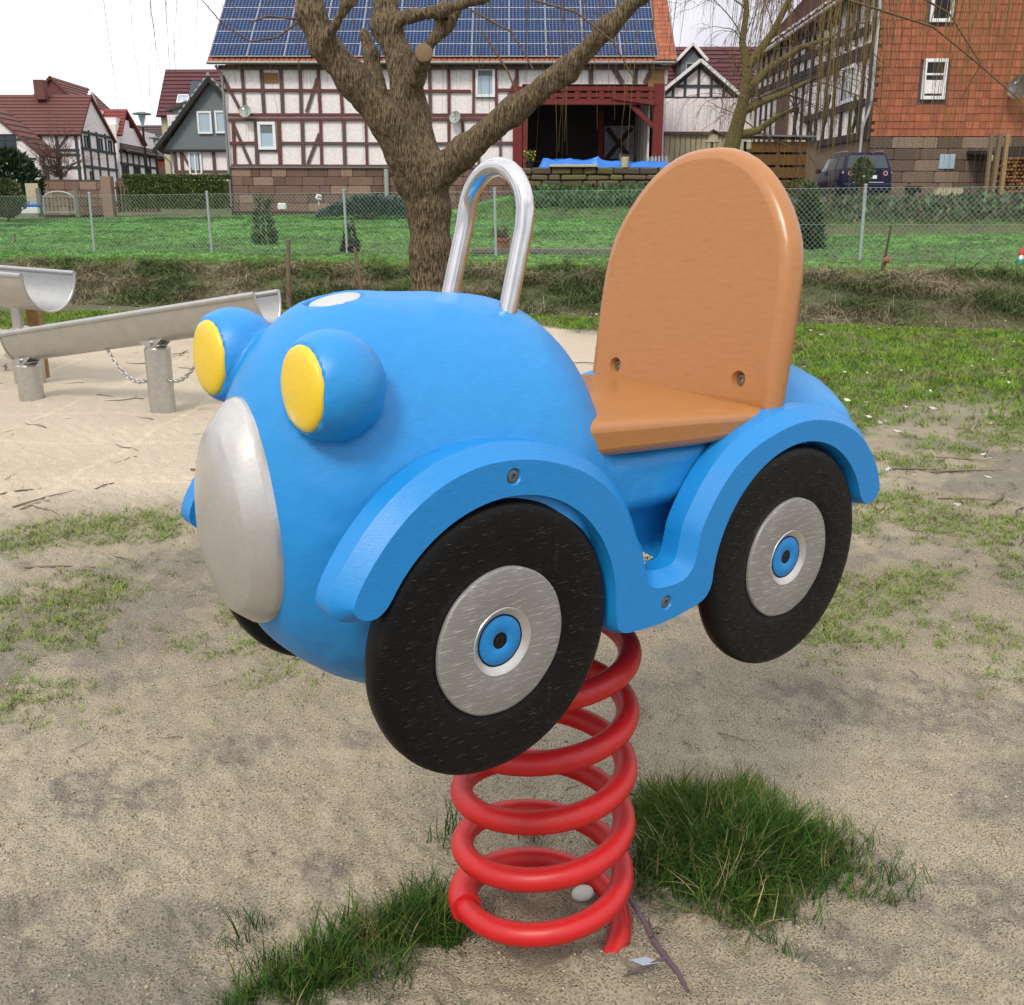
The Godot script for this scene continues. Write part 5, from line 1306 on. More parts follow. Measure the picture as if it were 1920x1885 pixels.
func build_troughs():
	var o := thing("water_channel", "long tilted steel water channel on two thick posts in the sand, with a hanging chain", "water channel")
	var A := Vector3(-2.635, 0.352, -5.41); var B := Vector3(-1.145, 0.598, -4.81)
	var m := channel_mesh(A, B, 0.098, 0.155, true)
	part(o, "channel", m[0], M.trough); part(o, "rim", m[1], M.trough); part(o, "end_plate", m[2], M.trough); part(o, "lip", m[3], M.trough)
	for q in [[-2.575, -5.385, 0.19], [-1.765, -5.06, 0.32]]:
		var lg := part(o, "leg", cyl(0.063, q[2] + 0.1), M.galv, Vector3(q[0], -0.1, q[1]))
		var dir := (B - A).normalized(); var z := dir.cross(Vector3.UP).normalized()
		var c := Vector3(q[0], 0, q[1])
		var t := Vector2(q[0] - A.x, q[1] - A.z).length() / Vector2(B.x - A.x, B.z - A.z).length()
		var top := A.lerp(B, t).y
		for s in [-1.0, 1.0]:
			var mb := MB.new()
			mb.slab(PackedVector2Array([Vector2(-0.115, top - 0.125), Vector2(-0.018, q[2] + 0.0), Vector2(0.018, q[2] + 0.0), Vector2(0.115, top - 0.092), Vector2(0.0, top - 0.06)]), -0.003, 0.003, 0.0, 0.0)
			part(o, "bracket", mb.mesh(), M.trough, c + z * s * 0.045, Basis(Vector3(dir.x, 0, dir.z).normalized(), Vector3.UP, -Vector3(dir.x, 0, dir.z).normalized().cross(Vector3.UP) * -1.0))
		var mb2 := MB.new(); mb2.tube([c + z * -0.06 + Vector3(0, q[2] + 0.022, 0), c + z * 0.06 + Vector3(0, q[2] + 0.022, 0)], [0.012], 10); part(o, "bolt", mb2.mesh(), M.galv)
	# chain in two sagging runs from the channel to the right leg
	var lm := MB.new()
	for run in [[Vector3(-2.06, 0.31, -5.16), Vector3(-1.82, 0.16, -5.04), 0.07], [Vector3(-1.71, 0.16, -5.03), Vector3(-1.47, 0.38, -4.92), 0.07]]:
		var nl := 17
		for k in nl:
			var t := (k + 0.5) / nl; var p: Vector3 = run[0].lerp(run[1], t) - Vector3(0, run[2] * 4.0 * t * (1.0 - t), 0)
			var t2 := t + 0.02; var p2: Vector3 = run[0].lerp(run[1], t2) - Vector3(0, run[2] * 4.0 * t2 * (1.0 - t2), 0)
			var x := (p2 - p).normalized(); var z := x.cross(Vector3.UP).normalized(); var y := z.cross(x)
			if k % 2: z = y
			var pts := []
			for j in 11:
				var a := TAU * j / 10; pts.append(p + x * cos(a) * 0.017 + z * sin(a) * 0.009)
			lm.tube(pts, [0.0032], 5, false)
	part(o, "chain", lm.mesh(), M.galv)
	# the wider channel behind
	var w := thing("wide_water_channel", "wide half-round steel channel at the left edge, higher than the long tilted one", "water channel")
	m = channel_mesh(Vector3(-4.4, 0.70, -6.75), Vector3(-2.54, 0.64, -5.68), 0.165, 0.20, false)
	part(w, "channel", m[0], M.trough); part(w, "rim", m[1], M.trough); part(w, "lip", m[3], M.trough)
	part(w, "leg", cyl(0.085, 0.42, 0.02), M.galv, Vector3(-2.84, -0.1, -5.95))
	part(w, "leg", cyl(0.085, 0.42, 0.02), M.galv, Vector3(-4.1, -0.1, -6.6))
	var mb := MB.new(); mb.cbox(Vector3(-2.86, 0.39, -5.93), Vector3(0.05, 0.2, 0.06), 0.008); part(w, "strut", mb.mesh(), M.galv)
	mb = MB.new(); mb.cbox(Vector3(-4.1, 0.4, -6.58), Vector3(0.05, 0.24, 0.06), 0.008); part(w, "strut", mb.mesh(), M.galv)
	mb = MB.new(); mb.cbox(Vector3(-2.91, 0.2, -6.25), Vector3(0.075, 0.5, 0.075), 0.01); part(w, "wooden_prop", mb.mesh(), M.tan)

# ============================================================ trees and plants
func strand(mb: MB, p: Vector3, len: float, r: float, sway: Vector3, n := 9):
	var pts := []; var rad := []
	var q := p; var d := Vector3(sway.x, -0.3, sway.z)
	for k in n + 1:
		pts.append(q); rad.append(r * (1.0 - 0.72 * k / n))
		d = (d + Vector3(rr(-0.09, 0.09), -0.32, rr(-0.09, 0.09))).normalized()
		q += d * len / n
	mb.tube(pts, rad, 3, false)

# forking twigs that grow out of a point
func spray(mb: MB, p: Vector3, d: Vector3, len: float, r: float, depth: int, droop: float):
	var pts := [p]; var q := p; var n := 5
	for k in n:
		d = (d + Vector3(rr(-0.22, 0.22), rr(-0.2, 0.16) - droop, rr(-0.22, 0.22))).normalized()
		q += d * len / n
		pts.append(q)
	mb.tube(pts, [r, r * 0.9, r * 0.8, r * 0.7, r * 0.6, r * 0.5], 4 if r > 0.012 else 3, false)
	if depth <= 0: return
	for k in 3:
		var j := 2 + rng.randi() % 4
		var e := (d + Vector3(rr(-0.8, 0.8), rr(-0.5, 0.7), rr(-0.8, 0.8))).normalized()
		spray(mb, pts[j], e, len * rr(0.55, 0.8), r * 0.55, depth - 1, droop * 1.5)

var limbs := []
var bark_noise := FastNoiseLite.new()
func willow_sdf(p: Vector3) -> float:
	var d := 1e9
	for l in limbs: d = smin(d, sd_cone(p, l[0], l[1], l[2] * 0.86, l[3] * 0.86), 0.10)
	if d > 0.12 or d < -0.12: return d
	return d - 0.022 * bark_noise.get_noise_3d(p.x, p.y * 0.28, p.z) - 0.012 * bark_noise.get_noise_3d(p.x * 0.3, p.y * 0.2, p.z * 0.3)

func build_trees():
	# the pollarded willow behind the toy car
	var t := thing("willow_tree", "thick pollarded willow with forking limbs, standing behind the toy car's hood", "tree")
	bark_noise.seed = 31; bark_noise.frequency = 9.0; bark_noise.fractal_octaves = 3
	var P := [Vector3(-0.874, 0.041, -11.4), Vector3(-0.885, 0.615, -11.4), Vector3(-0.91, 1.062, -11.4), Vector3(-0.97, 1.446, -11.4)]
	limbs = [
		[P[0], P[1], 0.285, 0.245], [P[1], P[2], 0.245, 0.255], [P[2], P[3], 0.26, 0.31],
		# left limb
		[Vector3(-1.02, 1.387, -11.3), Vector3(-1.306, 1.928, -11.1), 0.27, 0.18], [Vector3(-1.306, 1.928, -11.1), Vector3(-1.605, 2.298, -11), 0.19, 0.185], [Vector3(-1.605, 2.298, -11), Vector3(-1.868, 2.606, -10.9), 0.185, 0.16], [Vector3(-1.868, 2.606, -10.9), Vector3(-1.985, 2.896, -10.9), 0.155, 0.145], [Vector3(-1.985, 2.896, -10.9), Vector3(-2.007, 3.441, -10.9), 0.145, 0.12],
		[Vector3(-1.856, 2.59, -10.8), Vector3(-1.538, 2.93, -10.5), 0.055, 0.045], [Vector3(-1.538, 2.93, -10.5), Vector3(-1.271, 3.302, -10.3), 0.045, 0.03],
		# middle limb
		[Vector3(-0.999, 1.446, -11.4), Vector3(-1.09, 2.018, -11.5), 0.30, 0.235], [Vector3(-1.09, 2.018, -11.5), Vector3(-1.16, 2.531, -11.6), 0.225, 0.175], [Vector3(-1.16, 2.531, -11.6), Vector3(-1.334, 2.912, -11.7), 0.175, 0.165], [Vector3(-1.334, 2.912, -11.7), Vector3(-1.333, 3.649, -11.8), 0.165, 0.14],
		# short stub between them
		[Vector3(-1.329, 2.027, -11.6), Vector3(-1.49, 2.398, -11.8), 0.11, 0.095], [Vector3(-1.49, 2.398, -11.8), Vector3(-1.529, 2.653, -11.9), 0.095, 0.08], [Vector3(-1.524, 2.637, -11.9), Vector3(-1.61, 2.877, -12), 0.085, 0.075],
		# sawn limb that points at the viewer, thin branch behind it
		[Vector3(-1.051, 2.27, -11.4), Vector3(-0.903, 2.522, -11.1), 0.13, 0.10],
		[Vector3(-0.923, 2.591, -11.3), Vector3(-0.688, 2.871, -11.4), 0.075, 0.065], [Vector3(-0.688, 2.871, -11.4), Vector3(-0.548, 3.052, -11.4), 0.065, 0.06],
		[Vector3(-1.242, 2.967, -11.6), Vector3(-0.674, 2.99, -11.2), 0.08, 0.062], [Vector3(-0.674, 2.99, -11.2), Vector3(-0.29, 3.059, -11), 0.062, 0.05], [Vector3(-0.29, 3.059, -11), Vector3(0.509, 3.303, -10.7), 0.05, 0.03],
		# right limb
		[Vector3(-0.822, 1.36, -11.3), Vector3(-0.498, 1.627, -11.1), 0.20, 0.165], [Vector3(-0.498, 1.627, -11.1), Vector3(0.011, 1.996, -10.9), 0.165, 0.145], [Vector3(0.011, 1.996, -10.9), Vector3(0.533, 2.348, -10.7), 0.14, 0.12], [Vector3(0.533, 2.348, -10.7), Vector3(0.913, 2.707, -10.5), 0.12, 0.10], [Vector3(0.913, 2.707, -10.5), Vector3(1.197, 2.965, -10.4), 0.10, 0.085], [Vector3(1.197, 2.965, -10.4), Vector3(1.785, 3.409, -10.2), 0.085, 0.05]]
	var lo := Vector3(1e9, 1e9, 1e9); var hi := -lo
	for l in limbs:
		for k in 2:
			var r: Vector3 = Vector3.ONE * (float(l[2 + k]) + 0.06)
			lo = lo.min(l[k] - r); hi = hi.max(l[k] + r)
	lo.y = maxf(lo.y, -0.15); hi.y = minf(hi.y, 3.75)
	part(t, "trunk", nets(willow_sdf, lo, hi, 0.026, 1.3), M.bark)
	var mb := MB.new(); mb.lathe([Vector2(0.001, 0.012), Vector2(0.06, 0.010), Vector2(0.088, 0.0), Vector2(0.088, -0.08)], 24, Transform3D(Basis(), Vector3.ZERO), 0.03)
	var face := Vector3(0.18, 0.1, 1).normalized(); var fx := Vector3.UP.cross(face).normalized()
	part(t, "sawn_face", smoothed(mb.mesh(), 40), M.cutwood, Vector3(-0.883, 2.557, -11), Basis(fx, face, fx.cross(face)))
	# long hanging rods
	var tw := MB.new(); var tg := MB.new()
	for k in 200:
		var px := rr(-3.9, 2.4); var z := rr(-12.6, -9.0)
		strand(tw, Vector3(px, rr(3.5, 4.3), z), rr(0.8, 2.3), rr(0.0028, 0.0045), Vector3(rr(-0.3, 0.3), 0, rr(-0.2, 0.2)))
	for k in 420:
		var z := rr(-13.5, -8.5)
		var px := -z * rr(0.22, 0.58)
		var L := rr(0.7, 2.2) if rng.randf() < 0.8 else rr(2.2, 3.0)
		strand(tg if rng.randf() < 0.6 else tw, Vector3(px, rr(3.3, 4.2), z), L, rr(0.003, 0.0055), Vector3(rr(-0.35, 0.15), 0, rr(-0.2, 0.2)), 10)
	for k in 14:
		var z := rr(-11.5, -10.0)
		strand(tg, Vector3(rr(0.35, 1.6), rr(2.6, 3.4), z), rr(0.9, 1.5), rr(0.004, 0.006), Vector3(rr(-0.15, 0.15), 0, 0), 8)
	# arching thin branches seen against the panels
	for q in [[Vector3(-2.085, 2.806, -10.8), Vector3(-2.26, 2.63, -10.6), Vector3(-2.495, 2.577, -10.5), Vector3(-2.713, 2.7, -10.4), Vector3(-2.914, 2.946, -10.3)], [Vector3(-2.084, 2.826, -10.8), Vector3(-2.328, 2.8, -10.5), Vector3(-2.46, 2.727, -10.4)], [Vector3(0.204, 2.958, -10.6), Vector3(0.601, 2.819, -10.4), Vector3(0.949, 2.545, -10.3), Vector3(1.16, 2.21, -10.3)], [Vector3(-0.397, 2.938, -11), Vector3(0, 2.711, -10.8), Vector3(0.209, 2.358, -10.7)], [Vector3(-0.293, 2.744, -11), Vector3(-0.053, 2.385, -10.9), Vector3(0.133, 1.976, -10.8)], [Vector3(2.877, 2.887, -10), Vector3(3.741, 2.588, -9.8), Vector3(4.112, 2.289, -9.7), Vector3(4.512, 1.947, -9.6)], [Vector3(4.009, 3.083, -11), Vector3(4.345, 2.914, -11), Vector3(4.72, 2.448, -11), Vector3(4.547, 2.097, -11)]]:
		tw.tube(q, [0.011, 0.010, 0.008, 0.006, 0.004], 4, false)
	part(t, "hanging_rods", tw.mesh(), M.twig).set_meta("kind", "stuff")
	part(t, "golden_rods", tg.mesh(), M.twig_gold).set_meta("kind", "stuff")
	# second willow by the shed
	var w := thing("mossy_tree", "mossy leaning tree with a dense bare twig crown in front of the timber-framed house", "tree")
	var D := 31.0
	mb = MB.new()
	mb.tube([Vector3(6.248, 2.202, -31), Vector3(6.357, 3.01, -31), Vector3(6.514, 3.735, -31), Vector3(6.669, 4.45, -31), Vector3(6.682, 5.226, -31)], [0.30, 0.24, 0.20, 0.15, 0.10], 12)
	part(w, "trunk", mb.mesh(), M.mossbark)
	var lm := [[Vector3(6.432, 3.301, -31), Vector3(7.069, 3.446, -31), Vector3(7.582, 3.807, -31), Vector3(8.102, 4.022, -31)], [Vector3(6.577, 3.95, -31), Vector3(7.17, 4.236, -31), Vector3(7.765, 4.45, -31), Vector3(8.499, 4.804, -31)], [Vector3(6.695, 4.521, -31), Vector3(7.266, 5.086, -31), Vector3(8.131, 5.644, -31), Vector3(9.011, 5.922, -31)], [Vector3(6.686, 5.156, -31), Vector3(6.497, 5.783, -31), Vector3(6.566, 6.608, -31), Vector3(6.425, 7.689, -31)], [Vector3(6.686, 5.156, -31), Vector3(7.35, 6.06, -31), Vector3(7.74, 6.881, -31), Vector3(8.124, 7.689, -31)]]
	var sp := MB.new()
	for l in lm:
		mb = MB.new(); mb.tube(l, [0.13, 0.10, 0.08, 0.05], 8); part(w, "limb", mb.mesh(), M.mossbark)
		for k in 11:
			var j := 1 + rng.randi() % 3
			spray(sp, l[j], Vector3(rr(-0.6, 1), rr(-0.3, 0.9), rr(-0.7, 0.7)).normalized(), rr(1.0, 1.9), 0.02, 3, 0.06)
	for k in 120:
		strand(sp, Vector3(rr(6.6, 10.8), rr(5.2, 8.6), rr(-32.0, -29.5)), rr(1.2, 2.8), rr(0.007, 0.011), Vector3(rr(-0.3, 0.3), 0, rr(-0.3, 0.3)))
	part(w, "twigs", sp.mesh(), M.twig_dark).set_meta("kind", "stuff")
	# bare round bush in front of the left house
	var bb := thing("bare_bush", "bare brown twiggy bush in front of the old house at the left", "bush", Vector3(-28.06, 3.0, -66.0))
	sp = MB.new()
	for k in 34:
		spray(sp, Vector3(rr(-0.3, 0.3), 0.6, rr(-0.3, 0.3)), Vector3(rr(-1, 1), rr(0.4, 1.4), rr(-0.8, 0.8)).normalized(), rr(1.2, 1.8), 0.03, 3, 0.0)
	part(bb, "twigs", sp.mesh(), M.twig_dark)
	mb = MB.new(); mb.tube([Vector3(0, -1.5, 0), Vector3(0.05, 0.7, 0)], [0.14, 0.1], 8); part(bb, "trunk", mb.mesh(), M.bark)

# leaves spread through a volume: f gives a point and an outward direction for each try
func foliage(count: int, f: Callable, cols: Array, l0: float, l1: float, wr: float, upness := 0.4) -> ArrayMesh:
	var mb := MB.new()
	for k in count:
		var q: Array = f.call()
		mb.col = (cols[rng.randi() % cols.size()] as Color) * rr(0.7, 1.3)
		var d: Vector3 = (q[1] + Vector3(rr(-0.7, 0.7), rr(-0.4, 0.8) + upness, rr(-0.7, 0.7))).normalized()
		var s := d.cross(Vector3(rr(-1, 1), rr(-1, 1), rr(-1, 1))).normalized()
		var l := rr(l0, l1)
		mb.leaf(q[0], d, s, l, l * wr)
	return mb.mesh()

func conifer(called: String, label: String, cat: String, at: Vector3, h: float, r: float, cols: Array, count: int, round_top := false) -> Node3D:
	var o := thing(called, label, cat, at)
	var f := func() -> Array:
		var y := sqrt(rng.randf()) if not round_top else rng.randf()
		y = 1.0 - y if not round_top else y
		var rad := r * (pow(1.0 - y, 0.75) * 0.95 + 0.06) * (0.75 + 0.25 * smoothstep(0.0, 0.12, y))
		if round_top: rad = r * sqrt(maxf(0.02, 1.0 - pow(2.0 * y - 1.0, 2)))
		var a := rr(0, TAU); var k := sqrt(rr(0.25, 1.0)) * (0.86 + 0.14 * sin(a * 5.0 + y * 9.0))
		return [Vector3(cos(a) * rad * k, y * h, sin(a) * rad * k), Vector3(cos(a), 0.3, sin(a))]
	part(o, "foliage", foliage(count, f, cols, 0.06 * h + 0.02, 0.12 * h + 0.03, 0.2), M.leaf)
	var mb := MB.new(); mb.tube([Vector3(0, -0.15, 0), Vector3(0, h * 0.8, 0)], [0.05 * r + 0.02, 0.01], 6); part(o, "trunk", mb.mesh(), M.bark)
	return o

func build_plants():
	var dk := [Color(0.022, 0.05, 0.018), Color(0.03, 0.065, 0.02), Color(0.018, 0.04, 0.015)]
	var ol := [Color(0.07, 0.095, 0.025), Color(0.10, 0.12, 0.03), Color(0.045, 0.07, 0.02)]
	var bl := [Color(0.06, 0.11, 0.095), Color(0.05, 0.09, 0.08), Color(0.04, 0.07, 0.055)]
	var brn := [Color(0.09, 0.05, 0.03), Color(0.07, 0.045, 0.025), Color(0.05, 0.05, 0.025)]
	# clipped hedge
	var hd := thing("hedge", "clipped green hedge in front of the slate gable, left of the barn", "hedge", Vector3(-13.6, 1.4, -43.3))
	bx(hd, "inner_branches", M.twig_dark, Vector3(0, 0.6, 0), Vector3(3.9, 1.05, 0.75))
	var hf := func() -> Array:
		var p := Vector3(rr(-2.08, 2.08), rr(0.0, 1.28), rr(-0.5, 0.5))
		match rng.randi() % 3:
			0: p.y = 1.22 + rr(-0.06, 0.09)
			1: p.z = 0.46 + rr(-0.05, 0.07)
			_: p.z = 0.46 + rr(-0.12, 0.05)
		return [p, Vector3(0, 0.4, 0.5)]
	part(hd, "foliage", foliage(9000, hf, [Color(0.075, 0.11, 0.025), Color(0.10, 0.14, 0.03), Color(0.04, 0.07, 0.02), Color(0.13, 0.15, 0.04)], 0.06, 0.13, 0.3), M.leaf)
	# dark bushes left
	conifer("dark_bush", "large dark evergreen bush at the left edge behind the fence", "bush", Vector3(-20.874, 1.2, -44.0), 2.5, 1.35, dk, 5200, true)
	conifer("round_bush", "smaller rounded olive bush at the left edge, in front of the dark one", "bush", Vector3(-19.151, 1.05, -40.0), 1.35, 0.75, ol, 2600, true)
	conifer("slim_thuja", "slim green conifer on the lawn near the barn's left corner", "conifer", Vector3(-6.38, 0.3, -27.0), 1.42, 0.36, [Color(0.04, 0.08, 0.025), Color(0.06, 0.10, 0.03), Color(0.03, 0.05, 0.02)], 420)
	conifer("brown_conifer", "small withered brown conifer by a fence post, left of the willow", "conifer", Vector3(-3.647, 0.22, -23.6), 0.74, 0.22, brn, 700)
	conifer("dark_thuja", "dark green conifer just right of the toy backrest behind the fence", "conifer", Vector3(6.522, 0.25, -23.2), 1.5, 0.44, dk + [Color(0.07, 0.12, 0.04), Color(0.06, 0.10, 0.03)], 1500)
	conifer("terrace_shrub", "loose olive shrub at the terrace edge above the dark green conifer", "shrub", Vector3(8.745, 1.2, -32.3), 0.9, 0.75, ol, 1200, true)
	var pt := conifer("ball_shrub", "ball-headed evergreen on bare yellowish stems in front of the parked car", "shrub", Vector3(10.832, 1.98, -32.9), 0.80, 0.36, [Color(0.07, 0.115, 0.03), Color(0.10, 0.14, 0.04), Color(0.05, 0.08, 0.025)], 1000, true)
	var sm := MB.new()
	for k in 6: sm.tube([Vector3(rr(-0.12, 0.12), -0.4, rr(-0.1, 0.1)), Vector3(rr(-0.05, 0.05), 0.2, 0)], [0.018, 0.012], 5)
	part(pt, "stems", sm.mesh(), M.twig_gold)
	# blue-green spreading juniper
	var jn := thing("spreading_juniper", "low spreading blue-green juniper on the lawn left of the willow", "shrub", Vector3(-5.609, 1.0, -41.0))
	var jf := func() -> Array:
		var a := rr(0, TAU); var r := sqrt(rng.randf()); var x := cos(a) * r * 2.2 + 0.25; var z := sin(a) * r * 1.0
		return [Vector3(x, (0.15 + 0.75 * (1.0 - r * r)) * rr(0.5, 1.0), z), Vector3(cos(a), 0.3, sin(a))]
	part(jn, "foliage", foliage(5200, jf, bl, 0.10, 0.24, 0.2, 0.1), M.leaf)
	var jt := MB.new()
	for k in 9: jt.tube([Vector3(rr(-0.2, 0.2), 0, 0), Vector3(rr(-1.8, 1.8), 0.35, rr(-0.6, 0.6))], [0.05, 0.015], 5)
	part(jn, "branches", jt.mesh(), M.bark)
	# ground cover on the slopes below the stone wall and the terrace
	var sf := func() -> Array:
		var x := rr(0.2, 8.4); var z := rr(-43.9, -40.6)
		return [Vector3(x, ground_y(x, z) + rr(0.0, 0.28), z), Vector3(0, 0.6, 0.4)]
	var gc := part(self, "slope_shrubs", foliage(9000, sf, [Color(0.06, 0.13, 0.045), Color(0.08, 0.18, 0.06), Color(0.06, 0.12, 0.05), Color(0.10, 0.11, 0.06)], 0.12, 0.3, 0.3), M.leaf)
	tag(gc, "dark green ground cover on the slope below the mossy stone wall", "ground cover", "", "stuff")
	var tf := func() -> Array:
		var x := rr(7.5, 21.0); var z := rr(-33.1, -30.4)
		return [Vector3(x, ground_y(x, z) + rr(0.0, 0.34), z), Vector3(0, 0.6, 0.4)]
	var g2 := part(self, "terrace_shrubs", foliage(6500, tf, [Color(0.07, 0.12, 0.06), Color(0.10, 0.17, 0.08), Color(0.11, 0.13, 0.09), Color(0.15, 0.11, 0.10)], 0.10, 0.26, 0.3), M.leaf)
	tag(g2, "mixed dark ground cover on the bank below the parking terrace", "ground cover", "", "stuff")

# one tuft of narrow bent blades, about 1 m high before scaling
func tuft_mesh(blades: int, spread: float, bend: float, w: float, seg := 4) -> ArrayMesh:
	var mb := MB.new()
	for b in blades:
		var a := rr(0, TAU); var out := Vector3(cos(a), 0, sin(a)); var side := Vector3(-sin(a + rr(-0.8, 0.8)), 0, cos(a)).normalized()
		var h := rr(0.55, 1.0); var bd := bend * rr(0.3, 1.3)
		var root := Vector3(rr(-spread, spread), -0.05, rr(-spread, spread))
		var base := mb.v.size()
		mb.col = Color(1, 1, 1) * rr(0.75, 1.25)
		for k in seg + 1:
			var t := float(k) / seg
			var p := root + out * bd * t * t * h + Vector3(0, h * (t - 0.25 * bd * t * t), 0)
			var ww := w * (1.0 - pow(t, 1.6))
			var nn := -(side.cross(Vector3(out.x * bd * t * 2.0, 1, out.z * bd * t * 2.0))).normalized()
			mb.vert(p - side * ww, nn); mb.vert(p + side * ww, nn)
		for k in seg:
			var q := base + k * 2
			mb.i.append_array(PackedInt32Array([q, q + 1, q + 2, q + 1, q + 3, q + 2]))
	return mb.mesh()

func scatter(called: String, label: String, cat: String, mesh: Mesh, m: Material, xf: Array, cols: PackedColorArray):
	var mm := MultiMesh.new(); mm.transform_format = MultiMesh.TRANSFORM_3D; mm.use_colors = true; mm.mesh = mesh
	mm.instance_count = xf.size()
	for k in xf.size():
		mm.set_instance_transform(k, xf[k]); mm.set_instance_color(k, cols[k])
	var o := MultiMeshInstance3D.new(); o.name = numbered(self, called); o.multimesh = mm; o.material_override = m
	add_child(o, true); tag(o, label, cat, "", "stuff")
	print(called, " ", xf.size())

func stand(x: float, z: float, sc: Vector3, tilt := 0.25) -> Transform3D:
	var b := Basis(Vector3.UP, rr(0, TAU)) * Basis(Vector3.RIGHT, rr(-tilt, tilt))
	return Transform3D(b * Basis.from_scale(sc), Vector3(x, ground_y(x, z) + rough(x, z), z))

func build_grass():
	var soft := tuft_mesh(7, 0.35, 0.7, 0.035); var tall := tuft_mesh(8, 0.22, 0.75, 0.0145, 5); var wild := tuft_mesh(9, 0.5, 1.0, 0.022)
	var G := [Color(0.10, 0.205, 0.018), Color(0.135, 0.25, 0.022), Color(0.085, 0.175, 0.02), Color(0.18, 0.27, 0.035)]
	var xf := []; var cl := PackedColorArray()
	# short thin grass in the worn sand
	for k in 90000:
		var d := rr(1.6, 6.4); var x := rr(-0.62, 0.62) * d
		var z := -d
		if rng.randf() > patch_mask(x, z, n2, n3) * 1.1: continue
		var s := rr(0.010, 0.028) * (0.8 + 0.12 * d)
		var c: Color = G[rng.randi() % 4]
		xf.append(stand(x, z, Vector3(s * 1.4, s * 0.8, s * 1.4), 0.6)); cl.append(c.lerp(Color(0.27, 0.26, 0.13), rr(0.1, 0.8)) * rr(0.8, 1.2))
	# closed turf on the right and along the ditch
	for k in 90000:
		var d := rr(4.2, 10.8); var x := rr(-0.66, 0.66) * d
		if rng.randf() > d / 10.8: continue
		var z := -d; var t := edge_t(x, z)
		var b := n2.get_noise_2d(x, z); var a := n1.get_noise_2d(x, z)
		var g := smoothstep(4.1 + a * 0.9, 6.0 + a * 0.9, d) * smoothstep(0.9 + b * 0.4, 1.6 + b * 0.4, x)
		g = maxf(g, smoothstep(9.1, 9.5, t + b * 0.4 + 0.36 * maxf(0.0, -x)))
		if rng.randf() > g * (0.75 + b * 0.6) or t > 11.2: continue
		var s := rr(0.03, 0.07)
		var gc0: Color = G[rng.randi() % 4]
		gc0 = gc0.lerp(Color(0.21, 0.19, 0.09), clampf(n2.get_noise_2d(x * 1.7 + 11.0, z * 1.7) * 1.6 + rr(-0.15, 0.25), 0.0, 0.75))
		xf.append(stand(x, z, Vector3(s * 1.3, s, s * 1.3), 0.4)); cl.append(gc0 * rr(0.8, 1.3))
	scatter("turf", "short green grass growing in the worn ground and along the ditch", "grass", soft, M.grass, xf, cl)
	# tall clumps at the spring
	xf = []; cl = PackedColorArray()
	var D := [Color(0.026, 0.072, 0.009), Color(0.036, 0.09, 0.012), Color(0.02, 0.052, 0.008), Color(0.06, 0.105, 0.015)]
	var gc := Vector3(0.33, 0, -1.348)
	for k in 2000:
		var an := rr(0, TAU); var ra := absf(rng.randfn()) * 0.7 + 0.35 * rng.randf()
		var x := gc.x + cos(an) * ra * 0.125 * (1.0 + 0.25 * sin(an * 3.0 + 1.0)); var z := gc.z + sin(an) * ra * 0.118 * (1.0 + 0.2 * sin(an * 5.0))
		if x < 0.18 or Vector2(x - 0.04, z + 1.185).length() < 0.13: continue
		var s := rr(0.045, 0.125) * (1.0 - 0.5 * clampf(ra - 0.5, 0, 1))
		if ra > 1.9: continue
		var c: Color = D[rng.randi() % 4]
		if rng.randf() < 0.10: c = Color(0.24, 0.21, 0.10)
		elif z < gc.z - 0.04: c = c.lerp(Color(0.12, 0.15, 0.02), rr(0.1, 0.7))
		xf.append(stand(x, z, Vector3(s, s, s), 0.75)); cl.append(c * rr(0.8, 1.7))
	scatter("tall_grass", "dense tall dark green grass clump to the right of the red spring", "grass", tall, M.grass, xf, cl)
	xf = []; cl = PackedColorArray()
	var ga := Vector3(-0.092, 0, -1.197); var gb := Vector3(-0.321, 0, -1.035)
	for k in 720:
		var t := pow(rng.randf(), 1.2); var c := Vector2(ga.x, ga.z).lerp(Vector2(gb.x, gb.z), t) + Vector2(rng.randfn(), rng.randfn()) * 0.027
		if n3.get_noise_2d(c.x * 1.5, c.y * 1.5) < -0.12: continue
		var s := rr(0.03, 0.095) * (1.0 - 0.35 * t)
		xf.append(stand(c.x, c.y, Vector3(s, s, s), 0.55)); cl.append((D[rng.randi() % 4] as Color if rng.randf() > 0.08 else Color(0.24, 0.21, 0.10)) * rr(0.8, 1.6))
	scatter("grass_strip", "strip of tall dark green grass in the sand to the left of the red spring", "grass", tall, M.grass, xf, cl)
	xf = []; cl = PackedColorArray()
	for k in 46:
		var spot: Array = [[-0.02, -0.93], [0.05, -0.90], [-0.36, -1.16], [0.02, -1.42], [-0.10, -1.38], [-0.06, -0.98]][rng.randi() % 6]
		var x: float = spot[0] + rng.randfn() * 0.018; var z: float = spot[1] + rng.randfn() * 0.018
		var s := rr(0.03, 0.075)
		xf.append(stand(x, z, Vector3(s, s, s), 0.35)); cl.append((D[rng.randi() % 4] as Color) * rr(0.8, 1.4))
	scatter("stray_grass", "few loose grass blades round the foot of the red spring", "grass", tall, M.grass, xf, cl)
	# weeds and dead grass on the ditch banks
	xf = []; cl = PackedColorArray()
	var W := [Color(0.24, 0.20, 0.125), Color(0.17, 0.15, 0.09), Color(0.12, 0.125, 0.05), Color(0.075, 0.12, 0.03), Color(0.055, 0.07, 0.025), Color(0.085, 0.135, 0.035)]
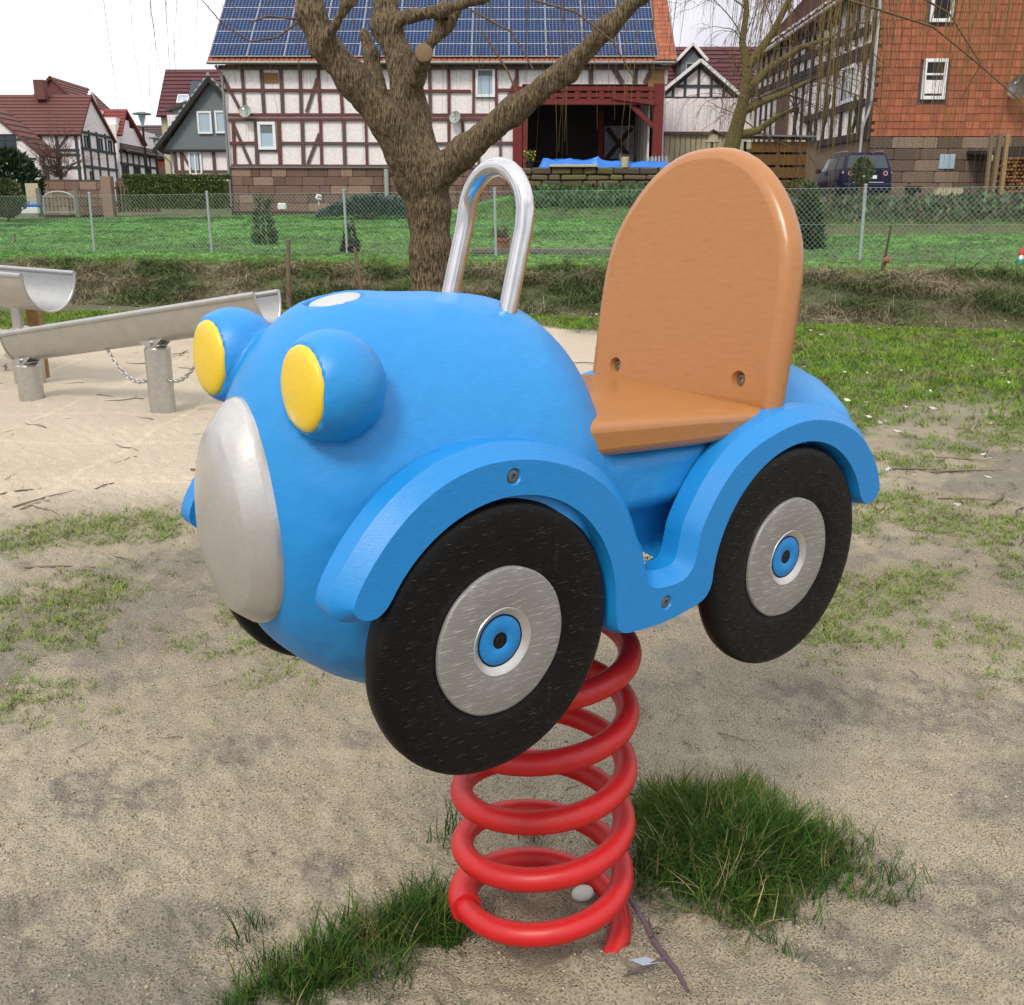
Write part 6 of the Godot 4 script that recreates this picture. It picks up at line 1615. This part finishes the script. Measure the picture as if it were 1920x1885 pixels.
	for k in 42000:
		var t := rr(10.6, 17.4); var x := rr(-9.5, 9.5); var z := -(t - 0.333 * x)
		if -z < 5.0: continue
		var b := n2.get_noise_2d(x * 0.5, z * 0.5)
		var top := smoothstep(15.6, 17.4, t)
		if rng.randf() < top * 0.5: continue
		var c: Color = W[clampi(int((0.5 - b * 1.1) * 6.0 + rr(-1.2, 1.2)), 0, 5)]
		if rng.randf() < top: c = G[rng.randi() % 4]
		var s := rr(0.06, 0.16) * (1.0 - 0.4 * top) * (1.0 + 0.9 * clampf(n2.get_noise_2d(x * 0.9 + 70.0, z * 0.9) * 2.0, -0.5, 1.0))
		xf.append(stand(x, z, Vector3(s * 1.5, s, s * 1.5), 0.7)); cl.append(c * rr(0.75, 1.3))
	scatter("bank_weeds", "dead grass and weeds covering the ditch bank", "weeds", wild, M.dry, xf, cl)
	# lawn behind the fence
	xf = []; cl = PackedColorArray()
	var L := [Color(0.12, 0.31, 0.075), Color(0.14, 0.34, 0.08), Color(0.105, 0.27, 0.07), Color(0.19, 0.36, 0.09)]
	for k in 120000:
		var d := sqrt(rr(17.0 * 17.0, 46.0 * 46.0)); var x := rr(-0.56, 0.56) * d; var z := -d; var t := edge_t(x, z)
		if t < 16.6: continue
		if x > 7.0 and d > 31.0: continue
		if x > 0.0 and d > 42.5: continue
		var s := rr(0.05, 0.10) * (d / 30.0)
		xf.append(stand(x, z, Vector3(s * 2.2, s * 0.8, s * 2.2), 0.4)); cl.append((L[rng.randi() % 4] as Color) * rr(0.8, 1.2) * (1.0 + 0.7 * n1.get_noise_2d(x * 0.8, z * 0.8)))
	scatter("lawn", "mown green lawn rising behind the chain-link fence", "lawn", soft, M.grass, xf, cl)

func build_litter():
	# fallen twigs and dead leaves
	var tw := MB.new()
	tw.tube([Vector3(-0.5, 0.01, 0), Vector3(-0.2, 0.03, 0.04), Vector3(0.1, 0.015, -0.02), Vector3(0.5, 0.02, 0.06)], [0.016, 0.016, 0.013, 0.006], 5)
	var xf := []; var cl := PackedColorArray()
	for k in 420:
		var d := rr(2.6, 9.2); var x := rr(-0.6, 0.6) * d
		var s := rr(0.04, 0.34) * rr(0.3, 1.0)
		xf.append(stand(x, -d, Vector3(s, s * 0.9, s), 0.05)); cl.append(Color(0.13, 0.10, 0.075) * rr(0.6, 1.6))
	for k in 60:
		var d := rr(1.2, 2.6); var x := rr(-0.55, 0.55) * d; var s := rr(0.02, 0.07)
		xf.append(stand(x, -d, Vector3(s, s, s), 0.05)); cl.append(Color(0.15, 0.12, 0.09) * rr(0.6, 1.5))
	scatter("fallen_twigs", "thin fallen twigs scattered over the sand and grass", "twigs", tw.mesh(), M.dry, xf, cl)
	var lf := MB.new()
	lf.quad(Vector3(-0.5, 0.05, 0), Vector3(0, 0.12, 0.2), Vector3(0.5, 0.22, 0), Vector3(0, 0.02, -0.22))
	xf = []; cl = PackedColorArray()
	for k in 1500:
		var d := rr(3.0, 15.0); var x := rr(-0.6, 0.6) * d
		if x < 1.0 and d < 9.0 and rng.randf() < 0.8: continue
		var s := rr(0.012, 0.045)
		var t := stand(x, -d, Vector3(s, s, s), 0.6); t.origin.y += 0.015 + (0.06 if d > 9.0 else 0.02)
		xf.append(t); cl.append(Color(0.45, 0.42, 0.40).lerp(Color(0.20, 0.14, 0.09), rng.randf()) * rr(0.8, 1.5))
	scatter("dead_leaves", "small pale dead leaves lying on the grass and the ditch bank", "leaves", lf.mesh(), M.dry, xf, cl)
	# clods and coarse grit in the near sand
	var st := MB.new(); st.ell(Vector3.ZERO, Vector3(1, 0.7, 0.85), Basis(), 4, 6)
	xf = []; cl = PackedColorArray()
	for k in 45000:
		var d := rr(0.9, 3.6); var x := rr(-0.62, 0.62) * d; var z := -d
		var n := n4.get_noise_2d(x * 0.6, z * 0.6)
		if rng.randf() > 0.25 + n * 1.6: continue
		var s := rr(0.0007, 0.0021) * (1.6 if rng.randf() < 0.07 else 1.0)
		xf.append(stand(x, z, Vector3(s, s, s) * 1.15, 0.5)); cl.append([Color(0.36, 0.30, 0.2), Color(0.28, 0.23, 0.15), Color(0.15, 0.135, 0.12), Color(0.40, 0.345, 0.25)][rng.randi() % 4])
	scatter("sand_clods", "small clods and grit on the trodden sand", "grit", st.mesh(), M.dry, xf, cl)
	# single things near the spring
	var sk := MB.new()
	var sp: Vector3 = Vector3(0.151, 0, -1.197); var e: Vector3 = Vector3(0.216, 0, -1.037)
	sk.tube([sp + Vector3(0, 0.03, -0.02), sp.lerp(e, 0.3) + Vector3(0.006, 0.022, 0), sp.lerp(e, 0.55) + Vector3(-0.004, 0.024, 0), sp.lerp(e, 0.8) + Vector3(0.004, 0.012, 0), e + Vector3(0, 0.010, 0)], [0.0035, 0.0038, 0.0044, 0.0035, 0.0026], 7)
	sk.tube([sp.lerp(e, 0.48) + Vector3(0, 0.024, 0), sp.lerp(e, 0.48) + Vector3(-0.004, 0.034, 0.012)], [0.0036, 0.002], 6)
	sk.tube([sp.lerp(e, 0.7) + Vector3(0, 0.02, 0), sp.lerp(e, 0.62) + Vector3(-0.05, 0.006, 0.03)], [0.0028, 0.0014], 6)
	single("stick", "thin purple-grey stick lying in the sand against the spring's right foot", "stick", sk.mesh(), mat(Color(0.35, 0.28, 0.31), 0.8))
	var pb := MB.new(); pb.ell(Vector3.ZERO, Vector3(0.017, 0.010, 0.013), Basis(), 10, 14)
	var wp: Vector3 = Vector3(0.1, 0, -1.231)
	single("white_pebble", "whitish pebble inside the ring of the red spring", "pebble", pb.mesh(), mat(Color(0.72, 0.73, 0.72), 0.8), wp + Vector3(0, 0.006, 0), Basis(Vector3.UP, 0.4))
	var fl := MB.new(); fl.leaf(Vector3.ZERO, Vector3(0.9, 0.15, 0.3).normalized(), Vector3(-0.3, 0.1, 0.9).normalized(), 0.04, 0.010)
	single("scrap", "pale bluish scrap in the sand right of the spring's foot", "litter", fl.mesh(), mat(Color(0.62, 0.68, 0.74), 0.8), Vector3(0.15, 0, -1.09) + Vector3(0, 0.012, 0))

# ============================================================ the toy car
# axes of the car: x towards its back, y up, z towards the viewer's side; origin between the front wheel centres
func body_sdf(p: Vector3) -> float:
	var q := Vector3(p.x, p.y, absf(p.z))
	var carve := 0.0011 * n1.get_noise_3d(p.x * 42.0, p.y * 42.0, p.z * 42.0)
	# hood: an egg, fuller below the widest line
	var e := q - Vector3(0.01, 0.09, 0)
	var d := sd_ell(e, Vector3(0.200 if e.x < 0 else 0.205, 0.226 if e.y > 0 else 0.192, 0.168))
	d = smin(d, sd_ell(q - Vector3(0.092, 0.115, 0), Vector3(0.120, 0.188, 0.168)), 0.04)
	# nose
	d = smin(d, sd_ell(q - Vector3(-0.062, 0.130, 0), Vector3(0.135, 0.189, 0.133)), 0.02)
	# hollow cheeks between nose and fender
	var ck := sd_ell(q - Vector3(-0.205, 0.06, 0.180), Vector3(0.10, 0.17, 0.062))
	d = -smin(-d, ck, 0.03)
	# headlight bulges, cut off flat at the front
	var b := sd_ell(q - Vector3(-0.139, 0.2475, 0.099), Vector3(0.047, 0.0485, 0.0485))
	b = maxf(b, -(q.x + 0.166))
	d = smin(d, b, 0.006)
	# seat box between the panels and rounded tail
	d = smin(d, sd_box(q - Vector3(0.36, 0.05, 0), Vector3(0.30, 0.105, 0.108), 0.03), 0.03)
	d = smin(d, sd_box(q - Vector3(0.30, 0.12, 0), Vector3(0.17, 0.035, 0.138), 0.02), 0.03)
	d = smin(d, sd_ell(q - Vector3(0.56, 0.05, 0), Vector3(0.20, 0.165, 0.142)), 0.03)
	# step that carries the side panels
	d = smin(d, sd_box(q - Vector3(0.24, 0.0, 0), Vector3(0.12, 0.0245, 0.142), 0.01), 0.012)
	return d + carve

var badge_at := Vector3(-0.080, 0.310, 0)
func body_with_recess(p: Vector3) -> float:
	var q := Vector3(p.x, p.y, absf(p.z)); var d := body_sdf(p)
	var nb := Vector3(-0.27, 0.96, 0).normalized()
	var r := q - badge_at
	var along := r.dot(nb); var off := (r - nb * along).length()
	var cut := maxf(off - 0.0275, absf(along) - 0.009)
	return -smin(-d, cut, 0.005)

# outline of a side panel with the share of the chamfer at each point
func panel_outline() -> Array:
	var o := []
	var push := func(x: float, y: float, k: float): o.append([Vector2(x, y), k])
	push.call(-0.156, 0.0525, 0.5); push.call(-0.170, 0.0565, 0.8); push.call(-0.179, 0.0645, 1.0)
	for f in [[157, 0.196], [150, 0.197], [140, 0.197], [130, 0.198], [120, 0.199], [110, 0.199], [100, 0.198], [90, 0.196], [80, 0.195], [70, 0.195], [60, 0.197], [50, 0.199], [40, 0.200], [30, 0.201], [20, 0.2]]:
		push.call(cos(deg_to_rad(f[0])) * f[1], sin(deg_to_rad(f[0])) * f[1], 1.0)
	for s in [[0.1975, 0.056], [0.1995, 0.042], [0.203, 0.031], [0.210, 0.0265], [0.220, 0.0255], [0.236, 0.0255], [0.246, 0.027], [0.252, 0.033], [0.2545, 0.044], [0.2565, 0.058]]: push.call(s[0], s[1], 1.0)
	for f in [[159, 0.2005], [150, 0.199], [140, 0.198], [130, 0.196], [120, 0.192], [110, 0.188], [100, 0.187], [90, 0.187], [80, 0.188], [70, 0.190], [60, 0.194], [50, 0.198], [40, 0.201], [30, 0.204], [20, 0.204]]:
		push.call(0.446 + cos(deg_to_rad(f[0])) * f[1], sin(deg_to_rad(f[0])) * f[1], 1.0)
	push.call(0.634, 0.055, 0.9); push.call(0.626, 0.046, 0.7); push.call(0.612, 0.0425, 0.4); push.call(0.596, 0.0425, 0.25)
	for a in [22, 30, 38, 46, 54, 62, 70, 78, 86, 94, 102, 110, 118, 126, 134, 142, 150, 158, 166, 174, 182]:
		push.call(0.446 + cos(deg_to_rad(a)) * 0.1440, sin(deg_to_rad(a)) * 0.1440, 0.22)
	push.call(0.293, -0.020, 0.3); push.call(0.280, -0.027, 0.4); push.call(0.231, -0.037, 0.4); push.call(0.175, -0.037, 0.4); push.call(0.158, -0.034, 0.4); push.call(0.147, -0.024, 0.3)
	for a in [0, 8, 16, 24, 32, 40, 48, 56, 64, 72, 80, 88, 96, 104, 112, 120, 128, 136, 144, 152]:
		push.call(cos(deg_to_rad(a)) * 0.1440, sin(deg_to_rad(a)) * 0.1440, 0.22)
	push.call(-0.134, 0.060, 0.25); push.call(-0.143, 0.0535, 0.35)
	# one round of corner smoothing
	var m := o.size(); var out := []
	for k in m:
		var p: Vector2 = o[k][0]; var q: Vector2 = o[(k + 1) % m][0]
		out.append([p.lerp(q, 0.25), lerpf(o[k][1], o[(k + 1) % m][1], 0.25)]); out.append([p.lerp(q, 0.75), lerpf(o[k][1], o[(k + 1) % m][1], 0.75)])
	return out

func screw_mesh(r: float) -> ArrayMesh:
	# countersunk head with a star socket, axis along z
	var mb := MB.new()
	mb.lathe([Vector2(r * 1.02, -0.003), Vector2(r * 1.02, 0.0004), Vector2(r * 0.8, 0.0012), Vector2(r * 0.46, 0.0012), Vector2(r * 0.40, -0.002), Vector2(0.0001, -0.002)], 20, Transform3D(Basis(Vector3.RIGHT, PI / 2), Vector3.ZERO))
	for k in 6:
		var a := TAU * k / 6
		mb.cbox(Vector3(cos(a) * r * 0.42, sin(a) * r * 0.42, -0.0002), Vector3(r * 0.16, r * 0.12, 0.0022), 0.0002, Basis(Vector3(0, 0, 1), a))
	return mb.mesh()

func cup_mesh(r0: float, r1: float, depth: float) -> ArrayMesh:
	# painted countersink round a screw: a dished ring, axis along z
	var mb := MB.new()
	mb.lathe([Vector2(0.0001, -depth - 0.0012), Vector2(r1, -depth - 0.0012), Vector2(r1 * 1.05, -depth), Vector2(r0, 0.0)], 28, Transform3D(Basis(Vector3.RIGHT, PI / 2), Vector3.ZERO))
	return mb.mesh()

func build_rider():
	var root := thing("spring_rider", "blue wooden toy car with yellow headlights on a thick red coil spring", "spring rider", Vector3(0.037, 0, -1.186))
	root.transform = Transform3D(Basis(Vector3(0.78159, -0.01891, -0.62350), Vector3(0.03499, 0.99930, 0.01355), Vector3(0.62281, -0.03240, 0.78170)), Vector3(0.03721, 0.00226, -1.18639))
	var O := -Vector3(0.223, -0.53, 0)
	var inv := root.transform.affine_inverse()
	# body; the badge recess sits on the hood's surface
	for k in 40: badge_at -= Vector3(-0.27, 0.96, 0).normalized() * body_sdf(badge_at)
	part(root, "body", nets(body_with_recess, Vector3(-0.26, -0.14, -0.19), Vector3(0.79, 0.35, 0.19), 0.0055, 1.5), M.blue, O)
	# grille: oval plate that follows the nose, with a broad chamfer
	var mb := MB.new()
	var ol := []
	for k in 56:
		var t := TAU * k / 56
		ol.append(Vector2(0.073 * sin(t) * (1.0 - 0.16 * cos(t)), 0.114 + 0.111 * cos(t)))
	var rings := []
	for rg in [[1.0, -0.012], [1.0, 0.004], [0.985, 0.0075], [0.90, 0.0128], [0.81, 0.0183], [0.78, 0.0189], [0.6, 0.0195], [0.4, 0.0200], [0.2, 0.0203], [0.02, 0.0204]]:
		var ring := []
		for q in ol:
			var c := Vector2(0, 0.085); var s: Vector2 = c + (q - c) * rg[0]
			var p := Vector3(-0.32, s.y, s.x)
			for j in 40: p.x += maxf(body_sdf(p), 0.0) * 0.9
			ring.append(Vector3(p.x - rg[1], s.y, s.x))
		rings.append(ring)
	mb.loft(rings)
	part(root, "grille", smoothed(mb.mesh(), 22.0), M.silver, O)
	# headlight glasses
	for s in [1.0, -1.0]:
		mb = MB.new()
		mb.lathe([Vector2(0.0375, -0.006), Vector2(0.0372, 0.0004), Vector2(0.036, 0.0024), Vector2(0.031, 0.0045), Vector2(0.022, 0.0054), Vector2(0.019, 0.0058), Vector2(0.0001, 0.0064)], 40, Transform3D(Basis(Vector3(0, 0, 1), PI / 2), Vector3.ZERO), 0.008)
		part(root, "headlight", smoothed(mb.mesh(), 40.0), M.yellow, O + Vector3(-0.1662, 0.247, s * 0.099))
	# badge in its recess
	mb = MB.new()
	mb.lathe([Vector2(0.0255, -0.004), Vector2(0.0255, 0.001), Vector2(0.0242, 0.0022), Vector2(0.014, 0.003), Vector2(0.0001, 0.0032)], 40, Transform3D(Basis(Vector3(0, 0, 1), 0.27), Vector3.ZERO), 0.01)
	part(root, "badge", smoothed(mb.mesh(), 50.0), M.badge, O + badge_at - Vector3(-0.27, 0.96, 0).normalized() * 0.0085)
	# side panels with screws
	var po := panel_outline(); var pp := PackedVector2Array(); var ps := []
	for q in po:
		pp.append(q[0]); ps.append(q[1])
	var pm := MB.new(); pm.slab(pp, -0.022, 0.018, 0.0145, 0.0165, false, 1, [[0.003, 0.165, 0.0085], [0.225, -0.008, 0.0085]], ps)
	var pmesh := smoothed(pm.mesh(), 30.0)
	var sm := screw_mesh(0.0062); var cm := cup_mesh(0.0086, 0.0064, 0.0022)
	for s in [1.0, -1.0]:
		var turn := Basis.from_scale(Vector3(1, 1, s))
		if s < 0: turn = Basis.from_scale(Vector3(1, 1, -1))
		var pn := part(root, "side_panel", pmesh, M.panel_blue, O + Vector3(0, 0, s * 0.1625), turn)
		for q in [Vector2(0.003, 0.165), Vector2(0.225, -0.008)]:
			part(pn, "screw_cup", cm, M.panel_blue, Vector3(q.x, q.y, 0.018))
			part(pn, "screw", sm, M.screw, Vector3(q.x, q.y, 0.0158), Basis(Vector3(0, 0, 1), q.x * 9))
	# wheels
	var tm := MB.new()
	tm.lathe([Vector2(0.0001, -0.030), Vector2(0.126, -0.030), Vector2(0.133, -0.0285), Vector2(0.138, -0.024), Vector2(0.1402, -0.017), Vector2(0.1402, -0.009), Vector2(0.139, -0.004), Vector2(0.1365, -0.001), Vector2(0.1325, 0.0008), Vector2(0.127, 0.0014), Vector2(0.088, 0.0014), Vector2(0.082, -0.0004), Vector2(0.0755, -0.0026), Vector2(0.0001, -0.0026)], 96, Transform3D(Basis(Vector3.RIGHT, PI / 2), Vector3.ZERO), 0.0012)
	var tyre := tm.mesh()
	var rm := MB.new()
	rm.lathe([Vector2(0.0755, -0.004), Vector2(0.0755, 0.0004), Vector2(0.0748, 0.0014), Vector2(0.073, 0.0019), Vector2(0.038, 0.0019), Vector2(0.0345, 0.0012), Vector2(0.0305, -0.0012), Vector2(0.0255, -0.0040), Vector2(0.0248, -0.0040), Vector2(0.0001, -0.0040)], 72, Transform3D(Basis(Vector3.RIGHT, PI / 2), Vector3.ZERO), 0.004)
	var rim := smoothed(rm.mesh(), 50.0)
	var gm := MB.new()
	gm.lathe([Vector2(0.0352, 0.0010), Vector2(0.0346, 0.0019), Vector2(0.0335, 0.0016), Vector2(0.0305, -0.0008), Vector2(0.0262, -0.0034), Vector2(0.0252, -0.0042)], 56, Transform3D(Basis(Vector3.RIGHT, PI / 2), Vector3.ZERO), 0.006)
	var ring := smoothed(gm.mesh(), 60.0)
	var hm := MB.new()
	hm.lathe([Vector2(0.0253, -0.004), Vector2(0.0253, 0.0), Vector2(0.0246, 0.0008), Vector2(0.0095, 0.0008), Vector2(0.0068, -0.0016), Vector2(0.0001, -0.0016)], 48, Transform3D(Basis(Vector3.RIGHT, PI / 2), Vector3.ZERO), 0.005)
	var hub := smoothed(hm.mesh(), 50.0)
	for x in [0.0, 0.446]:
		for s in [1.0, -1.0]:
			var turn := Basis.from_scale(Vector3(1, 1, s))
			var wh := part(root, "wheel", tyre, M.tyre, O + Vector3(x, 0, s * 0.1745), turn)
			part(wh, "rim", rim, M.rim)
			part(wh, "hub_ring", ring, M.silver, Vector3(0, 0, 0.0003))
			part(wh, "hub_cap", hub, M.panel_blue, Vector3(0, 0, -0.0025), Basis(Vector3(0, 0, 1), x * 3))
			part(wh, "screw", sm, M.screw, Vector3(0, 0, -0.0038), Basis(Vector3(0, 0, 1), 0.3 + x))
	# seat: a slab with rounded long edges
	mb = MB.new()
	var so := PackedVector2Array([Vector2(0.156, 0.155), Vector2(0.30, 0.150), Vector2(0.425, 0.149), Vector2(0.425, 0.1835), Vector2(0.30, 0.191), Vector2(0.06, 0.201), Vector2(0.06, 0.158)])
	mb.slab(so, -0.150, 0.150, 0.0125, 0.022, true, 5)
	part(root, "seat", smoothed(mb.mesh(), 40.0), M.brown, O)
	# backrest: leaning slab with an arched top
	mb = MB.new()
	var bo := PackedVector2Array()
	var hs := [[0.157, -0.02], [0.158, 0.05], [0.1585, 0.10], [0.157, 0.14], [0.1538, 0.165], [0.148, 0.188], [0.1392, 0.208], [0.128, 0.2275], [0.1155, 0.2445], [0.102, 0.2595], [0.0875, 0.2725], [0.071, 0.2837], [0.053, 0.2925], [0.033, 0.2985], [0.012, 0.3012]]
	for h in hs: bo.append(Vector2(h[0], h[1]))
	for k in range(hs.size() - 1, -1, -1): bo.append(Vector2(-hs[k][0], hs[k][1]))
	mb.slab(bo, -0.037, 0.0, 0.0165, 0.0165, true, 3, [[-0.105, 0.019, 0.0105], [0.105, 0.019, 0.0105]])
	var lean := atan(0.155)
	var by := Vector3(sin(lean), cos(lean), -0.056).normalized(); var bz := Vector3(-cos(lean), sin(lean), 0)
	var bb := Basis(by.cross(bz), by, bz)
	var back := part(root, "backrest", smoothed(mb.mesh(), 35.0), M.brown, O + Vector3(0.4095, 0.187, -0.0055), bb)
	var sb := screw_mesh(0.0072); var cb := cup_mesh(0.0106, 0.0074, 0.007)
	for s in [-1.0, 1.0]:
		part(back, "bolt_cup", cb, M.brown, Vector3(s * 0.105, 0.019, 0.0))
		part(back, "bolt", sb, M.screw, Vector3(s * 0.105, 0.019, -0.0072))
	# grab bar
	mb = MB.new()
	var pts := []
	for k in 9: pts.append(Vector3(0.083 + 0.0033 * k, 0.265 + 0.0145 * k, 0.053 - 0.0003 * k))
	var top := Vector3(0.1108, 0.3900, 0)
	for k in range(1, 16):
		var a := PI * k / 16
		pts.append(Vector3(top.x + 0.003 * sin(a), top.y + sin(a) * 0.0515, cos(a) * 0.0505))
	for k in range(8, -1, -1): pts.append(Vector3(0.083 + 0.0033 * k, 0.265 + 0.0145 * k, -0.053 + 0.0003 * k))
	mb.tube(pts, [0.0098], 28, false)
	part(root, "grab_bar", mb.mesh(), M.steel, O)
	# coil spring, upright in the world
	var coil := func(a0: float, a1: float, r: float, rad: float) -> ArrayMesh:
		var m := MB.new(); var p := []
		var k := int((a1 - a0) / 6.0)
		for j in k + 1:
			var a := a0 + (a1 - a0) * j / k
			var h := 0.400 - 0.0800 * a / 360.0
			if a > 1815: h -= 0.012 * (a - 1815) / 39.0
			var t := deg_to_rad(a)
			p.append(inv * Vector3(0.041 + cos(t) * rad, h, -1.185 + sin(t) * rad))
		m.tube(p, [r], 18)
		return m.mesh()
	var spg := part(root, "spring", coil.call(-170.0, 1854.0, 0.0150, 0.1075), M.red)
	part(spg, "clamp", coil.call(1600.0, 1650.0, 0.0205, 0.1075), M.red)
	# sand left on the step of the near panel
	mb = MB.new()
	for k in 260:
		var x := rr(0.203, 0.246); var z := 0.118 + rr(0.0, 0.026) * rr(0.4, 1.0)
		if x > 0.225 and z > 0.135: continue
		mb.ell(Vector3(x, 0.0255 + rr(-0.001, 0.003), z), Vector3(1, 1, 1) * rr(0.0009, 0.0022), Basis(), 3, 5)
	var sd := part(root, "sand_grains", mb.mesh(), M.grain_sand, O)
	sd.set_meta("kind", "stuff")
